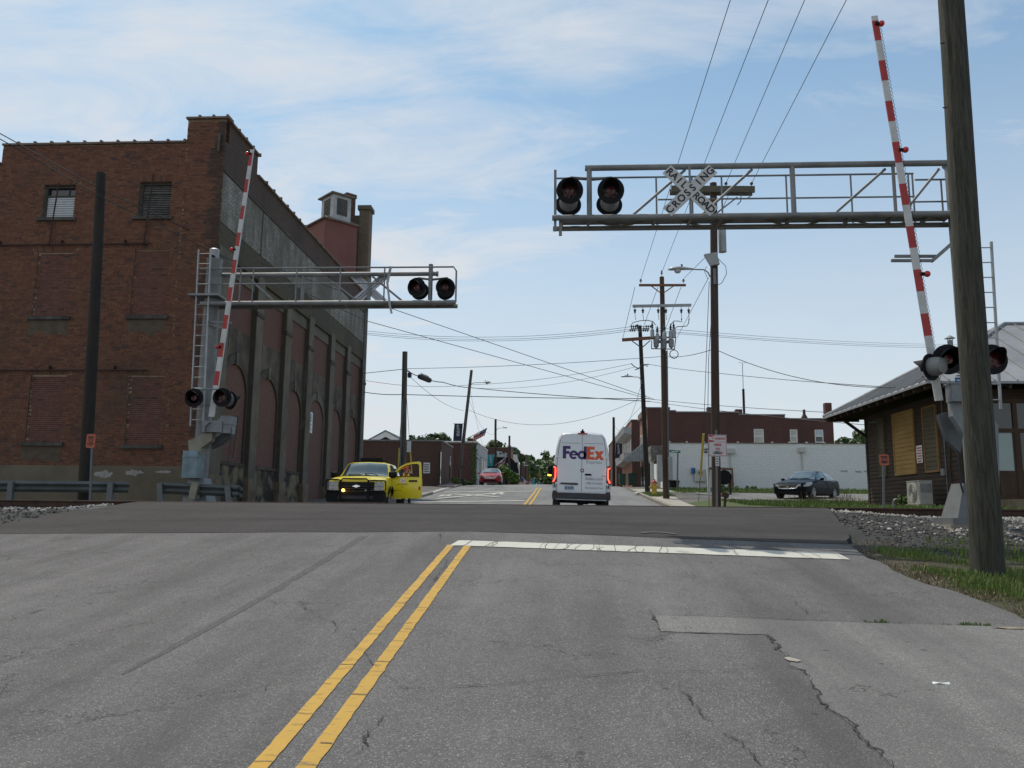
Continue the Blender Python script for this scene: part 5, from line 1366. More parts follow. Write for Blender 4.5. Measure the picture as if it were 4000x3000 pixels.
# ------------------------------------------------------------------ wooden poles, lamps and overhead cables
M_polew = wood_mat('weathered_pole', (0.115,0.105,0.085), (0.055,0.052,0.042), 'z', 0.9, bump=.012, stretch=9)
t = NT('greenish_pole'); na = t.noise(3.4, 9, .72, t.vec((7,7,.55)), .8); nb = t.noise(.9, 5, .6); nc = t.noise(9, 5, .7, t.vec((5,5,.25)), .2)
ca = t.mix(t.rng(na,.38,.62), (0.030,0.032,0.022), (0.092,0.086,0.064)); ca = t.mix(t.rng(nc,.52,.60,0,.7), ca, (0.020,0.020,0.015)); ca = t.mix(t.rng(nb,.45,.7,0,.45), ca, (0.048,0.048,0.033))
t.col(ca); t.set(Roughness=.9); t.bump(t.math('ADD', na, t.math('MULTIPLY', nc, -1.2)), .03); M_poleg = t.mat
M_poled = wood_mat('creosoted_pole', (0.030,0.022,0.017), (0.014,0.011,0.009), 'z', 0.9, bump=.012)
M_poler = wood_mat('red_brown_pole', (0.105,0.058,0.034), (0.055,0.032,0.021), 'z', 0.9, bump=.01)
M_poleb = wood_mat('brown_pole', (0.075,0.045,0.03), (0.036,0.023,0.017), 'z', 0.9, bump=.01)
M_arm = wood_mat('grey_crossarm', (0.13,0.115,0.085), (0.075,0.065,0.05), 'x', 0.9)
M_armr = wood_mat('red_crossarm', (0.22,0.09,0.05), (0.14,0.06,0.035), 'x', 0.9)
M_porc = plain('glazed_insulator', (0.13,0.135,0.14), .25, 0, .1, 4)
M_porcd = plain('dark_insulator', (0.03,0.03,0.032), .35, 0, .1, 4)
M_tank = plain('transformer_grey', (0.30,0.32,0.32), .5, .1, .1, 3)
def wood_pole(label, base, top, r0, r1, mat, group='utility poles', flare=0.0, name='utility_pole'):
    base, top = Vector(base), Vector(top)
    t = thing(name, label, 'pole', base, group)
    n = 14; pts = []; rs = []
    for k in range(n+1):
        f = k/n; p = base.lerp(top, f)
        pts.append(p + Vector((.02*noise.noise(Vector((f*3,base.x,0))), .02*noise.noise(Vector((f*3,base.x,9))), 0)) * (1 if 0<k<n else 0))
        rs.append(lerp(r0, r1, f) + flare*(1-f)**14)
    pts[0] = pts[0] - (top-base).normalized()*.6
    m = MB(); m.path(pts, rs, 18); m.build('post', mat, t, smooth_deg=50)
    return t
def arm_bar(parent, a, b, w, h, mat, name='crossarm'):
    m = MB(); m.bar(a, b, w, h); return m.build(name, mat, parent)
def pin(parent, p, h=.22, r=.05, mat=None, down=False):
    s = -1 if down else 1; m = MB()
    m.lathe([(0,.018),(h*.4,.018),(h*.4,r),(h*.55,r*1.1),(h*.62,r*.65),(h*.75,r*.85),(h*.95,r*.5),(h,r*.3)], p, (0,0,s), 10)
    m.build('insulator', mat or M_porc, parent, smooth_deg=50)
def cobra(parent, a, tip, w, mat=M_greypaint, big=True, armr=.025):
    """curved lamp arm from a to the lamp head ending at tip"""
    a, tip = Vector(a), Vector(tip); d = (tip-a); d.z = 0; L = d.length; d.normalize()
    hl = w
    neck = tip - d*hl + Vector((0,0,.05))
    m = MB(); pts = [a, a + d*(L-hl)*.12 + Vector((0,0,(neck.z-a.z)*.6)), a + d*(L-hl)*.35 + Vector((0,0,(neck.z-a.z)*.95)), neck]
    m.path(pts, armr, 8); m.build('lamp_arm', mat, parent, smooth_deg=60)
    s = Vector((-d.y, d.x, 0)); m = MB(); prof = [(0,.05,.05,0),(.25,.09,.07,.01),(.55,.15,.10,.02),(.85,.15,.09,.01),(1.0,.05,.04,-.01)]
    n = 12; vs_ = []; fs_ = []
    for f, rw, rh, oz in prof:
        c = neck + d*hl*f + Vector((0,0,oz))
        for k in range(n):
            th = 2*PI*k/n; vs_.append(tuple(c + s*rw*math.cos(th) + Vector((0,0,rh*math.sin(th)*(1 if math.sin(th)>0 else .35)))))
    for i in range(len(prof)-1):
        for k in range(n): k2=(k+1)%n; fs_.append([i*n+k,(i+1)*n+k,(i+1)*n+k2,i*n+k2])
    fs_ += [list(range(n)), [4*n+k for k in range(n-1,-1,-1)]]
    m.add(vs_, fs_); h = m.build('lamp_head', plain('lamp_grey',(0.36,0.37,0.38),.45,.2,.06,4), parent, smooth_deg=60)
    if big:
        m = MB(); c = neck + d*hl*.62; m.lathe([(0,.13),(.06,.125),(.11,.09),(.13,.02)], c+Vector((0,0,-.02)), (0,0,-1), 12); m.build('lamp_lens', plain('frosted_lens',(0.42,0.43,0.42),.2,0,.05,3), h, smooth_deg=60)
    m = MB(); c = neck + d*hl*.45; m.tube(c+Vector((0,0,.06)), c+Vector((0,0,.20)), .035, n=8); m.build('photocell', M_darkgrey, h)

# foreground pole on the right verge
b = at(3857,2240,11.0); tpx = at(3713,0,11.0); d = (tpx-b)
p0 = wood_pole('thick greenish wooden pole standing in the grass in front of the near mast', b, b + d*1.35, .183, .160, M_poleg, None, .03)
m = MB()
for px, py in ((3690,168),(3700,420)): q = at(px,py,10.85); m.tube(q, q+Vector((-.06,0,0)), .01, n=5)
m.build('nail', M_iron, p0)
# dark stub pole in front of the warehouse
b = at(330,1958,23.0); tp_ = at(394,678,23.0)
wood_pole('black creosoted pole without wires in front of the brick warehouse', b, tp_, .185, .135, M_poled, None)

# pole behind the no-parking sign, with crossarm, transformer and lamp
b = at(2797,1985,30); b.z = 1.72; tp_ = at(2786,716,30)
P1 = wood_pole('tall brown pole with lamp, crossarm and transformer behind the no parking sign', b, tp_, .165, .13, M_poleb, None)
a1, a2 = at(2622,738,29.8), at(2948,740,29.8)
arm_bar(P1, a1, a2, .10, .24, M_arm); arm_bar(P1, a1+Vector((0,.4,.03)), a2+Vector((0,.4,.03)), .10, .22, M_arm)
for px in (2640,2836,2936): pin(P1, at(px,728,29.8), .2, .06, M_porcd)
for a,b2 in (((2690,770),(2786,840)),((2880,770),(2790,840))): m = MB(); m.bar(at(*a,29.75), at(*b2,29.8), .03,.05); m.build('arm_brace', M_galv, P1)
tc_ = at(2815,935,30.2); m = MB(); m.lathe([(-.52,.05),(-.5,.15),(.48,.15),(.52,.13),(.56,.04)], tc_+Vector((.06,0,0)), (0,0,1), 14); tr = m.build('transformer', M_tank, P1, smooth_deg=40)
m = MB(); m.tube(tc_+Vector((0,-.05,.5)), tc_+Vector((0,-.05,.75)), .04, n=8); m.build('bushing', M_porcd, tr)
m = MB(); q = at(2775,1010,29.7); m.prism([at(2752,992,29.7),at(2800,985,29.7),at(2812,1030,29.7),at(2778,1036,29.7)], (0,.2,0)); m.build('floodlight', M_tank, P1, fix=True)
cobra(P1, at(2774,1082,29.8), at(2610,1058,29.8), .92)
m = MB(); q = at(2792,1075,29.82); m.tube(q+Vector((0,0,.25)), q+Vector((0,0,-.35)), .05, n=8); m.build('cutout', M_porc, P1)
m = MB(); m.path([at(2805,1010,29.7),at(2835,1040,29.7),at(2838,1070,29.7),at(2820,1105,29.7),at(2800,1115,29.8)], .012, 5); m.path([at(2760,1040,29.7),at(2752,1060,29.7),at(2765,1090,29.8)], .01, 5); m.build('jumper', M_wire, P1)
m = MB(); m.path([at(2777,1270,29.82),at(2768,1400,29.8),at(2765,1600,29.8),at(2770,1980,29.82)], .012, 5); m.build('ground_wire', M_wire, P1)
for (a,b2) in (((2855,742),(2788,850)),((2895,755),(2880,800)),((2930,745),(2918,775))): m = MB(); m.path([at(*a,29.75), at((a[0]+b2[0])/2+6,(a[1]+b2[1])/2+8,29.75), at(*b2,29.8)], .02 if a[0]>2880 else .012, 5); m.build('jumper', M_porcd if a[0]>2880 else M_wire, P1)

# red-brown pole with switchgear
b = at(2602,1940,44); tp_ = at(2585,1082,44)
P2 = wood_pole('red brown pole with two crossarms, switchgear cans and a coil of cable', b, tp_, .175, .125, M_poler, None)
pin(P2, at(2585,1080,44), .35, .06)
arm_bar(P2, at(2496,1114,43.8), at(2679,1114,43.8), .10, .12, M_armr)
for px in (2503,2670): pin(P2, at(px,1106,43.8), .25, .07)
arm_bar(P2, at(2471,1196,43.8), at(2700,1192,43.8), .12, .14, M_tank)
for a,b2 in (((2545,1118),(2583,1146)),((2630,1118),(2590,1146))): m = MB(); m.bar(at(*a,43.75), at(*b2,43.8), .03,.05); m.build('arm_brace', M_armr, P2)
for px in (2480,2511,2571,2601,2661,2690):
    pin(P2, at(px,1200,43.8), .34, .075, M_porcd, True)
    m = MB(); e = at(px+3,1250,43.8); m.path([at(px,1222,43.8), at(px+1,1235,43.8), e], .014, 5); m.build('jumper', M_wire, P2)
# elbows of cable down to the switch cans
for pts in ([(2661,1245),(2664,1258),(2650,1254),(2632,1254),(2622,1266),(2620,1276)],[(2691,1245),(2690,1262),(2682,1274),(2665,1275),(2645,1276),(2634,1286)],[(2463,1275),(2472,1260),(2500,1253),(2530,1251),(2550,1256),(2561,1270)]):
    m = MB(); m.path([at(*q,43.7) for q in pts], .022, 6); m.build('cable_loop', M_wire, P2, smooth_deg=60)
for px, py, r_ in ((2548,1300,.11),(2568,1316,.10),(2596,1310,.11),(2620,1308,.11),(2632,1302,.12)):
    q = at(px,py,43.55); m = MB(); m.lathe([(-.26,.05),(-.24,r_),(.14,r_),(.2,r_*.6),(.30,.04)], q, (0,0,1), 12); s_ = m.build('switch_can', M_tank, P2, smooth_deg=45)
    m = MB(); m.lathe([(0,.05),(.05,.075),(.11,.045),(.16,.075),(.22,.04),(.36,.015)], q+Vector((0,0,.26)), (0,0,1), 10); m.build('bushing', M_porcd, s_, smooth_deg=50)
for px, py in ((2563,1334),(2594,1338),(2622,1334)):
    q = at(px,py,43.5); m = MB(); m.lathe([(-.38,.05),(-.34,.06),(-.30,.13),(-.05,.15),(.1,.15)], q, (0,0,1), 12); m.build('regulator_can', M_galv, P2, smooth_deg=45)
m = MB(); m.bar(at(2545,1362,43.6), at(2635,1364,43.6), .05,.05); m.bar(at(2546,1330,43.6), at(2545,1362,43.6), .05,.05); m.bar(at(2640,1320,43.6), at(2634,1366,43.6), .06,.05); m.bar(at(2540,1318,43.7),at(2640,1318,43.7),.06,.08); m.bar(at(2553,1334,43.65),at(2632,1336,43.65),.08,.16); m.build('switch_frame', M_galv, P2)
q = at(2633,1383,43.5); m = MB()
for k in range(3): m.path([q + Vector(((.21+.012*k)*math.cos(t), .02*k, (.21+.012*k)*math.sin(t))) for t in [2*PI*i/24 for i in range(25)]], .012, 5)
m.build('cable_coil', M_wire, P2, smooth_deg=60)
m = MB(); c = at(2597,1760,43.7); m.box(c.x-.42,c.x-.18,43.5,43.75,rz(5,44)+1.0,rz(5,44)+2.4); m.box(c.x+.16,c.x+.36,43.5,43.75,rz(5,44)+1.1,rz(5,44)+2.3); m.build('meter_cabinet', M_tank, P2)
m = MB(); m.tube(at(2612,1935,43.75), at(2605,1370,43.8), .045, n=8); m.build('riser_pipe', M_darkgrey, P2)

# black pole behind it with a lamp
b = at(2529,1918,52); tp_ = at(2499,1272,52)
P3 = wood_pole('dark pole with tilted crossarm and street lamp behind the red brown pole', b, tp_, .165, .12, M_poled, None)
arm_bar(P3, at(2430,1328,51.8), at(2588,1317,51.8), .12, .20, M_armr)
for a,b2 in (((2469,1332),(2505,1358)),((2540,1330),(2508,1358))): m = MB(); m.bar(at(*a,51.75), at(*b2,51.8), .04,.06); m.build('arm_brace', M_arm, P3)
m = MB(); m.bar(at(2488,1268,51.7), at(2500,1300,51.7), .12,.14); m.build('pole_bracket', M_porcd, P3)
for py, px0, px1 in ((1277,2466,2540),(1286,2468,2532),(1293,2462,2530)):
    for px in (px0, px0+8, px0+16, px1-16, px1-8, px1):
        m = MB(); q = at(px,py-2,51.7); m.lathe([(-.05,.02),(-.02,.09),(.02,.09),(.05,.02)], q, (1,0,0.05), 8); m.build('strain_disc', M_porcd, P3)
    m = MB(); m.tube(at(px0-10,py,51.7), at(px1+8,py-3,51.7), .018, n=5); m.build('strain_rod', M_wire, P3)
cobra(P3, at(2508,1500,51.8), at(2426,1475,51.8), .75, big=False)
for pts in ([(2465,1420),(2478,1432),(2490,1438),(2505,1436),(2520,1424),(2535,1424)],[(2480,1445),(2495,1440),(2512,1420),(2530,1432)]):
    m = MB(); m.path([at(*q,51.7) for q in pts], .03, 5); m.build('cable_loop', M_wire, P3, smooth_deg=60)

# left side poles
b = at(1574,1905,45); b.z = gz(b.x,45); tp_ = at(1582,1374,45)
P4 = wood_pole('grey wooden pole beside the yellow truck with a cable splice hanging from it', b, tp_, .17, .145, M_polew, None)
m = MB(); m.tube(b+Vector((-.17,-.05,0)), at(1571,1560,44.85), .05, n=8); m.build('riser_pipe', M_galv, P4)
m = MB(); q = at(1592,1745,44.8); m.box(q.x-.02,q.x+.2,44.7,44.75,q.z-.3,q.z+.3); m.build('notice_plate', M_white, P4)
m = MB(); q = at(1600,1465,44.7); m.lathe([(-.16,.05),(-.1,.12),(.1,.12),(.16,.05)], q, (0,0,1), 10); m.path([q+Vector((0,0,.16)), at(1594,1452,44.7), at(1588,1448,44.8)], .02, 5); m.build('splice_can', M_wire, P4)
b = at(1789,1902,64); tp_ = at(1842,1446,64)
P5 = wood_pole('leaning dark pole with a street lamp and a dark welcome banner', b, tp_, .15, .11, M_polew, None)
cobra(P5, at(1838,1506,63.8), at(1918,1497,63.8), .8)
m = MB(); m.box(b.x+.28,b.x+.62,63.75,63.95,at(1800,1823,63.8).z-.08,at(1800,1823,63.8).z+.02); m.build('pole_band', M_iron, P5)
def far_pole(label, px, py0, py1, Y, r, mat=M_poleb, dpx=0, group=None):
    b = at(px+dpx,py1,Y); b.z = min(b.z, gz(b.x,Y)+.3); return wood_pole(label, b, at(px,py0,Y), r, r*.8, mat, group)
P6 = far_pole('far pole with a curved street lamp and a teal banner beyond the red car', 1936, 1637, 1850, 90, .15)
cobra(P6, at(1938,1690,89.8), at(1982,1674,89.8), .8, big=False)
P7 = far_pole('thin bare pole in front of the ruined brick gable', 1990, 1702, 1850, 108, .16)
P8 = far_pole('black far pole left of the traffic lights', 2034, 1772, 1870, 140, .17, M_poled)
P9 = far_pole('grey far pole rising from the trees', 2059, 1777, 1822, 170, .25, M_polew)
P10 = far_pole('dark pole beside the white van carrying a dark banner', 2397, 1630, 1880, 92, .17, M_poled)
for i,(px,py,Y,dx) in enumerate(((2054,1819,150,3),(2100,1819,190,3),(2118,1828,215,3))):
    q = at(px,py,Y); g0 = gz(q.x,Y)
    t = thing('street_lamp', ['tall','middle','small'][i]+' far street lamp with flat white head '+['nearest the black pole','behind the left traffic light','near the right traffic light'][i], 'street lamp', (q.x,Y,g0), 'far street lamps')
    m = MB(); m.tube((q.x,Y,g0),(q.x,Y,q.z),.08,n=6); m.build('post', M_poled, t)
    m = MB(); m.box(q.x-.35*(1+i*.2),q.x+.35*(1+i*.2),Y-.2,Y+.2,q.z-.02,q.z+.13); m.build('lamp_head', M_white, t)

# ------------------------------------------------------------------ wires
NW = [0]
def wire(label, pts, r=.012, sag=0.0, n=18, group=None, name='overhead_wire'):
    pts = [Vector(p) for p in pts]; out = []
    for i in range(len(pts)-1):
        for k in range(n if i == len(pts)-2 else n):
            f = k/n; p = pts[i].lerp(pts[i+1], f); p.z -= sag*4*f*(1-f)*(1 if isinstance(sag,(int,float)) else 1); out.append(p)
    out.append(pts[-1])
    m = MB(); m.path(out, r, 5); o = m.build(name, M_wire, org=pts[0]); return tag(o, label, 'cable', group)
def over(px, z, Yguess=20):
    r = ray(px, 0); t = (z-EZ)/r.z; return Vector((r.x*t, r.y*t, z))
G_ = None
def back(p, q, k):            # carry a wire on past the camera
    return p + (p-q)*k
e = at(2504,1088,43.8); s = over(2853,14.6); wire('leftmost thin wire coming down from the top of the sky to the red brown pole', [back(s,e,.8), e], .011)
e = at(2586,1062,44); s = over(3001,15.2); wire('second wire from the left, running down to the top of the red brown pole', [back(s,e,.8), e], .011)
e = at(2836,716,29.8); s = over(3143,14.2); wire('third wire from the left in the sky ending on the crossarm above the lamp', [back(s,e,.9), e], .010)
e = at(2936,716,29.8); s = over(3306,14.2); wire('rightmost wire crossing the sky to the end of the grey crossarm', [back(s,e,.9), e], .010)
wire('wire from the lamp pole down to the right end of the red crossarm', [at(2765,995,29.8), at(2671,1088,43.8)], .012)
wire('slanting wire from the lamp pole to the switchgear', [at(2768,1085,29.9), at(2645,1318,43.6)], .011)
for k,(a,b2) in enumerate((((2480,1122),(2432,1325)),((2570,1122),(2505,1300)),((2660,1122),(2598,1290)))):
    wire(['left','middle','right'][k]+' steep wire from the red crossarm back to the dark pole', [at(*a,43.9), at(*b2,51.6)], .014)
for k,(y0,y1) in enumerate(((1276,1277),(1284,1286),(1290,1293))):
    wire(['upper','middle','lower'][k]+' of three level wires between the warehouse and the dark pole', [at(1150,y0-25,53), at(2460,y1,51.7)], .013, sag=.9)
for k,(a,b2) in enumerate((((2560,1280),(3750,1345)),((2560,1290),(3750,1352)),((2560,1296),(3750,1358)))):
    wire(['top','middle','bottom'][k]+' of three faint wires in the sky between the dark pole and the depot roof', [at(*a,51.8), at(*b2,90)], .013, sag=.3)
# cables passing in front of the warehouse
lp = at(386,735,22.85)
wire('upper cable slanting across the brick warehouse wall to the dark pole over the street', [at(-120,455,20.5), lp, at(1000,1022,31), at(2555,1560,51.8)], .016, sag=.0, n=8)
wire('lower cable slanting across the brick warehouse wall to the dark pole over the street', [at(-120,475,20.5), at(410,776,22.8), at(800,969,26.4), at(1437,1255,37), at(2540,1560,51.8)], .016, sag=.0, n=8)
wire('short cable from the warehouse corner to the grey pole', [at(1415,1459,48.6), at(1578,1442,45)], .018)
wire('long cable from the grey pole across the street to the lamp pole', [at(1585,1440,45), at(2595,1392,44), at(2780,1366,30)], .014, sag=.12, n=10)
wire('cable from the warehouse sagging under the lamps to the dark pole', [at(1425,1486,49), at(1840,1503,58), at(2470,1420,51.8)], .013, sag=.25)
wire('thin line from the leaning pole rising to the dark pole', [at(1845,1515,64), at(2480,1433,51.8)], .012, sag=.5)
wire('straight thick cable from the warehouse to the dark pole low over the street', [at(1425,1532,49), at(1574,1541,45), at(2535,1557,51.8)], .022, sag=.06)
wire('thick cable from the grey pole through the splice case to the dark pole', [at(1588,1442,45), at(1640,1470,46.4), at(1730,1493,48.5), at(1846,1515,60), at(2540,1568,51.8)], .026, sag=.08, n=8)
sp_ = thing('splice_case', 'black cable splice case hanging beside the grey pole', 'splice case', at(1658,1478,46.8))
q0, q1 = at(1634,1468,46.3), at(1684,1488,47.2); m = MB(); m.path([q0.lerp(q1,f) for f in (0,.08,.2,.5,.8,.92,1)], [.07,.15,.16,.16,.16,.14,.06], 10); m.build('case', M_wire, sp_, smooth_deg=50)
m = MB(); m.tube(q0.lerp(q1,.2)+Vector((0,0,.2)), q0.lerp(q1,.8)+Vector((0,0,.2)), .025, n=5); m.build('hanger', M_galv, sp_)
wire('drooping line from the grey pole down to the leaning pole', [at(1605,1474,45), at(1812,1604,63.9)], .012, sag=.35)
wire('low drooping wire from the leaning pole to the dark pole', [at(1832,1602,64), at(2525,1545,51.8)], .013, sag=1.5)
wire('thin wire running from the leaning pole down to the white shop front', [at(1838,1530,64), at(1895,1760,86)], .010, sag=.5)
wire('thin wire from the leaning pole to the far lamp pole', [at(1832,1560,64), at(1930,1695,90)], .010, sag=.9)
wire('wire from the lamp pole sagging to the depot eave', [at(2802,1368,30), at(3575,1511,26.5)], .012, sag=.45)
wire('wire from the dark pole passing behind the lamp pole to the depot eave', [at(2530,1422,51.9), at(2790,1456,44), at(3455,1511,30)], .014, sag=.05)
wire('wire from the dark pole over the white wall to the depot', [at(2532,1558,52), at(3395,1618,34)], .014, sag=.1)
wire('lower wire from the dark pole over the brick shop to the depot', [at(2532,1567,52), at(3410,1662,33)], .014, sag=.1)
wire('slack wire between the dark pole and the far banner pole', [at(2505,1500,52.2), at(2400,1660,91.8)], .012, sag=1.6)
wire('straight guy wire down to the far banner pole', [at(2520,1570,52.2), at(2402,1700,91.8)], .011)
# ------------------------------------------------------------------ buildings down the street
M_bbrown = brickwork('brown_shop_brick', (0.125,0.062,0.045), (0.09,0.047,0.036), (0.10,0.075,0.06), 'x', stain=(0.06,0.038,0.03))
M_bbrown_y = brickwork('brown_shop_brick_flank', (0.13,0.066,0.048), (0.095,0.05,0.038), (0.10,0.075,0.06), 'y')
M_bred = brickwork('dark_red_brick', (0.115,0.045,0.036), (0.085,0.035,0.03), (0.09,0.055,0.045), 'x', stain=(0.05,0.028,0.024))
M_bred_sun = brickwork('sunlit_red_brick', (0.30,0.125,0.07), (0.24,0.10,0.06), (0.25,0.17,0.12), 'y')  # red brick brightened and warmed: sunlight on the flanks put into the colour
M_wallw = brickwork('white_painted_block', (0.78,0.78,0.77), (0.75,0.75,0.745), (0.72,0.72,0.71), 'x', (0.39,0.19), .008, stain=(0.50,0.50,0.50), sA=.62, sB=.9, bump=.006)
M_stone = brickwork('rough_stone_facing', (0.27,0.25,0.22), (0.10,0.09,0.08), (0.16,0.15,0.13), 'x', (0.35,0.22), .02, bump=.03)
M_shopw = plain('pale_render', (0.55,0.54,0.51), .85, 0, .06, .6)
M_tar = plain('flat_roof', (0.20,0.195,0.19), .9, 0, .1, .5)
M_cornice = plain('metal_cornice', (0.36,0.36,0.35), .7, 0, .12, 2)
def block(name, label, x0, x1, y0, y1, z0, z1, mf, mside, cap=M_coping, group=None, caph=.12):
    t = thing(name, label, 'building', ((x0+x1)/2,(y0+y1)/2,z0), group)
    m = MB(); m.mi = 0; m.box(x0,x1,y0,y1,z0-.5,z1, skip='lru'); m.mi = 1; m.box(x0,x1,y0,y1,z0-.5,z1, skip='fbud'); m.mi = 2; m.poly((x0,y0,z1-.3),(x1,y0,z1-.3),(x1,y1,z1-.3),(x0,y1,z1-.3))
    m.build('wall', [mf, mside, M_tar], t)
    m = MB()
    m.box(x0-.06,x1+.06,y0-.06,y0+.25,z1,z1+caph); m.box(x0-.06,x0+.25,y0+.25,y1,z1,z1+caph); m.box(x1-.25,x1+.06,y0+.25,y1,z1,z1+caph); m.build('coping', cap, t)
    return t
def win(parent, c, u, w, h, n, frame=M_white, rows=2, pane=M_glass, dep=.06):
    """sash window: frame with rails, panes behind"""
    c, u, n = Vector(c), Vector(u).normalized(), Vector(n).normalized(); m = MB(); up = Vector((0,0,1)); rot = Matrix((u, n, up)).transposed()
    for s in (-1,1): m.obox(c+u*s*w/2, (.09,dep,h+.09), rot)
    for k in range(rows+1): m.obox(c+up*(-h/2+h*k/rows), (w-.09,dep,.085), rot)
    f = m.build('window', frame, parent)
    for k in range(rows):
        m = MB(); m.obox(c+up*(-h/2+h*(k+.5)/rows)-n*.005, (w-.09,.02,h/rows-.085), rot); m.build('pane', pane if not isinstance(pane,(list,tuple)) else pane[k], f)
    return f
M_panes = plain('sky_lit_pane', (0.33,0.40,0.43), .12, 0, .08, 1, spec=.8)
M_blindp = plain('drawn_blind_pane', (0.45,0.44,0.38), .5, 0, .08, 1)
# left: brown single-storey shop, gabled church behind, red shop with ivy, pale shop, ruined front
S1 = block('brown_brick_shop', 'low brown brick building with flat roof behind the yellow truck', -34, -9.0, 62, 68.5, 3.4, 6.92, M_bbrown, M_bbrown_y, M_galv)
for px in (1720,1757):
    q = atX(px,1850,-8.99); m = MB(); m.box(-9.05,-8.97,q.y-.18,q.y+.18,3.5,6.1); m.build('slit_window', M_glass, S1)
m = MB(); q = at(1667,1828,61.98); m.box(q.x-.25,q.x+.25,61.955,61.985,q.z-.4,q.z+.4); n_s = m.build('wall_notice', M_white, S1)
m = MB()
for k in range(5): m.box(q.x-.2,q.x+.18-.05*(k%2),61.948,61.952,q.z+.28-k*.13-.06,q.z+.28-k*.13)
m.build('lettering', M_darkgrey, n_s)
ch = thing('gabled_house', 'brick gable with wide white trim rising behind the flat-roofed shop', 'building', (-18.3,88,3.8))
g0, g1_, g2_ = at(1435,1725,85), at(1507,1683,85), at(1578,1725,85)
m = MB(); m.prism([(g0.x-2,85.2,3.5),(g2_.x+2,85.2,3.5),(g2_.x+2,85.2,g2_.z-.9),(g1_.x,85.2,g1_.z-.35),(g0.x-2,85.2,g0.z-.9)], (0,14,0)); m.build('wall', M_bred, ch, fix=True)
m = MB()
for e in (g0,g2_):
    s = 1 if e.x > g1_.x else -1; e2 = Vector((e.x+s*2.2,85,e.z-1.1)); m.prism([Vector((g1_.x,84.9,g1_.z)),e2+Vector((0,-.1,0)),e2+Vector((0,-.1,-.55)),Vector((g1_.x,84.9,g1_.z-.62))], (0,.3,0))
m.build('barge_board', M_white, ch, fix=True)
m = MB()
for s in (-1,1): m.prism([(g1_.x,84.8,g1_.z+.08),(g1_.x+s*4.4,84.8,g1_.z-2.35),(g1_.x+s*4.4,84.8,g1_.z-2.45),(g1_.x,84.8,g1_.z-.02)], (0,14.6,0))
m.build('roof', M_darkgrey, ch, fix=True)
zt2 = at(1862,1733,84).z
S2 = block('red_brick_shop', 'dark red brick side wall with ivy at its corner beyond the brown shop', -22, -8.63, 84, 84.6, 3.9, zt2, M_bred, M_bred, M_coping)
m = MB(); m.box(-22,-15,84.0,84.5,zt2,zt2+.2); m.build('raised_coping', M_cornice, S2)
zt3 = at(1866,1728,84.7).z
S3 = block('pale_shop', 'pale rendered shop front with tall display windows facing the street', -20, -8.6, 84.7, 97.5, 3.9, zt3, M_shopw, M_shopw, M_white)
for k in range(4):
    y = 88.5 + k*2.3; win(S3, (-8.58,y,5.9), (0,1,0), 1.2, 3.2, (1,0,0), M_cornice, 1)
zt4 = at(1950,1750,143).z
S4 = block('ruined_brick_front', 'brick building with a dark arched opening and sky showing through its wall', -22, -8.5, 143, 150, 2.5, zt4, M_bred, M_bred_sun, M_coping)
ac = at(1965,1800,142.9); m = MB(); rr = 3.1
m.poly(*[(ac.x+rr*.9*math.cos(t), 142.95, ac.z-2.2+rr*math.sin(t)) for t in [PI*k/14 for k in range(15)]], (ac.x-rr*.9,142.95,2.6),(ac.x+rr*.9,142.95,2.6)); m.build('arched_opening', M_black, S4)
for (px,py,w,h) in ((1946,1774,1.5,1.2),(1958,1778,.9,.9),(1976,1776,.5,.8),(1983,1814,.5,.5)):
    q = at(px,py,142.9); m = MB(); m.prism([(q.x-w/2,142.9,q.z+h/2),(q.x+w/2,142.9,q.z+h/2-.2),(q.x+w/2-.2,142.9,q.z-h/2)], (0,.03,0)); m.build('sky_gap', M_panes, S4, fix=True)
m = MB(); m.box(-17,-9.4,142.7,142.95,zt4-1.6,zt4-1.1); m.build('stringcourse', M_cornice, S4)
zt5 = at(2010,1775,178).z
S5 = thing('pale_gable_wall', 'pale stepped end wall with one narrow slit window beyond the ruined front', 'building', (-10,178,1))
q = [at(1999,1775,178),at(2019,1775,178),at(2022,1790,178),at(2026,1800,178),at(2030,1822,178),at(2036,1835,178)]
m = MB(); m.prism([(q[0].x,178,0)]+[tuple(p) for p in q]+[(q[-1].x,178,0)], (0,.8,0)); m.build('wall', M_shopw, S5, fix=True)
a = at(2017,1807,177.9); m = MB(); m.box(a.x-.25,a.x+.25,177.85,177.95,1,a.z); m.build('slit_window', M_black, S5)
S6 = block('grey_shop', 'narrow grey and brick far shop beside the trees', at(2036,1850,185).x, at(2054,1850,185).x, 185, 195, .8, at(2045,1826,185).z, M_bred, M_shopw)
# right: white painted wall of the corner shop with stone front
W1 = block('white_corner_shop', 'long low white painted block wall behind the dark sedan', 7.78, 40, 60, 70.5, 3.4, 6.72, M_wallw, M_wallw, M_coping, caph=.06)
for k in range(26):
    x = 8.0 + k*1.22; m = MB(); m.box(x-.05,x+.05,59.92,60.28,6.72,6.86); m.build('coping_joint', M_cornice, W1)
m = MB(); m.box(6.55,7.77,59.6,62.5,5.35,6.5); m.box(7.45,7.77,59.6,60.4,3.3,5.35); m.build('stone_front', M_stone, W1)
for x in (6.65,7.1): m = MB(); m.tube((x,59.8,3.4),(x,59.8,5.35),.13,n=10); m.build('column', M_shopw, W1)
for px, py, w, h in ((2852,1762,.7,.35),(2862,1895,0,0),(3132,1757,.45,.35)):
    if w: q = at(px,py,59.9); m = MB(); m.box(q.x-w/2,q.x+w/2,59.75,60,q.z-h/2,q.z+h/2); m.build('meter_box', M_shopw, W1); m = MB(); m.tube((q.x,59.9,q.z-h/2),(q.x,59.9,3.6),.05,n=6); m.build('conduit', M_shopw, W1)
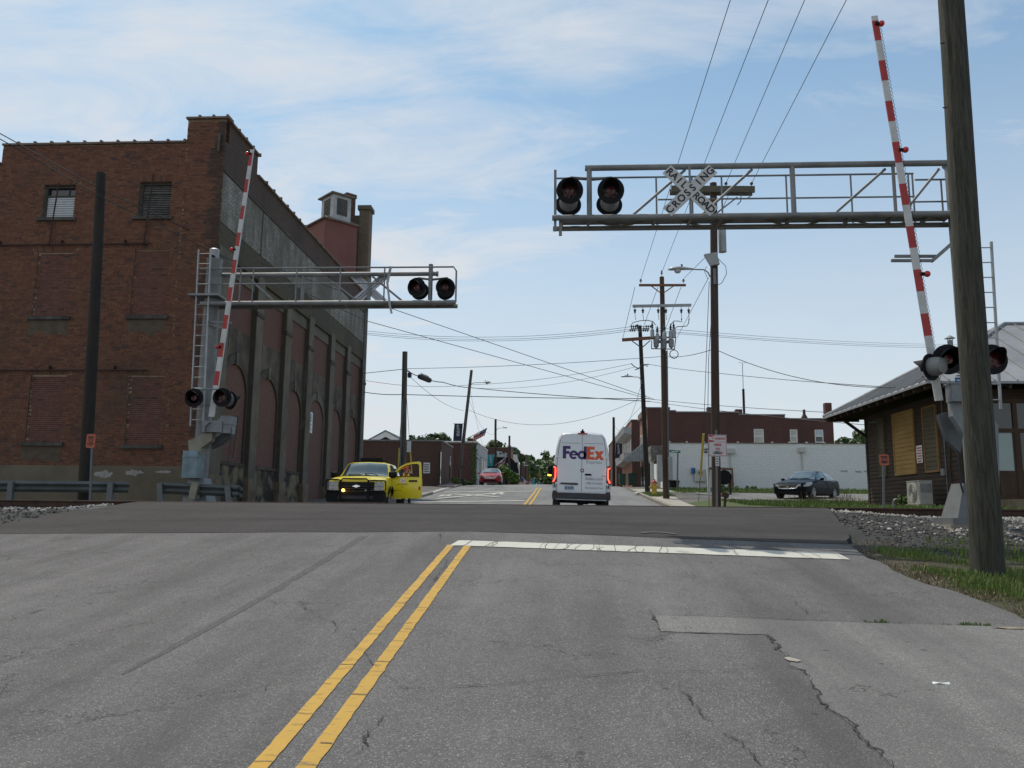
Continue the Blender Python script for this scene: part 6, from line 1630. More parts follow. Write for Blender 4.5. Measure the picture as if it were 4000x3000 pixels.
m = MB(); pts = [at(2766,1905,59.5),at(2767,1832,59.5),at(2860,1832,59.5),at(2862,1900,59.5)]; m.path([pts[0],pts[1],pts[1].lerp(pts[2],.08)+Vector((0,0,.05)),pts[2],pts[3]], .09, 8); m.build('gas_pipe', plain('rusty_pipe',(0.20,0.10,0.06),.8,.1,.2,4), W1)
for px,py,w,h,mt in ((2708,1839,.27,.42,plain('blue_sign',(0.03,0.12,0.32),.5)),(2736,1857,.85,.85,M_shopw)):
    q = at(px,py,59.85); m = MB(); m.box(q.x-w/2,q.x+w/2,59.8,59.9,q.z-h/2,q.z+h/2); m.build('wall_panel', mt, W1)
q = at(2736,1846,59.7); m = MB(); m.lathe([(0,.13),(.06,.13)], q, (0,-1,0), 12); m.build('round_vent', M_black, W1)
for i,(px,py) in enumerate(((3295,1841),(3350,1843),(3380,1841))):
    q = at(px,py,59.98); m = MB(); m.prism([(q.x-.3+.1*i,59.985,q.z+.05),(q.x+.25,59.985,q.z+.08),(q.x+.3,59.985,q.z-.06),(q.x-.1,59.985,q.z-.05)],(0,.012,0)); m.build('flaked_patch', M_cornice, W1, fix=True)
# two-storey brick shop behind it
zz = lambda px, py: at(px,py,71).z
B2 = thing('two_storey_shop', 'two storey dark brick shop with three pale windows above the white wall', 'building', (15,76,3.8))
steps = [(7.55,9.5,10.63),(9.5,10.0,10.38),(10.0,15.35,10.27),(15.35,19.25,10.05),(19.25,23.28,9.72)]
m = MB()
wh = [(16.58,17.42,7.64,8.88),(19.61,20.25,7.72,8.85),(21.69,22.41,7.73,8.84)]
for (a,b2,t_) in steps: wall_cells(m, a, b2, 3.0, t_, [h for h in wh if a < (h[0]+h[1])/2 < b2], 71, .2)
m.mi = 1; m.poly((7.55,77.7,3),(7.55,71,3),(7.55,71,10.63),(7.55,77.7,10.63)); m.mi = 0; m.poly((23.28,71,3),(23.28,77.7,3),(23.28,77.7,9.72),(23.28,71,9.72)); m.mi = 2; m.poly((7.55,71,9.5),(23.28,71,9.5),(23.28,77.7,9.5),(7.55,77.7,9.5)); m.poly((7.55,77.7,3),(7.55,77.7,10.5),(23.28,77.7,9.7),(23.28,77.7,3))
m.build('wall', [M_bred, M_bred_sun, M_tar], B2)
for (a,b2,t_) in steps: m = MB(); m.box(a-.03,b2+.03,70.92,71.3,t_,t_+.10); m.build('coping', M_tar, B2)
m = MB(); m.box(7.38,7.55,71,77.8,10.2,10.75); m.build('cornice', M_coping, B2)
for k,h_ in enumerate(wh): win(B2, ((h_[0]+h_[1])/2,71.06,(h_[2]+h_[3])/2), (1,0,0), h_[1]-h_[0]-.06, h_[3]-h_[2]-.06, (0,-1,0), M_white, 2, [M_blindp if k < 2 else M_glass, M_panes if k == 2 else M_blindp])
for k in range(3): win(B2, (7.53,72.2+k*2.2,7.6), (0,1,0), 1.0, 2.2, (-1,0,0), M_white, 2)
for px,w,h,t_ in ((2887,.55,.35,10.27),(2775,.5,.5,10.3),(3237,.55,1.5,9.7)):
    x = at(px,1600,71.4).x; m = MB(); m.box(x-w/2,x+w/2,71.4,72,t_-.2,t_+h); m.build('chimney', M_bred, B2); 
m = MB(); x = at(3146,1600,71.6).x; m.lathe([(0,.25),(.25,.28),(.5,.15),(.55,.12),(.95,.12)], (x,72,9.72), (0,0,1), 10); m.build('flue', M_poleb, B2)
ant = thing('roof_antenna', 'thin roof antenna mast behind the lamp pole', 'antenna', (at(2905,1620,74).x,74,10))
m = MB(); q0, q1 = at(2907,1622,74), at(2900,1418,74); m.tube(q0-Vector((0,0,.5)), q0.lerp(q1,.5), .11, n=6); m.tube(q0.lerp(q1,.5), q1, .025, n=5); m.tube(q1+Vector((-.35,0,.05)), q1+Vector((.35,0,0)), .012, n=4); m.build('mast', M_poled, ant)
# metal awning over the pavement
aw = [(7.5,71.2),(7.5,77.6)]; m = MB(); m.prism([(5.35,71.2,6.15),(7.53,71.2,7.95),(7.53,71.2,7.85),(5.35,71.2,6.05)], (0,6.4,0)); m.prism([(5.35,71.2,6.05),(7.53,71.2,7.85),(7.53,71.2,6.05)], (0,.04,0)); m.build('awning', plain('corrugated_awning',(0.30,0.31,0.32),.6,.2,.15,3), B2, fix=True)
for k in range(14): m = MB(); x = 5.5+k*.15; m.box(x-.015,x+.015,71.17,71.2,6.06,6.1+(x-5.35)*.8); m.build('awning_rib', M_darkgrey, B2)
for y in (73,76): m = MB(); m.box(7.46,7.52,y-.8,y+.8,3.9,5.9); m.build('shop_window', M_glass, B2)
# next shop with bay windows and pale cornices
zc = at(2470,1643,86).z
B3 = block('cornice_shop', 'sunlit brick shop with pale projecting cornices and a row of upper windows', 7.5, 16, 86, 99, 3.9, zc, M_bred, M_bred_sun)
for za, zb_ in ((at(2470,1690,86).z,at(2470,1675,86).z),(at(2472,1795,86).z,at(2472,1775,86).z)):
    m = MB(); m.prism([(7.5,86.05,zb_+.2),(6.6,86.05,zb_+.2),(6.75,86.05,za),(7.5,86.05,za-.2)], (0,12.8,0)); m.build('cornice', M_cornice, B3, fix=True)
for k in range(6): win(B3, (7.47,87.4+k*2.0,at(2460,1730,86).z), (0,1,0), 1.0, 2.0, (-1,0,0), M_shopw, 2)
B4 = block('dark_brick_shop', 'dark brick shop behind the banner pole at the far right kerb', 7.4, 16, 108, 125, 3.2, at(2420,1706,108).z, M_bred, M_bred)

# ------------------------------------------------------------------ trees and shrubs
def leaf_mat(name, ramp):
    m = stone_mat(name, ramp); p = m.node_tree.nodes['Principled BSDF']; p.inputs['Roughness'].default_value = .55
    return m
LEAF_D = leaf_mat('dark_leaves', [(0.03,0.052,0.016),(0.05,0.09,0.025),(0.075,0.12,0.033),(0.04,0.07,0.02),(0.095,0.15,0.04)])
LEAF_M = leaf_mat('mid_leaves', [(0.045,0.08,0.02),(0.075,0.13,0.03),(0.10,0.165,0.04),(0.06,0.105,0.026),(0.125,0.19,0.05)])
LEAF_B = leaf_mat('bright_leaves', [(0.05,0.10,0.015),(0.085,0.15,0.022),(0.12,0.19,0.03),(0.065,0.125,0.02)])
M_bark = wood_mat('tree_bark', (0.10,0.08,0.06), (0.05,0.04,0.03), 'z', 1)
def crown_mesh(mb, c, rad, nclump, nleaf, ls, rg, squash=.8):
    c = Vector(c)
    for _ in range(nclump):
        while True:
            o = Vector((rg.uniform(-1,1), rg.uniform(-1,1), rg.uniform(-1,1)))
            if .25 < o.length < 1: break
        cc = c + Vector((o.x*rad[0], o.y*rad[1], o.z*rad[2]))*.85
        cr = rg.uniform(.22,.42)*min(rad)
        for _ in range(nleaf):
            d = Vector((rg.gauss(0,1), rg.gauss(0,1), rg.gauss(0,1))).normalized(); p = cc + d*cr*rg.uniform(.6,1.08)
            u_ = Vector((rg.gauss(0,1), rg.gauss(0,1), rg.gauss(0,1))).normalized(); v_ = d.cross(u_).normalized() if rg.random() < .7 else u_.orthogonal().normalized()
            s = ls*rg.uniform(.6,1.3); u2 = v_.cross(d).normalized()*s
            mb.add([tuple(p-u2), tuple(p+v_*s*.55), tuple(p+u2), tuple(p-v_*s*.55)], [[0,1,2,3]])
def tree(name, label, base, h, rad, mat, seed, ncl=46, nl=26, ls=.35, cz=.62, group=None, trunk=.22, cat='tree'):
    rg = random.Random(seed); base = Vector(base); t = thing(name, label, cat, base, group)
    m = MB(); c = base + Vector((0,0,h*cz)); m.path([base-Vector((0,0,.3)), base.lerp(c,.5)+Vector((.1*rad[0]*.3,0,0)), c], [trunk*1.3, trunk, trunk*.5], 8)
    for k in range(5):
        a = rg.uniform(0,6.28); m.path([base.lerp(c,rg.uniform(.4,.7)), c+Vector((math.cos(a)*rad[0]*.4, math.sin(a)*rad[1]*.4, rad[2]*rg.uniform(-.1,.3))), c+Vector((math.cos(a)*rad[0]*.75, math.sin(a)*rad[1]*.75, rad[2]*rg.uniform(0,.5)))], [trunk*.5, trunk*.3, trunk*.1], 5)
    m.build('trunk', M_bark, t); m = MB(); crown_mesh(m, c, rad, ncl, nl, ls, rg); m.build('crown', mat, t)
    return t
def tree_px(label, x0, x1, ytop, ybase, Y, mat, seed, name='broadleaf_tree', **k):
    a, b = at(x0,ytop,Y), at(x1,ytop,Y); zb = min(at((x0+x1)/2,ybase,Y).z, 4.5); w = (b.x-a.x)/2; h = a.z - zb
    rz_ = k.pop('rz', min(h*.45, w*.95)); cz = 1 - rz_*1.0/h
    return tree(name, label, ((a.x+b.x)/2, Y, zb), h, (w, w, rz_), mat, seed, cz=cz, **k)
GT = 'trees beyond the rooftops'
tree_px('dark tree filling the end of the street left of the van', 2090, 2215, 1800, 1893, 250, LEAF_M, 22, group=GT, ls=.6, ncl=110, nl=34)
tree_px('dark tree behind the grey far shop', 2030, 2105, 1800, 1893, 240, LEAF_D, 23, group=GT, ls=.6, ncl=100, nl=34)
tree_px('dense round tree rising above the brown shop left of the leaning pole', 1655, 1770, 1688, 1800, 135, LEAF_D, 1, group=GT, ls=.42, ncl=60)
tree_px('low bushy tree top just right of the gabled house', 1590, 1668, 1700, 1800, 150, LEAF_D, 2, group=GT, ls=.4)
tree_px('small tree top showing right of the leaning pole', 1812, 1866, 1714, 1800, 160, LEAF_D, 3, group=GT, ls=.4)
tree_px('big dark tree behind the pale shop and ruined front', 1892, 1985, 1718, 1860, 215, LEAF_D, 4, group=GT, ls=.6, ncl=60)
tree_px('dark tree behind the bare thin pole, sloping down to the right', 1965, 2032, 1738, 1870, 225, LEAF_D, 5, group=GT, ls=.6)
tree_px('rounded dark tree left of the far grey pole', 2020, 2050, 1775, 1870, 235, LEAF_D, 6, group=GT, ls=.6)
tree_px('mid green tree behind the far grey pole', 2040, 2090, 1779, 1885, 270, LEAF_M, 7, group=GT, ls=.7)
tree_px('low green tree in the middle of the far street end', 2075, 2125, 1792, 1885, 275, LEAF_M, 8, group=GT, ls=.7)
tree_px('feathery pale tree top left of the van roof', 2108, 2156, 1760, 1885, 285, LEAF_M, 9, group=GT, ls=.45, nl=12, ncl=36)
tree_px('wide tree half hidden by the white van', 2130, 2200, 1778, 1885, 290, LEAF_M, 10, group=GT, ls=.7)
tree_px('dark low tree at the end of the street under the traffic lights', 2085, 2190, 1825, 1893, 262, LEAF_D, 21, group=GT, ls=.7, ncl=70)
tree_px('dark tree beyond the white wall left of the depot corner', 3320, 3420, 1683, 1790, 118, LEAF_D, 11, group=GT, ls=.4, ncl=60)
tree_px('smaller dark tree at the end of the white wall', 3255, 3330, 1708, 1790, 120, LEAF_D, 12, group=GT, ls=.4)
tree_px('bright green street tree beside the red car', 1938, 2000, 1815, 1893, 88, LEAF_B, 13, name='street_tree', ls=.2, ncl=50, nl=24, trunk=.08)
tree_px('bright green bush right of the street tree near the kerb', 1985, 2036, 1842, 1893, 94, LEAF_B, 14, name='street_tree', ls=.2, ncl=40, nl=24, trunk=.06)
def shrub(label, x0, x1, ytop, ybase, Y, mat, seed, ls=.07, ncl=26, nl=30, name='shrub'):
    a, b, g = at(x0,ytop,Y), at(x1,ytop,Y), at((x0+x1)/2,ybase,Y); w = (b.x-a.x)/2; h = a.z-g.z
    rg = random.Random(seed); t = thing(name, label, 'shrub', ((a.x+b.x)/2,Y,g.z))
    m = MB(); crown_mesh(m, ((a.x+b.x)/2,Y,g.z+h*.5), (w,w*.8,h*.55), ncl, nl, ls, rg); m.build('foliage', mat, t)
    m = MB()
    for k in range(4): m.tube(((a.x+b.x)/2,Y,g.z-.15), ((a.x+b.x)/2+rg.uniform(-.5,.5)*w,Y+rg.uniform(-.3,.3),g.z+h*.6), .02, .008, n=5)
    m.build('stem', M_bark, t)
shrub('small green bush at the foot of the depot wall', 3488, 3572, 1937, 1978, 26.9, LEAF_M, 31)
shrub('yellow green bush in a planter beside the leaning pole', 1762, 1788, 1866, 1885, 63.2, LEAF_B, 32, .12)
shrub('dark hedge right of the leaning pole', 1795, 1822, 1872, 1898, 65.5, LEAF_D, 33, .12)
shrub('second dark bush in front of the red brick wall', 1820, 1850, 1882, 1899, 67, LEAF_D, 34, .12)
shrub('flowering bush in the black planter by the white wall', 2618, 2645, 1876, 1892, 56, LEAF_B, 35, .08)
shrub('low weeds growing over the kerb behind the lamp pole', 2745, 2905, 1893, 1925, 50, LEAF_M, 36, .10, 30)
shrub('dry brush at the foot of the white wall', 2905, 2965, 1898, 1915, 58.5, LEAF_M, 37, .1, 14)
iv = thing('ivy', 'strip of ivy climbing the corner of the red brick wall', 'ivy', (-8.7,83.9,4)); rg = random.Random(77); m = MB()
for k in range(420):
    z = rg.uniform(3.9, zt2); x = -8.75 + rg.gauss(0,.16) + .1*noise.noise(Vector((z*1.2,1,1))); p = Vector((x,83.92+rg.uniform(-.08,.03),z)); s = .14
    m.add([tuple(p+Vector((rg.uniform(-s,s),rg.uniform(-.05,.05),rg.uniform(-s,s)))) for _ in range(4)], [[0,1,2,3]])
m.build('foliage', LEAF_D, iv)
# ------------------------------------------------------------------ vehicles
def car_paint(name, c, rough=.22, coat=.7, dirt=0.0):
    t = NT(name); n = t.noise(2.2, 5)
    z = t.node('ShaderNodeSeparateXYZ', {0: t.tc.outputs['Object']}).outputs['Z']
    k = t.mix(t.rng(n, .35, .75, 0, .12), c, tuple(x*.75 for x in c))
    n2 = t.noise(9, 4)
    k = t.mix(t.math('MULTIPLY', t.rng(z, .9, .25, 0, .15+dirt), t.rng(n2, .35, .65)), k, (.16,.14,.11))
    t.col(k); t.set(Roughness=rough); t.p.inputs['Coat Weight'].default_value = coat; t.p.inputs['Coat Roughness'].default_value = .04
    MATS[name] = t.mat; return t.mat
class Body:
    """lofted car body: key stations along y, each a half section of (x, z) points from sill to roof centre"""
    def __init__(s, keys, ny=56, nu=22):
        ys = [k[0] for k in keys]; n = len(keys[0][1])
        fx = [pchip(ys, [k[1][i][0] for k in keys]) for i in range(n)]; fz = [pchip(ys, [k[1][i][1] for k in keys]) for i in range(n)]
        s.ys = sorted(set(list(np.linspace(ys[0], ys[-1], ny)) + ys)); s.sec = []
        for y in s.ys:
            P = [Vector((fx[i](y), fz[i](y), 0)) for i in range(n)]; out = []
            for i in range(n-1):                                   # gentle Catmull-Rom along the section
                p0, p1, p2, p3 = P[max(i-1,0)], P[i], P[i+1], P[min(i+2,n-1)]
                m = max(2, nu//(n-1))
                for k in range(m):
                    t = k/m; a = .35; out.append(p1 + (p2-p1)*(3*t*t-2*t**3) *.5 + (p2-p1)*t*.5 + ((p2-p0)*(t**3-2*t*t+t) + (p3-p1)*(t**3-t*t))*a*.5)
            out.append(P[-1]); s.sec.append([(max(0,q.x), q.y) for q in out])
    def at(s, y):
        i = max(0, min(len(s.ys)-2, int(np.searchsorted(s.ys, y))-1)); t = (y-s.ys[i])/(s.ys[i+1]-s.ys[i]); t = min(1, max(0, t))
        return [(lerp(a[0],b[0],t), lerp(a[1],b[1],t)) for a,b in zip(s.sec[i], s.sec[i+1])]
    def half(s, y, z):                                             # half width at height z (upper side)
        q = s.at(y); best = 0
        for (x0,z0),(x1,z1) in zip(q, q[1:]):
            if min(z0,z1) <= z <= max(z0,z1) and abs(z1-z0) > 1e-6: best = max(best, lerp(x0,x1,(z-z0)/(z1-z0)))
        return best
    def top(s, y, x):
        q = s.at(y); best = -9
        for (x0,z0),(x1,z1) in zip(q, q[1:]):
            if min(x0,x1) <= abs(x) <= max(x0,x1) and abs(x1-x0) > 1e-6: best = max(best, lerp(z0,z1,(abs(x)-x0)/(x1-x0)))
        return best if best > -9 else q[-1][1]
    def mesh(s):
        m = MB(); N = len(s.sec[0]); n2 = 2*N
        for y, sec in zip(s.ys, s.sec):
            m.v += [(-x, y, z) for x,z in sec] + [(x, y, z) for x,z in reversed(sec)]
        for j in range(len(s.ys)-1):
            for k in range(n2):
                k2 = (k+1) % n2; m.f.append([j*n2+k, j*n2+k2, (j+1)*n2+k2, (j+1)*n2+k]); m.m.append(0)
        m.f += [list(range(n2-1,-1,-1)), [(len(s.ys)-1)*n2+k for k in range(n2)]]; m.m += [0,0]
        return m
    def side_patch(s, pts, side, off=.006, n=10):
        """patch on the flank: pts = list of (y, zlow, zhigh)"""
        m = MB(); ys = [p[0] for p in pts]; fl = [p[1] for p in pts]; fh = [p[2] for p in pts]; K = 6; rows = []
        for i in range(n+1):
            y = lerp(ys[0], ys[-1], i/n); a, b = interp(y, ys, fl), interp(y, ys, fh)
            for k in range(K+1):
                z = lerp(a, b, k/K); m.v.append((side*(s.half(y, z)+off), y, z))
        for i in range(n):
            for k in range(K):
                q = i*(K+1)+k; f = [q, q+1, q+K+2, q+K+1]; m.f.append(f if side < 0 else f[::-1]); m.m.append(0)
        return m
    def top_patch(s, y0, y1, x0f, x1f, off=.006, n=10, K=12):
        """patch on a top surface between two y, with half widths x0f at y0 and x1f at y1"""
        m = MB()
        for i in range(n+1):
            f = i/n; y = lerp(y0, y1, f); w = lerp(x0f, x1f, f)
            for k in range(K+1):
                x = lerp(-w, w, k/K); m.v.append((x, y - off*(1 if y1 > y0 else -1), s.top(y, x) + off))
        for i in range(n):
            for k in range(K):
                q = i*(K+1)+k; m.f.append([q, q+1, q+K+2, q+K+1]); m.m.append(0)
        return m
def loc_build(m, name, mat, parent, deg=None, fix=False): return m.build(name, mat, parent, smooth_deg=deg, org=(0,0,0), fix=fix)
def cut_wheels(o, centers, r, hw):
    cm = MB()
    for (x, y, z) in centers: cm.lathe([(-hw,r),(hw,r)], (x,y,z), (1,0,0), 28)
    c = cm.build('wheel_cutter', M_black, org=(0,0,0)); mod = o.modifiers.new('b', 'BOOLEAN'); mod.object = c; mod.operation = 'DIFFERENCE'; mod.solver = 'EXACT'; mod.material_mode = 'TRANSFER'
    dg = bpy.context.evaluated_depsgraph_get(); me = bpy.data.meshes.new_from_object(o.evaluated_get(dg)); o.modifiers.clear(); o.data = me
    me.set_sharp_from_angle(angle=R_(35)); bpy.data.objects.remove(c)
M_tyre = plain('tyre_rubber', (0.020,0.020,0.021), .85, 0, .2, 8)
M_rim = plain('alloy_rim', (0.40,0.41,0.42), .35, .6, .06, 4)
M_steel_rim = plain('steel_rim', (0.30,0.30,0.30), .5, .4, .1, 4)
def wheel(parent, c, r, w, mat=None, spokes=7, side=1, rimr=.66):
    x, y, z = c; m = MB()
    m.lathe([(-w/2,r*rimr),(-w/2,r*.93),(-w*.36,r),(w*.36,r),(w/2,r*.93),(w/2,r*rimr)], c, (1,0,0), 28, caps=False); t = loc_build(m, 'wheel', M_tyre, parent, 40)
    m = MB(); xo = x + side*w*.30; m.lathe([(-side*.0,r*rimr*1.0),(side*.06,r*rimr*1.0),(side*.05,r*rimr*.9),(-side*.02,r*rimr*.86)], (xo,y,z), (1,0,0), 24, caps=False)
    m.lathe([(0,r*.16),(side*.05,r*.14)], (xo,y,z), (1,0,0), 12)
    for k in range(spokes):
        a = 2*PI*k/spokes; m.bar((xo+side*.02,y,z),(xo+side*.035,y+math.cos(a)*r*rimr*.92,z+math.sin(a)*r*rimr*.92), .05, .03, up=(1,0,0))
    loc_build(m, 'rim', mat or M_rim, t)
    m = MB(); m.lathe([(0,r*rimr*.95),(.01,r*rimr*.95)], (x-side*w*.05,y,z), (1,0,0), 20); loc_build(m, 'brake_disc', M_black, t)
    return t
def mirror_pod(parent, c, w, h, d, mat, name='mirror'):
    m = MB(); vs_ = []; fs_ = []; n = 14; prof = [(-d,.55),(-d*.6,.9),(0,1),(d*.15,.97)]
    for f, k in prof:
        for i in range(n):
            t = 2*PI*i/n; cx = math.copysign(abs(math.cos(t))**.6, math.cos(t)); cz = math.copysign(abs(math.sin(t))**.6, math.sin(t))
            vs_.append((c[0]+cx*w/2*k, c[1]+f, c[2]+cz*h/2*k))
    for i in range(len(prof)-1):
        for k in range(n): k2=(k+1)%n; fs_.append([i*n+k,(i+1)*n+k,(i+1)*n+k2,i*n+k2])
    fs_ += [list(range(n)), [(len(prof)-1)*n+k for k in range(n-1,-1,-1)]]
    m.add(vs_, fs_); return loc_build(m, name, mat, parent, 50, True)

# ---- white high-roof delivery van, rear towards the camera (local y grows away from the camera)
van = thing('delivery_van', 'white high-roof delivery van driving away with its brake lights on', 'van', (0.72, 28.3, rz(0.72, 30)), rot=(0, R_(1.3), 0))
VP = car_paint('white_van_paint', (0.66,0.68,0.70), .3, .4, .15)
sec = lambda w0,w1,w2,w3,h: [(0,.42),(w0*.9,.42),(w0,.60),(w0+.01,1.05),(w1,1.55),(w2,2.15),(w3,h-.22),(w3-.13,h-.05),(w3-.42,h),(0,h+.015)]
hd = [(0,.40),(.86,.40),(.93,.55),(.95,.85),(.92,1.0),(.86,1.08),(.74,1.14),(.55,1.18),(.3,1.2),(0,1.21)]
ws = [(0,.40),(.90,.40),(.98,.58),(.99,1.0),(.97,1.35),(.90,1.75),(.82,2.05),(.70,2.2),(.4,2.28),(0,2.3)]
vb = Body([(0.0,sec(.965,.945,.87,.775,2.66)),(.10,sec(.985,.965,.895,.805,2.74)),(.5,sec(.99,.97,.90,.81,2.76)),(3.5,sec(.995,.975,.905,.82,2.78)),(4.6,ws[:5]+[(.90,1.95),(.83,2.35),(.72,2.55),(.4,2.66),(0,2.69)]),(5.15,ws),(5.55,[(0,.4),(.88,.4),(.96,.56),(.97,.95),(.94,1.15),(.87,1.3),(.77,1.42),(.6,1.48),(.3,1.5),(0,1.51)]),(6.2,hd),(6.55,[(0,.40),(.80,.40),(.86,.5),(.87,.75),(.84,.88),(.78,.95),(.66,1.0),(.5,1.03),(.3,1.04),(0,1.05)])], 60, 36)
o = loc_build(vb.mesh(), 'body', VP, van, 40)
cut_wheels(o, [(-.85,.95,.36),(.85,.95,.36),(-.85,4.95,.36),(.85,4.95,.36)], .42, .30)
for x in (-1,1):
    wheel(van, (x*.84,.95,.355), .355, .26, M_steel_rim, 6, x); wheel(van, (x*.85,4.95,.355), .355, .24, M_steel_rim, 6, x)
yr = -.012
def rear_panel(pts, y=yr, t=.02): 
    m = MB(); m.prism([(x, y, z) for x,z in pts], (0,t,0)); return m
def ylean(z): return -.008 + max(0, z-1.3)*.0 
# doors: two leaves with a seam, hinges and recessed upper panel
for s in (-1,1):
    m = MB(); m.prism([(s*.008,yr,.66),(s*.83,yr,.70),(s*.845,yr,1.5),(s*.80,yr,2.1),(s*.715,yr,2.56),(s*.60,yr,2.64),(s*.008,yr,2.66)], (0,.03,0)); d = loc_build(m, 'rear_door', VP, van, None, True)
    m = MB(); m.prism([(s*.06,yr-.006,1.98),(s*.70,yr-.006,1.94),(s*.74,yr-.006,1.84),(s*.74,yr-.006,1.28),(s*.60,yr-.006,1.20),(s*.06,yr-.006,1.16)], (0,.007,0)); loc_build(m, 'pressed_panel', VP, d, None, True)
    m = MB(); m.box(s*.06 if s>0 else -.72, .72 if s>0 else -.06, yr-.004, yr, 2.33, 2.345); loc_build(m, 'crease', plain('seam_grey',(.25,.26,.27),.6), d)
    for z in (.95,1.87): m = MB(); m.box(s*.84-.05,s*.84+.07,yr-.03,yr+.03,z-.035,z+.035); loc_build(m, 'hinge', VP, d)
m = MB(); m.box(-.006,.006,yr-.0015,yr+.02,.68,2.66)
for s in (-1,1): m.path([(s*.838,yr-.001,.70),(s*.853,yr-.001,1.5),(s*.808,yr-.001,2.1),(s*.723,yr-.001,2.565),(s*.60,yr-.001,2.65)], .006, 4)
loc_build(m, 'door_gap', M_darkgrey, van)
# bumper
m = MB(); m.prism([(-.99,-.10,.42),(.99,-.10,.42),(.995,-.10,.58),(.97,-.08,.70),(.86,-.06,.70),(.82,-.06,.64),(-.82,-.06,.64),(-.86,-.06,.70),(-.97,-.08,.70),(-.995,-.10,.58)], (0,.30,0)); bp = loc_build(m, 'bumper', plain('grey_plastic',(.032,.033,.036),.6,0,.15,4), van, None, True)
m = MB(); m.box(-.86,.86,-.115,-.06,.395,.425); loc_build(m, 'step_edge', M_alu, bp)
for s in (-1,1): m = MB(); m.box(min(s*.66,s*.90),max(s*.66,s*.90),-.106,-.098,.555,.585); loc_build(m, 'reflector', M_darklens, bp)
m = MB(); m.box(-.5,.5,.2,.5,.32,.42); m.tube((-.1,.1,.33),(.25,.12,.33),.07,n=8); m.box(-.55,-.50,.02,.08,.30,.42); m.box(.46,.51,.02,.08,.27,.42); m.tube((-.75,.95,.36),(.75,.95,.36),.06,n=8); m.lathe([(-.14,.05),(-.08,.14),(.08,.14),(.14,.05)],(0,.95,.36),(1,0,0),10); m.box(-.4,.4,1.5,4.5,.36,.44); loc_build(m, 'underbody', M_black, van)
# tall tail lights wrapping the corners
M_tail = emis('lit_brake_light', (1.0,.06,.03), 5.5); M_tail.node_tree.nodes['Principled BSDF'].inputs['Base Color'].default_value = (.6,.03,.02,1)
for s in (-1,1):
    m = MB(); m.prism([(s*.855,-.03,.93),(s*.985,-.02,.93),(s*.992,-.02,1.45),(s*.955,-.02,1.60),(s*.875,-.03,1.56),(s*.86,-.03,1.40)], (0,.22,0)); l = loc_build(m, 'tail_light', M_darklens, van, None, True)
    m = MB(); m.path([(s*.962,-.036,1.50),(s*.905,-.04,1.49),(s*.895,-.042,1.42),(s*.897,-.042,1.15),(s*.955,-.04,1.02),(s*.962,-.038,1.0)], .021, 6); loc_build(m, 'lit_tube', M_tail, l, 50)
    m = MB(); m.box(min(s*.865,s*.985),max(s*.865,s*.985),-.032,.1,.80,.925); m2 = loc_build(m, 'reverse_lamp', M_alu, l)
    m = MB(); m.box(min(s*.90,s*.93),max(s*.90,s*.93),-.036,-.03,.83,.91); loc_build(m, 'lamp_slot', M_black, l)
m = MB(); m.box(-.16,.17,-.045,.05,2.655,2.695); loc_build(m, 'high_brake_light', plain('brake_bar',(.40,.03,.02),.3), van)
m = MB(); m.box(-.07,.07,-.05,.08,2.70,2.76); m.box(-.025,.035,-.07,.05,2.74,2.82); loc_build(m, 'camera_pod', M_black, van)
m = MB(); m.prism([(-.70,yr-.02,.98),(-.14,yr-.02,.98),(-.10,yr-.02,.93),(-.16,yr-.02,.905),(-.70,yr-.02,.915),(-.74,yr-.02,.94)], (0,.03,0)); loc_build(m, 'plate_light_bar', plain('slate_plastic',(.05,.055,.06),.5), van, None, True)
m = MB(); m.box(-.57,-.26,yr-.012,yr,.725,.885); pl = loc_build(m, 'number_plate', plain('plate_blue_white',(.34,.42,.50),.4), van)
m = MB(); put_text(m, 'JS-8570', (-.415,yr-.014,.80), (1,0,0), (0,0,1), .10, bold=.004); loc_build(m, 'lettering', plain('plate_navy',(.03,.05,.16),.5), pl)
m = MB(); m.prism([(.10,yr-.03,1.265),(.14,yr-.03,1.30),(.30,yr-.03,1.30),(.345,yr-.03,1.265),(.33,yr-.03,1.24),(.12,yr-.03,1.24)], (0,.03,0)); loc_build(m, 'door_handle', M_black, van, None, True)
m = MB(); m.lathe([(0,.068),(.014,.066),(.018,.05)], (.015,yr,1.405), (0,-1,0), 20); em = loc_build(m, 'badge', M_black, van)
m = MB()
for k in range(3): a = PI/2 + k*2*PI/3; m.prism([(.015+.06*math.cos(a),yr-.022,1.405+.06*math.sin(a)),(.015+.012*math.cos(a+1.05),yr-.022,1.405+.012*math.sin(a+1.05)),(.015+.012*math.cos(a-1.05),yr-.022,1.405+.012*math.sin(a-1.05))], (0,.004,0))
m.path([(.015+.058*math.cos(t),yr-.02,1.405+.058*math.sin(t)) for t in [2*PI*k/20 for k in range(21)]], .005, 4); loc_build(m, 'star', M_chrome, em, None, True)
# lettering on the doors
M_purple = plain('purple_vinyl', (0.055,0.022,0.13), .5); M_orange = plain('orange_vinyl', (0.72,0.10,0.025), .5); M_greyv = plain('grey_vinyl', (.20,.21,.23), .5)
yl = yr-.0085
def ring(m, cx, cz, ro, ri, a0=0, a1=2*PI, n=24):
    for k in range(n):
        t0, t1 = lerp(a0,a1,k/n), lerp(a0,a1,(k+1)/n)
        m.poly((cx+ri*math.cos(t0),yl,cz+ri*math.sin(t0)),(cx+ri*math.cos(t1),yl,cz+ri*math.sin(t1)),(cx+ro*math.cos(t1),yl,cz+ro*math.sin(t1)),(cx+ro*math.cos(t0),yl,cz+ro*math.sin(t0)))
def rect(m, x0,x1,z0,z1): m.poly((x0,yl,z0),(x1,yl,z0),(x1,yl,z1),(x0,yl,z1))
zb, zh_, zx = 1.80, 2.235, 2.085; X0 = -.66
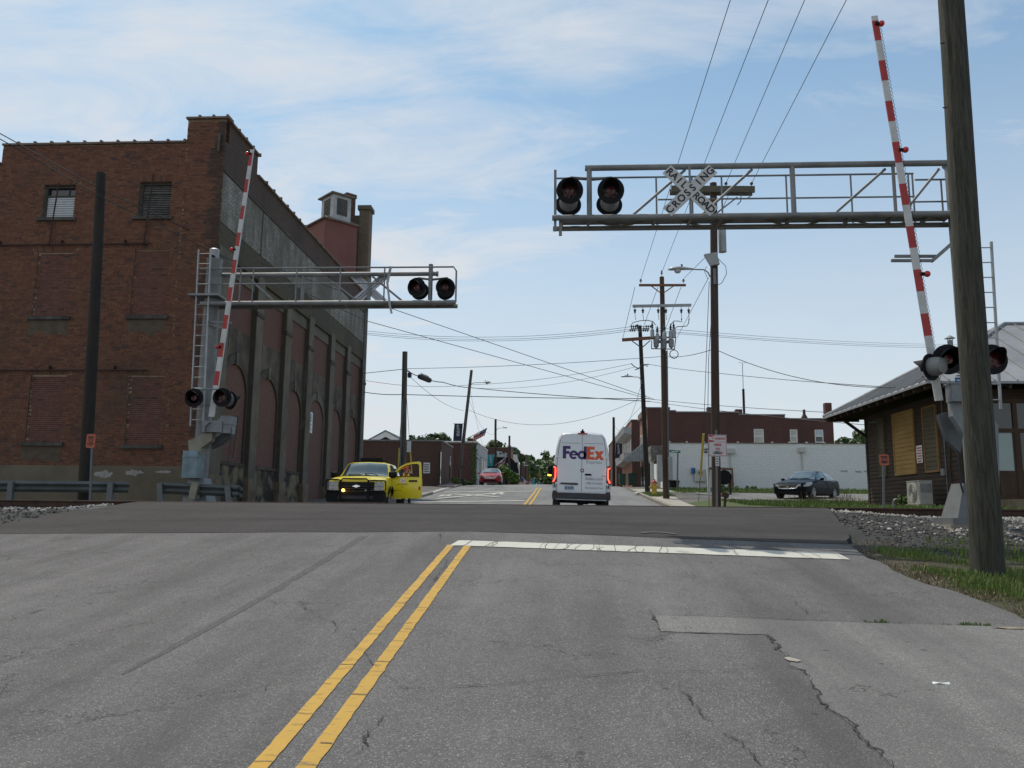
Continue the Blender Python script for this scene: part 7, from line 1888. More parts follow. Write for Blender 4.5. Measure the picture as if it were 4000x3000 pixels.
m = MB(); rect(m,X0,X0+.115,zb,zh_); rect(m,X0+.115,X0+.26,zh_-.10,zh_); rect(m,X0+.115,X0+.23,zb+.165,zb+.26); loc_build(m, 'letter', M_purple, van)          # F
m = MB(); cx = X0+.375; cz = zb+.133; ring(m,cx,cz,.152,.070,.0,2*PI*.885); rect(m,cx-.10,cx+.15,cz-.022,cz+.032); loc_build(m, 'letter', M_purple, van)            # e
m = MB(); cx = X0+.655; ring(m,cx,cz,.150,.066); rect(m,cx+.06,cx+.165,zb-.015,zh_); loc_build(m, 'letter', M_purple, van)                                          # d
m = MB(); E0 = X0+.825; rect(m,E0,E0+.11,zb-.015,zh_); rect(m,E0+.11,E0+.26,zh_-.10,zh_); rect(m,E0+.11,E0+.235,zb+.155,zb+.25); rect(m,E0+.11,E0+.26,zb-.015,zb+.085); loc_build(m, 'letter', M_orange, van)
m = MB(); x0 = E0+.245; x1 = x0+.345; w_ = .125; z0, z1 = zb-.015, zx
m.poly((x0,yl,z0),(x0+w_,yl,z0),(x1-.01,yl,z1),(x1-.01-w_,yl,z1)); m.poly((x0+.01,yl-.0004,z1),(x1-w_,yl-.0004,z0),(x1,yl-.0004,z0),(x0+.01+w_,yl-.0004,z1)); loc_build(m, 'letter', M_orange, van)
m = MB(); put_text(m, 'Express', (.42,yl,1.70), (1,0,0), (0,0,1), .155, width=.53); put_text(m, 'fedex.com', (.43,yl,1.13), (1,0,0), (0,0,1), .15, width=.60); put_text(m, '1.800.GoFedEx', (.42,yl,.98), (1,0,0), (0,0,1), .11, width=.58); put_text(m, 'The World On Time', (.42,yl,.82), (1,0,0), (0,0,1), .10, width=.60); m.box(.68,.82,yl-.004,yl,1.225,1.24)
tag(loc_build(m, 'lettering', M_greyv, van), kind='stuff')
M_amber = emis('lit_amber', (1.0,.35,.03), 6.0)
for s in (-1,1):
    mp_ = mirror_pod(van, (s*1.13,4.55,1.62), .2, .42, .12, M_black); m = MB(); m.box(s*1.16-.07,s*1.16+.07,4.5,4.53,1.38,1.44); loc_build(m, 'turn_lamp', M_amber, mp_)
    m = MB(); m.tube((s*.9,4.6,1.45),(s*1.1,4.6,1.5),.03,n=6); loc_build(m, 'mirror_arm', M_black, mp_)
    loc_build(vb.side_patch([(4.2,1.4,2.0),(4.75,1.38,2.0),(5.1,1.34,1.75)], s), 'side_window', M_carglass, van)
loc_build(vb.top_patch(5.52,4.75,.78,.62), 'windscreen', M_carglass, van)

# ---- yellow pickup with grille guard, front towards the camera, driver door open
ty = 28.0; trk = thing('pickup_truck', 'yellow pickup truck with black grille guard and its driver door standing open', 'truck', (-6.97, ty, rz(-6.9, 29)), rot=(0,0,R_(2.5)))
TP = car_paint('yellow_truck_paint', (0.80, 0.64, 0.016), .28, .5, -.05)
f0 = [(0,.52),(.88,.52),(.93,.70),(.95,.92),(.94,1.02),(.90,1.06),(.82,1.085),(.55,1.10),(0,1.115)]
hd0 = [(0,.50),(.93,.50),(.985,.70),(1.0,.95),(.985,1.10),(.93,1.16),(.78,1.20),(.45,1.215),(0,1.225)]
cwl = [(0,.50),(.95,.50),(1.0,.72),(1.01,1.0),(.985,1.16),(.93,1.235),(.80,1.265),(.45,1.285),(0,1.295)]
rf0 = [(0,.50),(.95,.50),(1.0,.72),(1.01,1.0),(.985,1.20),(.88,1.48),(.745,1.745),(.55,1.80),(0,1.825)]
rf1 = [(0,.50),(.95,.50),(1.0,.72),(1.01,1.0),(.985,1.20),(.885,1.50),(.755,1.77),(.55,1.83),(0,1.85)]
bed = [(0,.50),(.95,.50),(1.0,.72),(1.01,1.0),(.99,1.20),(.98,1.26),(.95,1.29),(.93,1.30),(0,1.30)]
tb = Body([(0,f0),(.06,[(a*1.02,b+.02) for a,b in f0]),(.35,hd0),(1.35,cwl),(2.05,rf0),(2.5,rf1),(3.55,rf1),(3.75,rf0),(3.86,bed),(5.75,bed)], 70, 32)
o = loc_build(tb.mesh(), 'body', TP, trk, 38); o.data.materials.append(M_black)
cut_wheels(o, [(-.86,.95,.42),(.86,.95,.42),(-.86,4.65,.42),(.86,4.65,.42)], .48, .30)
for x in (-1,1):
    for y in (.95,4.65): wheel(trk, (x*.86,y,.40), .40, .27, M_steel_rim, 6, x)
loc_build(tb.top_patch(1.385,1.965,.86,.715), 'windscreen', M_carglass, trk)
for s in (-1,1):
    if s < 0: loc_build(tb.side_patch([(1.75,1.27,1.45),(2.1,1.27,1.70),(2.75,1.27,1.73)], s), 'side_window', M_carglass, trk)
    loc_build(tb.side_patch([(2.92,1.27,1.73),(3.5,1.27,1.72),(3.68,1.27,1.55)], s), 'rear_window', M_carglass, trk)
# door opening on the driver side: dark interior behind the missing door
m = tb.side_patch([(1.5,.58,1.26),(1.85,.58,1.50),(2.15,.58,1.73),(2.78,.58,1.74)], 1, .005); loc_build(m, 'door_opening', M_black, trk)
m = MB(); m.box(.55,.98,2.3,2.75,.95,1.05); m.box(.55,.97,2.65,2.80,1.0,1.62); loc_build(m, 'seat', M_darkgrey, trk)
# grille, lamps, bumper
m = MB(); m.prism([(-.60,-.03,.72),(.60,-.03,.72),(.62,-.02,1.03),(-.62,-.02,1.03)], (0,.06,0)); gr = loc_build(m, 'grille', M_black, trk)
for z in (.80,.96): m = MB(); m.box(-.6,.6,-.045,-.03,z-.012,z+.012); loc_build(m, 'grille_bar', M_blackplastic, gr)
m = MB(); m.box(-.62,.62,-.05,-.02,.865,.90); loc_build(m, 'grille_bar', M_blackplastic, gr)
m = MB(); pts = [(-.13,.0),(-.10,.035),(-.045,.035),(-.04,.05),(.05,.05),(.045,.035),(.13,.035),(.10,0),(.13,-.0)]
m.prism([(x,-.062,.883+z) for x,z in [(-.135,-.018),(-.105,.022),(-.048,.022),(-.04,.042),(.055,.042),(.05,.022),(.135,.022),(.105,-.018),(.048,-.018),(.04,-.042),(-.055,-.042),(-.05,-.018)]], (0,.015,0)); loc_build(m, 'badge', M_chrome, trk, None, True)
M_headlamp = plain('headlamp_glass', (.36,.37,.36), .12, .2, .25, 14, spec=.8, c2=(.16,.165,.17))
for s in (-1,1):
    m = MB(); m.prism([(s*.63,-.035,.74),(s*.94,-.030,.755),(s*.955,-.025,1.02),(s*.64,-.035,1.05)], (0,.12,0)); h = loc_build(m, 'headlight', M_headlamp, trk, None, True)
    for z in (.885,): m = MB(); m.bar((s*.64,-.04,z),(s*.95,-.035,z+.005),.012,.014); loc_build(m, 'lamp_divider', M_darkgrey, h)
m = MB(); m.prism([(-1.0,-.16,.36),(1.0,-.16,.36),(1.02,-.14,.55),(1.0,-.14,.71),(-1.0,-.14,.71),(-1.02,-.14,.55)], (0,.28,0)); bp = loc_build(m, 'bumper', M_black, trk, None, True)
m = MB(); m.box(-.6,.6,-.175,-.15,.44,.56); m.box(-.95,.95,-.15,.3,.26,.36); loc_build(m, 'air_dam', M_blackplastic, bp)
# grille guard of bent tube
m = MB(); m.path([(-1.0,-.05,1.06),(-1.0,-.19,1.10),(-.62,-.22,1.10),(-.50,-.22,1.07)], .024, 8); m.path([(1.0,-.05,1.06),(1.0,-.19,1.07),(.62,-.22,1.08),(.44,-.22,1.06)], .024, 8)
m.path([(-.5,-.22,.40),(-.5,-.22,1.07),(-.44,-.22,1.13),(.38,-.22,1.13),(.44,-.22,1.07),(.44,-.22,.40)], .026, 8); m.box(-.525,-.47,-.245,-.195,.36,1.10); m.box(.415,.47,-.245,-.195,.36,1.10)
for s in (-1,1): m.path([(s*.99,-.19,1.08),(s*1.02,-.10,1.0),(s*1.02,-.12,.75),(s*.98,-.18,.72),(s*.5,-.22,.72)], .022, 8)
loc_build(m, 'grille_guard', M_black, trk, 50)
m = MB(); m.lathe([(0,.045),(.05,.048),(.07,.03)], (-.40,-.20,.735), (0,-1,0), 14); loc_build(m, 'amber_lamp', emis('lit_flasher', (1.0,.5,.06), 11.0), trk)
m = MB(); m.lathe([(0,.035),(.04,.03)], (.36,-.20,.74), (0,-1,0), 12); loc_build(m, 'amber_lamp', M_headlamp, trk)
m = MB(); m.box(-.36,.46,2.3,2.62,1.91,2.0); m.box(-.62,.66,2.36,2.56,1.87,1.90); m.box(-.62,-.55,2.4,2.5,1.80,1.86); m.box(.6,.66,2.4,2.5,1.8,1.86); loc_build(m, 'light_bar', M_black, trk)
mirror_pod(trk, (-1.16,1.66,1.34), .26, .22, .12, M_black)
for x0,x1 in ((-.62,-.05),(-.02,.48)):
    m = MB(); m.path([(x1,1.36,tb.top(1.36,x1)+.03),(lerp(x0,x1,.6),1.43,tb.top(1.43,x0)+.05),(x0,1.47,tb.top(1.47,x0)+.03)], .013, 5); loc_build(m, 'wiper', M_black, trk)
m = MB(); m.box(-.55,.5,1.3,1.36,tb.top(1.33,0)-.02,tb.top(1.33,0)+.012); loc_build(m, 'cowl', M_blackplastic, trk)
for s in (-1,1): m = MB(); m.path([(s*.42,.12,tb.top(.12,.42)+.004),(s*.52,.7,tb.top(.7,.52)+.006),(s*.62,1.3,tb.top(1.3,.62)+.004)], .012, 5); loc_build(m, 'bonnet_crease', TP, trk, 60)
m = MB(); m.prism([(1.0,.5,.55),(1.06,.55,.75),(1.06,.95,.93),(1.06,1.35,.75),(1.0,1.42,.5),(1.0,1.40,.62),(1.0,.95,.88),(1.0,.55,.72)], (.03,0,0)); loc_build(m, 'arch_flare', M_black, trk, None, True)
# the open door swings on its front edge; modelled flat then turned
hx, hy, ang = .88, 1.40, R_(-10)
rotd = Matrix.Rotation(ang, 3, 'Z')
def dpt(u, w, z): p = rotd @ Vector((u*1.07, w, 0)); return (hx+p.x, hy+p.y, z)           # u along the door, w through it
outer = [(.0,.50),(.0,1.16),(.04,1.27),(.22,1.48),(.42,1.66),(.62,1.755),(.82,1.80),(1.045,1.815),(1.10,1.78),(1.14,1.27),(1.15,.95),(1.13,.50)]
inner = [(.16,1.285),(.28,1.42),(.46,1.59),(.64,1.675),(.83,1.715),(.98,1.72),(1.035,1.69),(1.055,1.285)]
def door_frame():
    from mathutils.geometry import tessellate_polygon as tp
    m = MB(); lo = [(0,.50),(0,1.16),(.04,1.27),(.16,1.285),(1.055,1.285),(1.14,1.27),(1.15,.95),(1.13,.50)]
    bulge = lambda u, z: -.05*math.sin(PI*min(1,max(0,(z-.45)/.85)))
    nU, nZ = 12, 8
    for w in (0,1):
        b = len(m.v)
        for i in range(nU+1):
            for k in range(nZ+1):
                u = lerp(0,1.13+.02*math.sin(PI*k/nZ),i/nU); z = lerp(.50, lerp(1.19,1.285,min(1,i/1.6)), k/nZ); m.v.append(dpt(u, (.085 if w else bulge(u,z)), z))
        for i in range(nU):
            for k in range(nZ):
                q = b+i*(nZ+1)+k; f = [q,q+nZ+1,q+nZ+2,q+1]; m.f.append(f if w == 0 else f[::-1]); m.m.append(0)
    N = (nU+1)*(nZ+1); edge = [i*(nZ+1) for i in range(nU+1)] + [nU*(nZ+1)+k for k in range(1,nZ+1)] + [i*(nZ+1)+nZ for i in range(nU-1,-1,-1)] + [k for k in range(nZ-1,0,-1)]
    for a, b in zip(edge, edge[1:]+edge[:1]): m.f.append([a,b,b+N,a+N][::-1]); m.m.append(0)
    out_ = [(.04,1.20),(.13,1.37),(.24,1.50),(.42,1.66),(.62,1.755),(.82,1.80),(1.03,1.815),(1.09,1.79),(1.11,1.70),(1.14,1.27)]
    inn_ = [(.16,1.28),(.22,1.345),(.30,1.43),(.46,1.59),(.64,1.675),(.83,1.715),(.98,1.72),(1.02,1.71),(1.035,1.66),(1.055,1.27)]
    b = len(m.v)
    for (u,z),(u2,z2) in zip(out_, inn_): m.v += [dpt(u,-.01,z),dpt(u2,-.015,z2),dpt(u2,.06,z2),dpt(u,.06,z)]
    for i in range(len(out_)-1):
        q = b+4*i
        for k in range(4): k2 = (k+1)%4; m.f.append([q+k,q+k2,q+4+k2,q+4+k]); m.m.append(0)
    return m
dr = loc_build(door_frame(), 'door', TP, trk, 35, True); dr['label'] = 'open driver door'
m = MB(); n_ = 10
m.path([dpt(u,-.02,z) for u,z in inner], .012, 4); m.bar(dpt(.12,-.03,1.285),dpt(1.06,-.03,1.285),.03,.02); loc_build(m, 'window_seal', M_black, dr)
m = MB(); m.obox(dpt(.86,-.055,1.12), (.30,.05,.055), rotd); loc_build(m, 'door_handle', M_black, dr)
mirror_pod(trk, dpt(.17,-.14,1.345), .30, .24, .13, M_black); m = MB(); m.tube(dpt(.10,-.02,1.25), dpt(.16,-.10,1.28), .05, n=8); loc_build(m, 'mirror_arm', M_black, trk)
c = Vector(dpt(.51,-.058,1.13)); ux = rotd @ Vector((1,0,0)); nn = rotd @ Vector((0,-1,0))
m = MB(); m.lathe([(0,.095),(.004,.095)], c, nn, 24); lg = loc_build(m, 'door_emblem', M_white, dr)
m = MB()
for k in range(3):
    a = PI/2 + .5 + k*2*PI/3; p = [c + nn*.006 + ux*math.cos(t)*r + Vector((0,0,math.sin(t)*r)) for t, r in ((a,.085),(a+.35,.055),(a+1.0,.016),(a-.9,.016),(a-.2,.06))]; m.poly(*p)
loc_build(m, 'emblem_arrows', M_red, dr)
m = MB()
for (txt, z, s) in (('RAIL DIVISION',.995,.062),('SAFETY',.935,.036),('DOT',.895,.036)): put_text(m, txt, Vector(dpt(.50,-.060 if z>.95 else -.058,z)), ux, (0,0,1), s)
tag(loc_build(m, 'lettering', M_letter, dr), kind='stuff')
m = MB(); m.obox(dpt(1.09,-.045,.86), (.08,.012,.13), rotd); loc_build(m, 'door_reflector', M_red, dr)
m = MB()
for k in range(4): m.obox(dpt(.06+.12*k,-.052,.78), (.1,.004,.012), rotd)
tag(loc_build(m, 'pin_stripe', M_blackplastic, dr), kind='stuff')

# ---- sedans
def sedan(name, label, loc, rotz, paint, L=4.8, W=1.8, H=1.46, grp=None):
    t = thing(name, label, 'car', loc, grp, rot=(0,0,rotz)); w = W/2
    s_ = lambda k, zs: [(0,.22),(w*.93*k,.22),(w*.985*k,.36),(w*k,.58),(w*.985*k,.74),(w*.94*k,zs[0]),(w*zs[4]*k,zs[1]),(w*zs[5]*k,zs[2]),(0,zs[3])]
    b = Body([(0,s_(.74,(.60,.62,.635,.645,.80,.5))),(.10,s_(.84,(.655,.69,.705,.715,.82,.5))),(.45,s_(.95,(.76,.80,.825,.835,.82,.45))),(1.25,s_(.995,(.87,.915,.945,.96,.84,.5))),(1.5,s_(1,(.90,.955,.985,1.0,.84,.5))),
              (2.35,s_(1,(.93,1.18,1.385,1.43,.80,.54))),(2.9,s_(1,(.94,1.22,1.42,H,.80,.56))),(3.5,s_(1,(.95,1.20,1.365,1.40,.80,.55))),(4.25,s_(.985,(.97,1.03,1.065,1.08,.83,.55))),(4.6,s_(.94,(.95,1.0,1.03,1.04,.84,.55))),(L,s_(.84,(.86,.90,.92,.93,.85,.55)))], 64, 32)
    o = loc_build(b.mesh(), 'body', paint, t, 40); fy, ry = .95, .95+2.78
    cut_wheels(o, [(-w+.08,fy,.33),(w-.08,fy,.33),(-w+.08,ry,.33),(w-.08,ry,.33)], .375, .22)
    for x in (-1,1):
        for y in (fy,ry): wheel(t, (x*(w-.115),y,.325), .325, .215, M_rim, 7, x, .70)
    loc_build(b.top_patch(1.56,2.32,.74,.56), 'windscreen', M_carglass, t, 60); loc_build(b.top_patch(4.18,3.55,.70,.55), 'rear_screen', M_carglass, t, 60)
    for s in (-1,1):
        loc_build(b.side_patch([(1.72,.965,1.00),(2.1,.965,1.22),(2.5,.97,1.33),(2.78,.975,1.355)], s), 'front_window', M_carglass, t, 60)
        loc_build(b.side_patch([(2.88,.978,1.355),(3.3,.985,1.33),(3.7,.99,1.2),(3.98,1.0,1.03)], s), 'rear_window', M_carglass, t, 60)
        m = MB(); pts = [(s*(b.half(y,z)+.008),y,z) for y,z in ((3.98,1.02),(3.7,1.215),(3.3,1.345),(2.8,1.37),(2.4,1.33),(2.05,1.2))]; m.path(pts, .010, 4); m.path([(s*(b.half(y,.955)+.008),y,.955) for y in (1.7,2.3,3,3.6,4.0)], .010, 4); loc_build(m, 'window_trim', M_chrome, t)
        m = MB(); pts = []
        hl = [(.08,.58,.64),(.25,.58,.735),(.5,.62,.785),(.75,.69,.815),(.92,.78,.83)]; loc_build(b.side_patch([(y,a,c) for y,a,c in hl], s, .008), 'headlight', M_headlamp, t, 60)
        m = MB(); m.prism([(s*.50,-.01,.58),(s*.68,.0,.57),(s*.72,.05,.71),(s*.50,.03,.69)], (0,.06,0)); loc_build(m, 'headlight', M_headlamp, t, None, True)
        loc_build(b.side_patch([(4.35,.78,.93),(4.7,.76,.92)], s, .008), 'tail_light', M_darklens, t, 60)
        mp_ = mirror_pod(t, (s*(w+.10),1.86,1.0), .2, .13, .09, paint); m = MB(); m.box(min(s*(w-.08),s*(w+.02)),max(s*(w-.08),s*(w+.02)),1.84,1.9,.95,.98); loc_build(m, 'mirror_arm', M_black, mp_)
        for y in (2.82,): 
            m = MB(); m.path([(s*(b.half(y,z)+.004),y,z) for z in (.42,.6,.75,.93)], .007, 4); loc_build(m, 'door_gap', M_black, t)
        for y in (2.55,3.6): m = MB(); m.box(min(s*(b.half(y,.80)-.01),s*(b.half(y,.80)+.025)),max(s*(b.half(y,.80)-.01),s*(b.half(y,.80)+.025)),y,y+.18,.795,.82); loc_build(m, 'door_handle', paint, t)
    m = MB(); m.prism([(-.46,-.02,.60),(.46,-.02,.60),(.40,-.03,.48),(-.40,-.03,.48)], (0,.06,0)); gr = loc_build(m, 'grille', M_black, t, None, True)
    for k in range(3): m = MB(); m.box(-.44+.02*k,.44-.02*k,-.035,-.01,.585-.035*k,.595-.035*k); loc_build(m, 'grille_bar', M_chrome, gr)
    m = MB(); m.path([(-.50,.0,.62),(-.44,-.03,.50),(-.2,-.04,.475),(.2,-.04,.475),(.44,-.03,.50),(.50,.0,.62)], .026, 8); loc_build(m, 'grille_surround', M_chrome, gr, 50)
    m = MB(); m.path([(.055*math.cos(a),-.05,.545+.05*math.sin(a)) for a in [2*PI*k/18 for k in range(19)]], .010, 5); m.box(-.07,.07,-.055,-.045,.537,.553); loc_build(m, 'badge', M_chrome, gr)
    m = MB(); m.prism([(-.62,-.015,.36),(.62,-.015,.36),(.5,-.02,.26),(-.5,-.02,.26)], (0,.05,0)); loc_build(m, 'lower_intake', M_black, t, None, True)
    for k in (-1,1): m = MB(); m.path([(k*.02,1.52,b.top(1.52,0)+.02),(k*.3,1.6,b.top(1.6,.3)+.02),(k*.58-.1,1.62,b.top(1.62,.5)+.02)], .01, 4); loc_build(m, 'wiper', M_black, t)
    return t
DP = car_paint('dark_slate_paint', (0.008,0.011,0.015), .3, .0, -.1); DP.node_tree.nodes['Principled BSDF'].inputs['Specular IOR Level'].default_value = .05; RP = car_paint('dark_red_paint', (0.30,0.008,0.014), .3, .0, -.1); RP.node_tree.nodes['Principled BSDF'].inputs['Specular IOR Level'].default_value = .28
phi = R_(-38); c = at(3172,1955,41.3)
sd = sedan('sedan', 'dark slate sedan parked in the yard in front of the white wall', (0,0,0), phi, DP, W=1.82)
fwd = Matrix.Rotation(phi, 3, 'Z'); off = fwd @ Vector((.8,.95,0)); sd.location = (c.x-off.x, c.y-off.y, gz(c.x, c.y+1.2)-.02)
c = at(1913,1893,67.0)
sedan('sedan', 'dark red sedan coming over the crest of the street', (c.x, 67.0, rz(c.x, 69.0)), R_(2), RP, W=1.84, H=1.44)
bc = at(1990,1892,92); hb = thing('car_roof', 'pale blue car of which only the roof shows over the crest', 'car', (bc.x,92,rz(bc.x,92)-.9))
hb.name = 'sedan'
m = MB(); m.lathe([(0,1.05),(.18,1.0),(.30,.80),(.36,.3)], (bc.x,92,at(1990,1898,92).z-.35), (0,0,1), 18); m.box(bc.x-.9,bc.x+.9,90.3,94.4,rz(bc.x,92)+.15-.9,at(1990,1898,92).z-.3); m.build('body', car_paint('pale_blue_paint',(.25,.38,.48)), hb, smooth_deg=40)

# ------------------------------------------------------------------ the worker behind the open door
pw = at(1590, 1816, 30.15); gzp = rz(pw.x, 30.15)
H_ = pw.z - gzp                                                   # crown of the hard hat above the road
px_, py_ = pw.x, 30.15
person = thing('person', 'worker in an orange hard hat and orange safety vest standing behind the open truck door', 'person', (px_, py_, gzp))
def skin_fig(name, joints, edges, mat, parent, sub=2):
    me = bpy.data.meshes.new(name); me.from_pydata([Vector(j[0]) for j in joints], edges, []); o = bpy.data.objects.new(name, me); COL.objects.link(o)
    o.modifiers.new('s', 'SKIN'); sv = me.skin_vertices[0].data
    for i, j in enumerate(joints): sv[i].radius = j[1] if isinstance(j[1], tuple) else (j[1], j[1])
    sv[0].use_root = True
    o.modifiers.new('u', 'SUBSURF').levels = sub
    dg = bpy.context.evaluated_depsgraph_get(); me2 = bpy.data.meshes.new_from_object(o.evaluated_get(dg)); bpy.data.objects.remove(o)
    o2 = bpy.data.objects.new(name, me2); COL.objects.link(o2); o2.parent = parent
    for mt in (mat if isinstance(mat, list) else [mat]): me2.materials.append(mt)
    me2.polygons.foreach_set('use_smooth', [True]*len(me2.polygons)); ORG[o2.name] = ORG[parent.name]
    return o2
M_navy = plain('navy_cloth', (0.015,0.018,0.035), .85, 0, .2, 9); M_skin = plain('skin', (0.36,0.19,0.13), .55, 0, .08, 12); M_vest = plain('orange_safety_vest', (0.85,0.16,0.03), .7, 0, .08, 8); M_lime = plain('lime_reflective_tape', (0.62,0.72,0.10), .5); M_hat = plain('orange_hard_hat', (0.80,0.10,0.025), .35); M_boot = plain('dark_boot', (0.02,0.017,0.015), .7)
hs = H_ - .06; k = hs/1.76
J = [((0,0,.98*k),(.155,.11)),((0,-.01,1.15*k),(.15,.105)),((0,-.02,1.34*k),(.17,.115)),((0,-.02,1.46*k),(.12,.085)),((0,-.03,1.54*k),(.055,.058)),((-.01,-.045,1.63*k),(.075,.09)),((-.01,-.04,1.72*k),(.07,.085)),
     ((-.10,.0,.92*k),.085),((-.11,-.01,.50*k),.06),((-.12,.03,.10*k),.045),((-.12,-.06,.045),(.045,.035)),((-.12,-.17,.035),(.04,.03)),((.10,0,.92*k),.085),((.12,-.02,.50*k),.06),((.14,.02,.10*k),.045),((.15,-.07,.045),(.045,.035)),((.16,-.18,.035),(.04,.03)),
     ((-.20,-.02,1.42*k),.065),((-.27,-.05,1.16*k),.048),((-.20,-.27,1.08*k),.038),((-.17,-.33,1.08*k),.034),((.20,-.02,1.42*k),.065),((.28,-.03,1.15*k),.048),((.22,-.25,1.04*k),.038),((.19,-.31,1.04*k),.034)]
Ed = [(0,1),(1,2),(2,3),(3,4),(4,5),(5,6),(0,7),(7,8),(8,9),(9,10),(10,11),(0,12),(12,13),(13,14),(14,15),(15,16),(3,17),(17,18),(18,19),(19,20),(3,21),(21,22),(22,23),(23,24)]
bd = skin_fig('body', J, Ed, [M_navy, M_skin, M_boot], person)
for p in bd.data.polygons:
    z = p.center.z
    p.material_index = 1 if z > 1.49*k and abs(p.center.x) < .12 else 2 if z < .09 else 1 if (p.center.y < -.26 and .9*k < z < 1.2*k) else 0
# head turned down to the left, with face, ears and helmet
hc = Vector((px_-.012, py_-.05, gzp+1.645*k)); look = Vector((-.75,-.60,-.28)).normalized(); sidev = look.cross(Vector((0,0,1))).normalized(); upv = sidev.cross(look)
m = MB(); m.lathe([(-.012,.0),(0,.02),(.03,.016),(.04,.004)], hc+look*.085-upv*.005, look-upv*.4, 8); m.build('nose', M_skin, person, smooth_deg=60)
for s in (-1,1):
    m = MB(); m.lathe([(-.012,.006),(0,.012),(.008,.007)], hc+look*.083+sidev*s*.033+upv*.03, look, 8); m.build('eye', M_letter, person)
    m = MB(); m.lathe([(-.01,.02),(.01,.026),(.018,.012)], hc+sidev*s*.078, sidev*s, 8); m.build('ear', M_skin, person, smooth_deg=60)
m = MB(); m.bar(hc+look*.088-upv*.055-sidev*.025, hc+look*.088-upv*.055+sidev*.025, .006, .008); m.build('mouth', plain('lips',(.25,.09,.08),.6), person)
m = MB(); hcc = hc + upv*.055; tilt = (upv*.95 + look*.10).normalized()
m.lathe([(0,.118),(.03,.117),(.07,.105),(.10,.078),(.118,.04),(.123,.005)], hcc, tilt, 20); hat = m.build('hard_hat', M_hat, person, smooth_deg=60)
m = MB(); m.prism([hcc+look*a+sidev*b for a,b in ((.08,-.10),(.155,-.06),(.175,0),(.155,.06),(.08,.10))], tilt*.012); m.build('hat_peak', M_hat, hat, fix=True)
m = MB(); m.path([hcc-look*.12+tilt*.02, hcc-look*.05+tilt*.115, hcc+look*.03+tilt*.13, hcc+look*.11+tilt*.03], .012, 6); m.build('hat_ridge', M_hat, hat, smooth_deg=60)
m = MB(); m.prism([hc-look*.06+sidev*.07-upv*.02, hc-look*.11-upv*.02, hc-look*.06-sidev*.07-upv*.02, hc-look*.09-sidev*.07-upv*.17, hc-look*.15-upv*.18, hc-look*.09+sidev*.07-upv*.17], look*.012); m.build('neck_flap', M_hat, hat, fix=True)
# vest wraps the torso
m = MB(); n = 22; rows = [(1.0,.172,.128),(1.12,.172,.128),(1.25,.186,.136),(1.36,.195,.14),(1.43,.17,.12),(1.475,.10,.085)]
for z, rx, ry in rows:
    for i in range(n+1):
        t = lerp(-PI/2+.10, 3*PI/2-.10, i/n); m.v.append((px_+rx*math.cos(t), py_-.015+ry*math.sin(t), gzp+z*k))
for j in range(len(rows)-1):
    for i in range(n): q = j*(n+1)+i; m.f.append([q,q+1,q+n+2,q+n+1]); m.m.append(0)
vs2 = m.build('safety_vest', M_vest, person, smooth_deg=60)
for xo in (-.1,.1):
    m = MB(); m.path([(px_+xo,py_-.155,gzp+1.02*k),(px_+xo*1.05,py_-.162,gzp+1.25*k),(px_+xo,py_-.155,gzp+1.40*k),(px_+xo*.8,py_-.06,gzp+1.49*k)], .022, 6); m.build('reflective_strip', M_lime, vs2, smooth_deg=60)
# five fingers on each hand, curled round the paper he reads
for s, hp in ((-1,J[20][0]),(1,J[24][0])):
    base = Vector((px_+hp[0],py_+hp[1],gzp+hp[2]))
    for q, (ln, o_) in enumerate(((.070,.030),(.080,.010),(.075,-.010),(.060,-.030))):
        a = base + Vector((0,-.02,o_)); m = MB(); m.path([a, a+Vector((-s*.02,-ln*.55,.0)), a+Vector((-s*.05,-ln*.75,.0)), a+Vector((-s*.065,-ln*.55,0))], [.010,.009,.008,.006], 6); m.build('finger', M_skin, person, smooth_deg=60)
    m = MB(); m.path([base+Vector((-s*.02,0,.03)), base+Vector((-s*.05,-.03,.05)), base+Vector((-s*.07,-.05,.045))], [.012,.011,.008], 6); m.build('thumb', M_skin, person, smooth_deg=60)
pp = thing('paper_sheet', 'pale sheet of paper held by the worker behind the door', 'paper', (px_-.13, py_-.36, gzp+1.12*k))
m = MB(); cpp = ORG[pp.name]; m.obox(cpp, (.26,.004,.30), Matrix.Rotation(R_(-25),3,'X')); m.build('sheet', plain('paper_cream',(.66,.62,.52),.8), pp)
# ------------------------------------------------------------------ street furniture and small things
M_spost = plain('galvanised_sign_post', (0.13,0.145,0.145), .6, .2, .12, 4)
def sign_post(t, base, top, w=.06):
    m = MB(); m.bar(base, top, w, .03, up=(0,1,0)); m.build('post', M_spost, t)
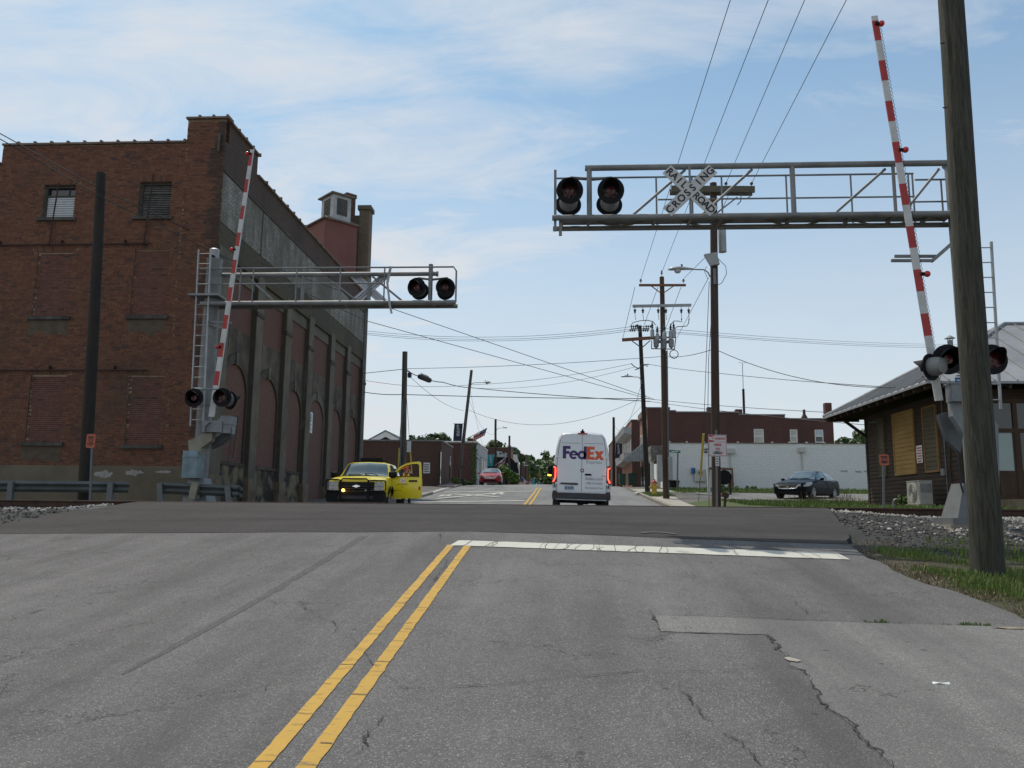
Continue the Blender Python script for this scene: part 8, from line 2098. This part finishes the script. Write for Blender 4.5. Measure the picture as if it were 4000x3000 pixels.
# no parking sign
b = at(2800,1980,27.5); a0, a1 = at(2769,1699,27.5), at(2837,1782,27.5); b.z = rz(5.1,27.5)
np_ = thing('parking_sign', 'white and red NO PARKING HERE TO CORNER sign on a steel post', 'sign', b)
cx, cz, w, h = (a0.x+a1.x)/2, (a0.z+a1.z)/2, .60, .72
sign_post(np_, b, Vector((cx-.02,27.53,cz+.52)))
M_sgw = plain('sign_white', (0.52,0.51,0.52), .5, 0, .04, 4); M_sgr = plain('sign_red', (0.42,0.035,0.045), .5)
m = MB(); m.box(cx-w/2,cx+w/2,27.49,27.495,cz-h/2,cz+h/2); pn = m.build('panel', M_sgw, np_)
m = MB(); y = 27.488
for (x0,x1,z0,z1) in ((cx-w/2+.01,cx+w/2-.01,cz+h/2-.025,cz+h/2-.01),(cx-w/2+.01,cx+w/2-.01,cz-h/2+.01,cz-h/2+.025),(cx-w/2+.01,cx-w/2+.025,cz-h/2+.01,cz+h/2-.01),(cx+w/2-.025,cx+w/2-.01,cz-h/2+.01,cz+h/2-.01),(cx-w/2+.025,cx+w/2-.025,cz+.115,cz+.125),(cx-w/2+.02,cx-.12,cz+.125,cz+h/2-.02)):
    m.box(x0,x1,y,y+.0015,z0,z1)
m.build('border', M_sgr, pn)
m = MB(); put_text(m,'PARKING',(cx+.085,y-.001,cz+.225),(1,0,0),(0,0,1),.11,width=.33,bold=.004); put_text(m,'HERE',(cx,y-.001,cz+.02),(1,0,0),(0,0,1),.105,bold=.005); put_text(m,'TO',(cx,y-.001,cz-.12),(1,0,0),(0,0,1),.10,bold=.005); put_text(m,'CORNER',(cx,y-.001,cz-.25),(1,0,0),(0,0,1),.10,width=.33,bold=.004); tag(m.build('lettering', M_sgr, pn), kind='stuff')
m = MB(); put_text(m,'NO',(cx-.20,y-.001,cz+.23),(1,0,0),(0,0,1),.17,width=.15,bold=.006); m.build('lettering', M_white, pn)
a0, a1 = at(2795,1773,27.4), at(2811,1820,27.4); m = MB(); m.box(a0.x,a1.x,27.44,27.446,a1.z,a0.z); p2 = m.build('small_plate', M_sgw, np_)
m = MB()
for q in range(4): m.box(a0.x+.02,a1.x-.02,27.437,27.44,a0.z-.07-q*.08-.03,a0.z-.07-q*.08)
m.build('lettering', M_darkgrey, p2)
m = MB(); q = at(2802,1768,27.42); m.box(q.x-.07,q.x+.07,27.44,27.47,q.z-.05,q.z+.05); m.build('bracket', M_spost, np_)
# orange utility warning markers at the track
def marker(label, px, py0, py1, pyb, Y, w):
    c0, c1, b = at(px,py0,Y), at(px,py1,Y), at(px-3,pyb,Y); t = thing('warning_marker', label, 'sign', (b.x,Y,b.z-.25))
    m = MB(); m.bar((b.x,Y+.02,b.z-.3),(c1.x,Y+.02,c0.z-.05),.05,.03,up=(0,1,0)); m.build('post', M_spost, t)
    h = c0.z-c1.z; c = (c0+c1)/2; m = MB(); r = .04
    m.prism([(c.x+sx*(w/2-r)+r*math.cos(a), Y-.01, c.z+sz*(h/2-r)+r*math.sin(a)) for sx,sz,s in ((1,1,0),(-1,1,1),(-1,-1,2),(1,-1,3)) for a in (s*PI/2,s*PI/2+PI/4,s*PI/2+PI/2)], (0,.012,0)); p = m.build('panel', plain('orange_marker',(0.42,0.105,0.055),.6,0,.08,4), t, fix=True)
    m = MB(); yy = Y-.012; m.path([(c.x+.05*math.cos(a),yy,c.z+.02+.06*math.sin(a)) for a in [2*PI*i/14 for i in range(15)]],.008,4); m.prism([(c.x,yy,c.z+.06),(c.x+.02,yy,c.z+.02),(c.x,yy,c.z+.03),(c.x-.012,yy,c.z-.03)],(0,.003,0))
    for dz,ww in ((.15,.18),(.12,.14),(-.09,.2),(-.12,.16),(-.16,.06)): m.box(c.x-ww/2,c.x+ww/2,yy,yy+.002,c.z+dz*h/.5-.008,c.z+dz*h/.5+.008)
    tag(m.build('warning_print', M_letter, p), kind='stuff')
marker('orange pipeline warning marker in front of the black creosoted pole', 355, 1695, 1750, 1955, 20.4, .24)
marker('faded orange warning marker in the grass before the depot', 3454, 1775, 1818, 1985, 20.6, .23)
# guard rails
def guardrail(label, p, q, posts, Y, end=False, ang=0):
    p, q = Vector(p), Vector(q); t = thing('guardrail', label, 'guardrail', (p.x,p.y,gz(p.x,p.y)))
    m = MB(); d = (q-p).normalized(); nrm = Vector((d.y,-d.x,0)); prof = [(0,.155),(.05,.12),(.08,.075),(.03,.03),(.0,0),(.03,-.03),(.08,-.075),(.05,-.12),(0,-.155)]
    n = len(prof); b = [tuple(e + nrm*a + Vector((0,0,z))) for e in (p,q) for a,z in prof]; b2 = [tuple(Vector(v_) - nrm*.006) for v_ in b]
    m.add(b, [[i,i+1,n+i+1,n+i] for i in range(n-1)]); m.add(b2, [[i+1,i,n+i,n+i+1] for i in range(n-1)])
    if end: 
        for (a,z) in ((.05,.1),(.05,-.08)): m.path([q+nrm*a+Vector((0,0,z)), q+d*.16+nrm*a+Vector((0,0,z)), q+d*.2+nrm*(a-.06)+Vector((0,0,z-.03)), q+d*.1+nrm*(a-.12)+Vector((0,0,z-.02))],.06,8)
    m.build('rail', plain('weathered_guardrail',(0.085,0.095,0.092),.65,.0,.2,1.5,c2=(.045,.05,.047)), t, smooth_deg=30)
    for (f, lean) in posts:
        c = p.lerp(q, f); g = gz(c.x,c.y); m = MB(); m.bar((c.x+lean,c.y-.07,g-.3),(c.x,c.y-.09,c.z+.12),.15,.12,up=(0,1,0)); m.build('post', M_spost, t)
    return t
g0, g1 = at(-150,1900,22.15), at(506,1899,22.2); g0.z = g1.z = (g0.z+g1.z)/2-.005
guardrail('long grey guardrail left of the track before the warehouse', g0, g1, [(i_, 0) for i_ in (.31,.90)], 21.5)
g0, g1 = at(622,1905,22.4), at(915,1918,22.0)
guardrail('short bent guardrail behind the far signal mast', g0, g1, [(.03,.12),(.93,.14)], 21.9, True)
# fire hydrant
b = at(2556,1926,47.5); b.z = rz(5.2,47.5)+.12; hy = thing('fire_hydrant', 'yellow fire hydrant with a red cap in a grass patch by the kerb', 'fire hydrant', b)
M_hy = plain('hydrant_yellow', (0.55,0.38,0.06), .5, 0, .12, 6)
m = MB(); m.lathe([(0,.20),(.06,.20),(.07,.14),(.62,.14),(.63,.19),(.68,.19)], b, (0,0,1), 14); m.build('barrel', M_hy, hy, smooth_deg=40)
m = MB(); m.lathe([(.68,.18),(.74,.17),(.84,.11),(.88,.05),(.94,.05)], b, (0,0,1), 14); m.build('bonnet', plain('hydrant_red',(0.40,0.05,0.045),.5), hy, smooth_deg=40)
for d in ((-1,0,0),(1,0,0),(0,-1,0)): m = MB(); m.lathe([(.1,.085),(.24,.085),(.25,.05),(.29,.05)], b+Vector((0,0,.48)), d, 10); m.build('outlet', M_hy, hy, smooth_deg=40)
# green bins
for i,(px,lab) in enumerate(((2431,'green wheeled bin nearer the white van'),(2470,'larger green wheeled bin below the awning'))):
    Y = 74.5-.6*i; b = at(px,1902,Y); w = (.62,.72)[i]; h = (1.1,1.16)[i]; b.z = at(px,1851-2*i,Y).z-h; t = thing('wheeled_bin', lab, 'bin', b); M_bin = plain('green_plastic', (0.012,0.075,0.055), .45, 0, .1, 4)
    m = MB(); rotbox(m, b.x, Y, w*.84, .6, b.z+.1, b.z+h-.08, 0, 1.16); m.build('tub', M_bin, t); m = MB(); rotbox(m, b.x, Y, w*1.02, .76, b.z+h-.08, b.z+h, 0, .94); m.build('lid', M_bin, t)
    for s in (-1,1): m = MB(); m.lathe([(-.03,.11),(.03,.11)], (b.x+s*w*.4,Y+.3,b.z+.11), (1,0,0), 12); m.build('wheel', M_rubber, t)
# street name sign, grey stop-sign back, posts by the white wall
b = at(2645,1905,55); t = thing('street_name_sign', 'green street name sign on a tall post before the white wall', 'sign', b); c = at(2642,1764,55)
m = MB(); m.bar((b.x,55,b.z-.3),(c.x+.1,55,c.z),.09,.06,up=(0,1,0)); m.build('post', M_spost, t); m = MB(); m.obox((c.x-.1,54.95,c.z), (.72,.02,.16), Matrix.Rotation(R_(4),3,'Y')); p = m.build('panel', plain('green_sheeting',(0.02,0.16,0.10),.5), t)
m = MB(); m.box(c.x-.35,c.x+.12,54.93,54.935,c.z-.02,c.z+.02); m.build('lettering', M_white, p)
b = at(2617,1890,57); t = thing('bollard_post', 'slim green post with pale top beside the stone shop corner', 'post', b); m = MB(); m.tube(b-Vector((0,0,.3)), at(2617,1790,57), .06, n=8); m.build('post', M_spost, t); m = MB(); q = at(2618,1788,57); m.box(q.x-.12,q.x+.12,56.9,57.1,q.z-.05,q.z+.05); m.build('cap', M_porc, t)
b = at(2632,1898,56); t = thing('planter', 'black planter tub at the foot of the white wall', 'planter', b); m = MB(); m.lathe([(-.1,.30),(.3,.38),(.32,.40),(.36,.40)], b, (0,0,1), 14); m.build('tub', M_black, t)
b = at(2770,1920,46); t = thing('leaning_post', 'leaning white pipe post with a black lamp behind the no parking sign', 'post', b); tq = at(2760,1768,46)
m = MB(); m.tube(b-Vector((0,0,.2)), tq, .075, n=10); m.build('post', M_white, t); m = MB(); m.box(tq.x-.14,tq.x+.02,45.8,46.1,tq.z-.02,tq.z+.10); m.lathe([(0,.2),(.05,.22),(.1,.1)], tq+Vector((0,0,.16)), (0,0,1), 10); m.build('lamp_head', M_darkgrey, t)
b = at(2855,1915,48); t = thing('cable_drum', 'round black drum partly hidden behind the brown pole', 'drum', b); c = at(2827,1865,48); m = MB(); m.lathe([(-.2,.42),(.2,.42),(.2,.30),(.25,.30)], c, (0,-1,0), 20); m.build('drum', M_black, t, smooth_deg=40)
m = MB(); m.box(c.x-.4,c.x-.3,47.9,48.1,b.z-.4,c.z); m.box(c.x+.3,c.x+.4,47.9,48.1,b.z-.4,c.z); m.build('stand', M_iron, t)
b = at(2826,1978,29.3); t = thing('rusty_stand', 'rusty broken stand leaning beside the brown pole', 'post', b); m = MB(); m.bar(b-Vector((0,0,.4)), at(2834,1935,29.3), .08,.08,up=(0,1,0)); m.build('post', M_iron, t); m = MB(); q = at(2832,1934,29.3); m.obox(q, (.24,.18,.16), Matrix.Rotation(.2,3,'Y')); m.build('box_head', M_iron, t)
# yellow guy-wire guards
M_guy = plain('yellow_guard', (0.50,0.37,0.05), .5)
def guy(label, top, mid, bot):
    top, mid, bot = Vector(top), Vector(mid), Vector(bot); t = thing('guy_wire', label, 'guy wire', bot); m = MB(); m.path([top, mid, bot], .012, 5); m.build('strand', M_wire, t); m = MB(); m.tube(mid, mid.lerp(bot,.62), .045, n=8); m.build('guard', M_guy, t)
guy('guy wire with a yellow guard left of the no parking sign', at(2770,1100,30), at(2748,1695,33), at(2728,1930,34.5)+Vector((0,0,-.3)))
guy('guy wire with a yellow guard left of the grey pole', at(1579,1450,45), at(1559,1750,44.5), at(1553,1900,44.3))
guy('guy wire with a yellow guard right of the grey pole', at(1588,1545,45), at(1602,1755,47.5), at(1612,1905,48.5))
# condenser unit, bent pipe
b0, b1 = at(3618,1972,26.0), at(3692,1972,26.0)
t = thing('condenser_unit', 'white air conditioner condenser at the foot of the depot wall', 'air conditioner', at(3655,1978,25.7)); c = ORG[t.name]; x0, x1 = XD-.85, XD-.48
m = MB(); ya, yb = 25.25, 26.15; m.box(x0,x1,ya,yb,2.10,2.78); m.box(x0-.01,x1+.01,ya-.01,yb+.01,2.78,2.80); bdy = m.build('cabinet', plain('ivory_cabinet',(0.34,0.33,0.295),.6,0,.08,3), t)
m = MB(); m.lathe([(0,.27),(.012,.26)], (x0,25.72,2.44), (-1,0,0), 22); fg = m.build('fan_grille', plain('grille_shade',(.16,.155,.14),.6), bdy)
m = MB()
for r_ in (.08,.14,.2,.26): m.path([(x0-.016,25.72+r_*math.cos(a),2.44+r_*math.sin(a)) for a in [2*PI*i/20 for i in range(21)]],.006,4)
m.build('fan_guard', plain('ivory_wire',(.55,.54,.50),.5), bdy)
m = MB(); m.box(x0+.03,x1-.03,ya-.02,ya-.01,2.45,2.70); m.build('service_panel', M_porc, bdy)
m = MB(); m.box(x0-.05,x1+.05,ya-.05,yb+.05,1.9,2.10); m.build('pad', M_concrete, t)
b = at(3490,1978,21.5); t = thing('vent_pipe', 'small white bent vent pipe in the grass beside the marker', 'pipe', b); m = MB(); m.path([b-Vector((0,0,.3)), b+Vector((0,0,.10)), b+Vector((.03,0,.16)), b+Vector((.10,0,.18))], .03, 8); m.build('pipe', M_porc, t, smooth_deg=60)
# banners on the street poles
def banner(label, p0, p1, Y, col, txt_col, pole_side):
    a, b2 = at(*p0,Y), at(*p1,Y); t = thing('banner', label, 'banner', ((a.x+b2.x)/2,Y,b2.z)); m = MB(); n = 10
    lean = 0.06*(a.z-b2.z)
    for i in range(n+1):
        z = lerp(b2.z,a.z,i/n); o_ = lean*(i/n-.5); m.v += [(a.x+o_,Y+.03*math.sin(i*.9),z),(b2.x+o_,Y-.02+.03*math.sin(i*.9+.5),z)]
    m.f = [[2*i,2*i+1,2*i+3,2*i+2] for i in range(n)]; m.m = [0]*n; cl = m.build('cloth', col, t, smooth_deg=60)
    m = MB(); put_text(m, 'Welcome', ((a.x+b2.x)/2,Y-.06,(a.z*.58+b2.z*.42)), (-.12,0,1) , (-1,0,-.12), (b2.x-a.x)*.62, width=(a.z-b2.z)*.66, shear=.35); m.build('lettering', txt_col, t)
    m = MB(); 
    for z in (a.z,b2.z): m.tube((a.x-.05,Y,z),(b2.x+pole_side,Y,z),.02,n=6)
    m.build('bracket', M_wire, t)
M_bnav = plain('navy_banner',(0.02,0.03,0.055),.8); M_bteal = plain('teal_banner',(0.04,0.33,0.35),.8)
banner('dark blue Welcome banner on the leaning pole', (1773,1655),(1805,1722), 63.8, M_bnav, M_bluewhite, .35)
banner('teal Welcome banner on the far lamp pole', (1905,1775),(1928,1822), 89.7, M_bteal, M_bluewhite, .25)
banner('dark Welcome banner on the pole right of the white van', (2404,1733),(2428,1789), 91.6, M_bnav, M_bluewhite, -.6)
for i,(px,py0,py1,Y) in enumerate(((2045,1880,1894,150),(2082,1870,1894,195),(2103,1884,1894,215))):
    a = at(px,py0,Y); b2 = at(px,py1,Y); t = thing('banner', ['lowest teal banner below the leftmost far flag','teal banner under the left traffic light','small teal banner under the middle traffic light'][i], 'banner', (a.x,Y,b2.z)); m = MB(); m.box(a.x-.5,a.x+.5,Y,Y+.03,b2.z-.8,a.z); m.build('cloth', M_bteal, t)
    m = MB(); m.tube((a.x-.55,Y+.05,b2.z-5),(a.x-.55,Y+.05,a.z+.1),.05,n=5); m.build('post', M_poled, t)
# flags
M_fr, M_fw, M_fb = plain('flag_red',(.42,.03,.04),.8), plain('flag_white',(.62,.60,.58),.8), plain('flag_blue',(.03,.04,.16),.8)
def flag(label, staff0, tip, Y, L, Hh, fold=.12, down=.25):
    a, b2 = at(*staff0,Y), at(*tip,Y); t = thing('flag', label, 'flag', a); m = MB(); m.tube(a,b2,.02+Y*.0002,n=5); m.build('staff', M_alu, t)
    d = (b2-a).normalized(); top = b2; fall = Vector((.25*d.z*-1,0,-1)).normalized(); m = MB(); nx_, nz_ = 12, 13
    for i in range(nx_+1):
        for k in range(nz_+1):
            p = top - d*(Hh*k/nz_) + (fall*(1-.0)+Vector((-.15,0,0)))*(L*i/nx_) + Vector((0, fold*math.sin(i*1.1+k*.2), 0)) + d*(-down*L*i/nx_*.3)
            m.v.append(tuple(p))
    for i in range(nx_):
        for k in range(nz_):
            m.f.append([i*(nz_+1)+k,i*(nz_+1)+k+1,(i+1)*(nz_+1)+k+1,(i+1)*(nz_+1)+k]); m.m.append(2 if (i < 5 and k < 7) else (0 if k % 2 == 0 else 1))
    m.build('cloth', [M_fr,M_fw,M_fb], t, smooth_deg=60)
flag('striped flag on a staff flying from the leaning pole', (1815,1718),(1903,1672), 63.7, .55, 1.15)
flag('striped flag in front of the ruined brick front', (1935,1818),(1982,1782), 89.6, .7, 1.2)
flag('striped flag with blue corner left of the left traffic light', (2062,1885),(2036,1862), 138, 1.5, 1.2)
flag('red and white flag above the middle teal banner', (2066,1880),(2086,1866), 190, 1.0, 1.5)
flag('tiny striped flag near the right lamp', (2096,1889),(2108,1882), 200, .9, 1.2)
flag('faint tiny flag farthest along the street', (2119,1886),(2124,1880), 240, .7, .9)
# traffic lights hanging at the far junction
M_tl = plain('signal_yellow',(0.42,0.24,0.03),.6)
for i,(px,py) in enumerate(((2069,1864),(2108,1860),(2149,1859))):
    Y = 198+i*.5; c = at(px,py,Y); t = thing('traffic_light', ['left','middle','right'][i]+' yellow traffic light hanging over the far junction', 'traffic light', c-Vector((0,0,.5)), 'far traffic lights'); m = MB(); m.box(c.x-.2,c.x+.2,Y-.15,Y+.15,c.z-.55,c.z+.55); m.tube(c+Vector((0,0,.5)), c+Vector((0,0,1.6)), .04, n=5); hsn = m.build('housing', M_tl, t)
    for k in range(3): m = MB(); m.lathe([(0,.11),(.1,.12)], (c.x,Y-.15,c.z+.35-.35*k), (0,-1,0), 10); m.build('lens', M_black, hsn)
# litter
def litter(label, px, py, pts, mat, name='litter'):
    p = hit(px,py); t = thing(name, label, 'litter', p); m = MB(); m.poly(*[(p.x+a,p.y+b,rz(p.x+a,p.y+b)+.012+c) for a,b,c in pts]); m.build('scrap', mat, t)
litter('crumpled white paper scrap on the pale driveway', 3675,2678, [(-.06,-.01,.0),(-.02,-.02,.01),(.06,-.015,.0),(.065,.012,.012),(.01,.01,.004),(-.05,.012,.01)], M_white)
litter('pale flake of broken paint on the edge of the driveway', 3097,2583, [(-.05,.05,.0),(-.02,.06,.004),(.06,-.02,.004),(.02,-.05,.0),(-.04,-.02,.0)], plain('paint_flake',(.34,.31,.26),.85))
litter('pale chunk of soil at the corner of the driveway', 3955,2458, [(.16*math.cos(a)*(1+.5*noise.noise(Vector((a*2,1,1)))), .035*math.sin(a)*(1+.9*noise.noise(Vector((a*3,4,1)))), .012*noise.noise(Vector((a*4,7,1)))) for a in [2*PI*i/30 for i in range(30)]], plain('pale_soil',(.27,.22,.15),.9,0,.2,20))
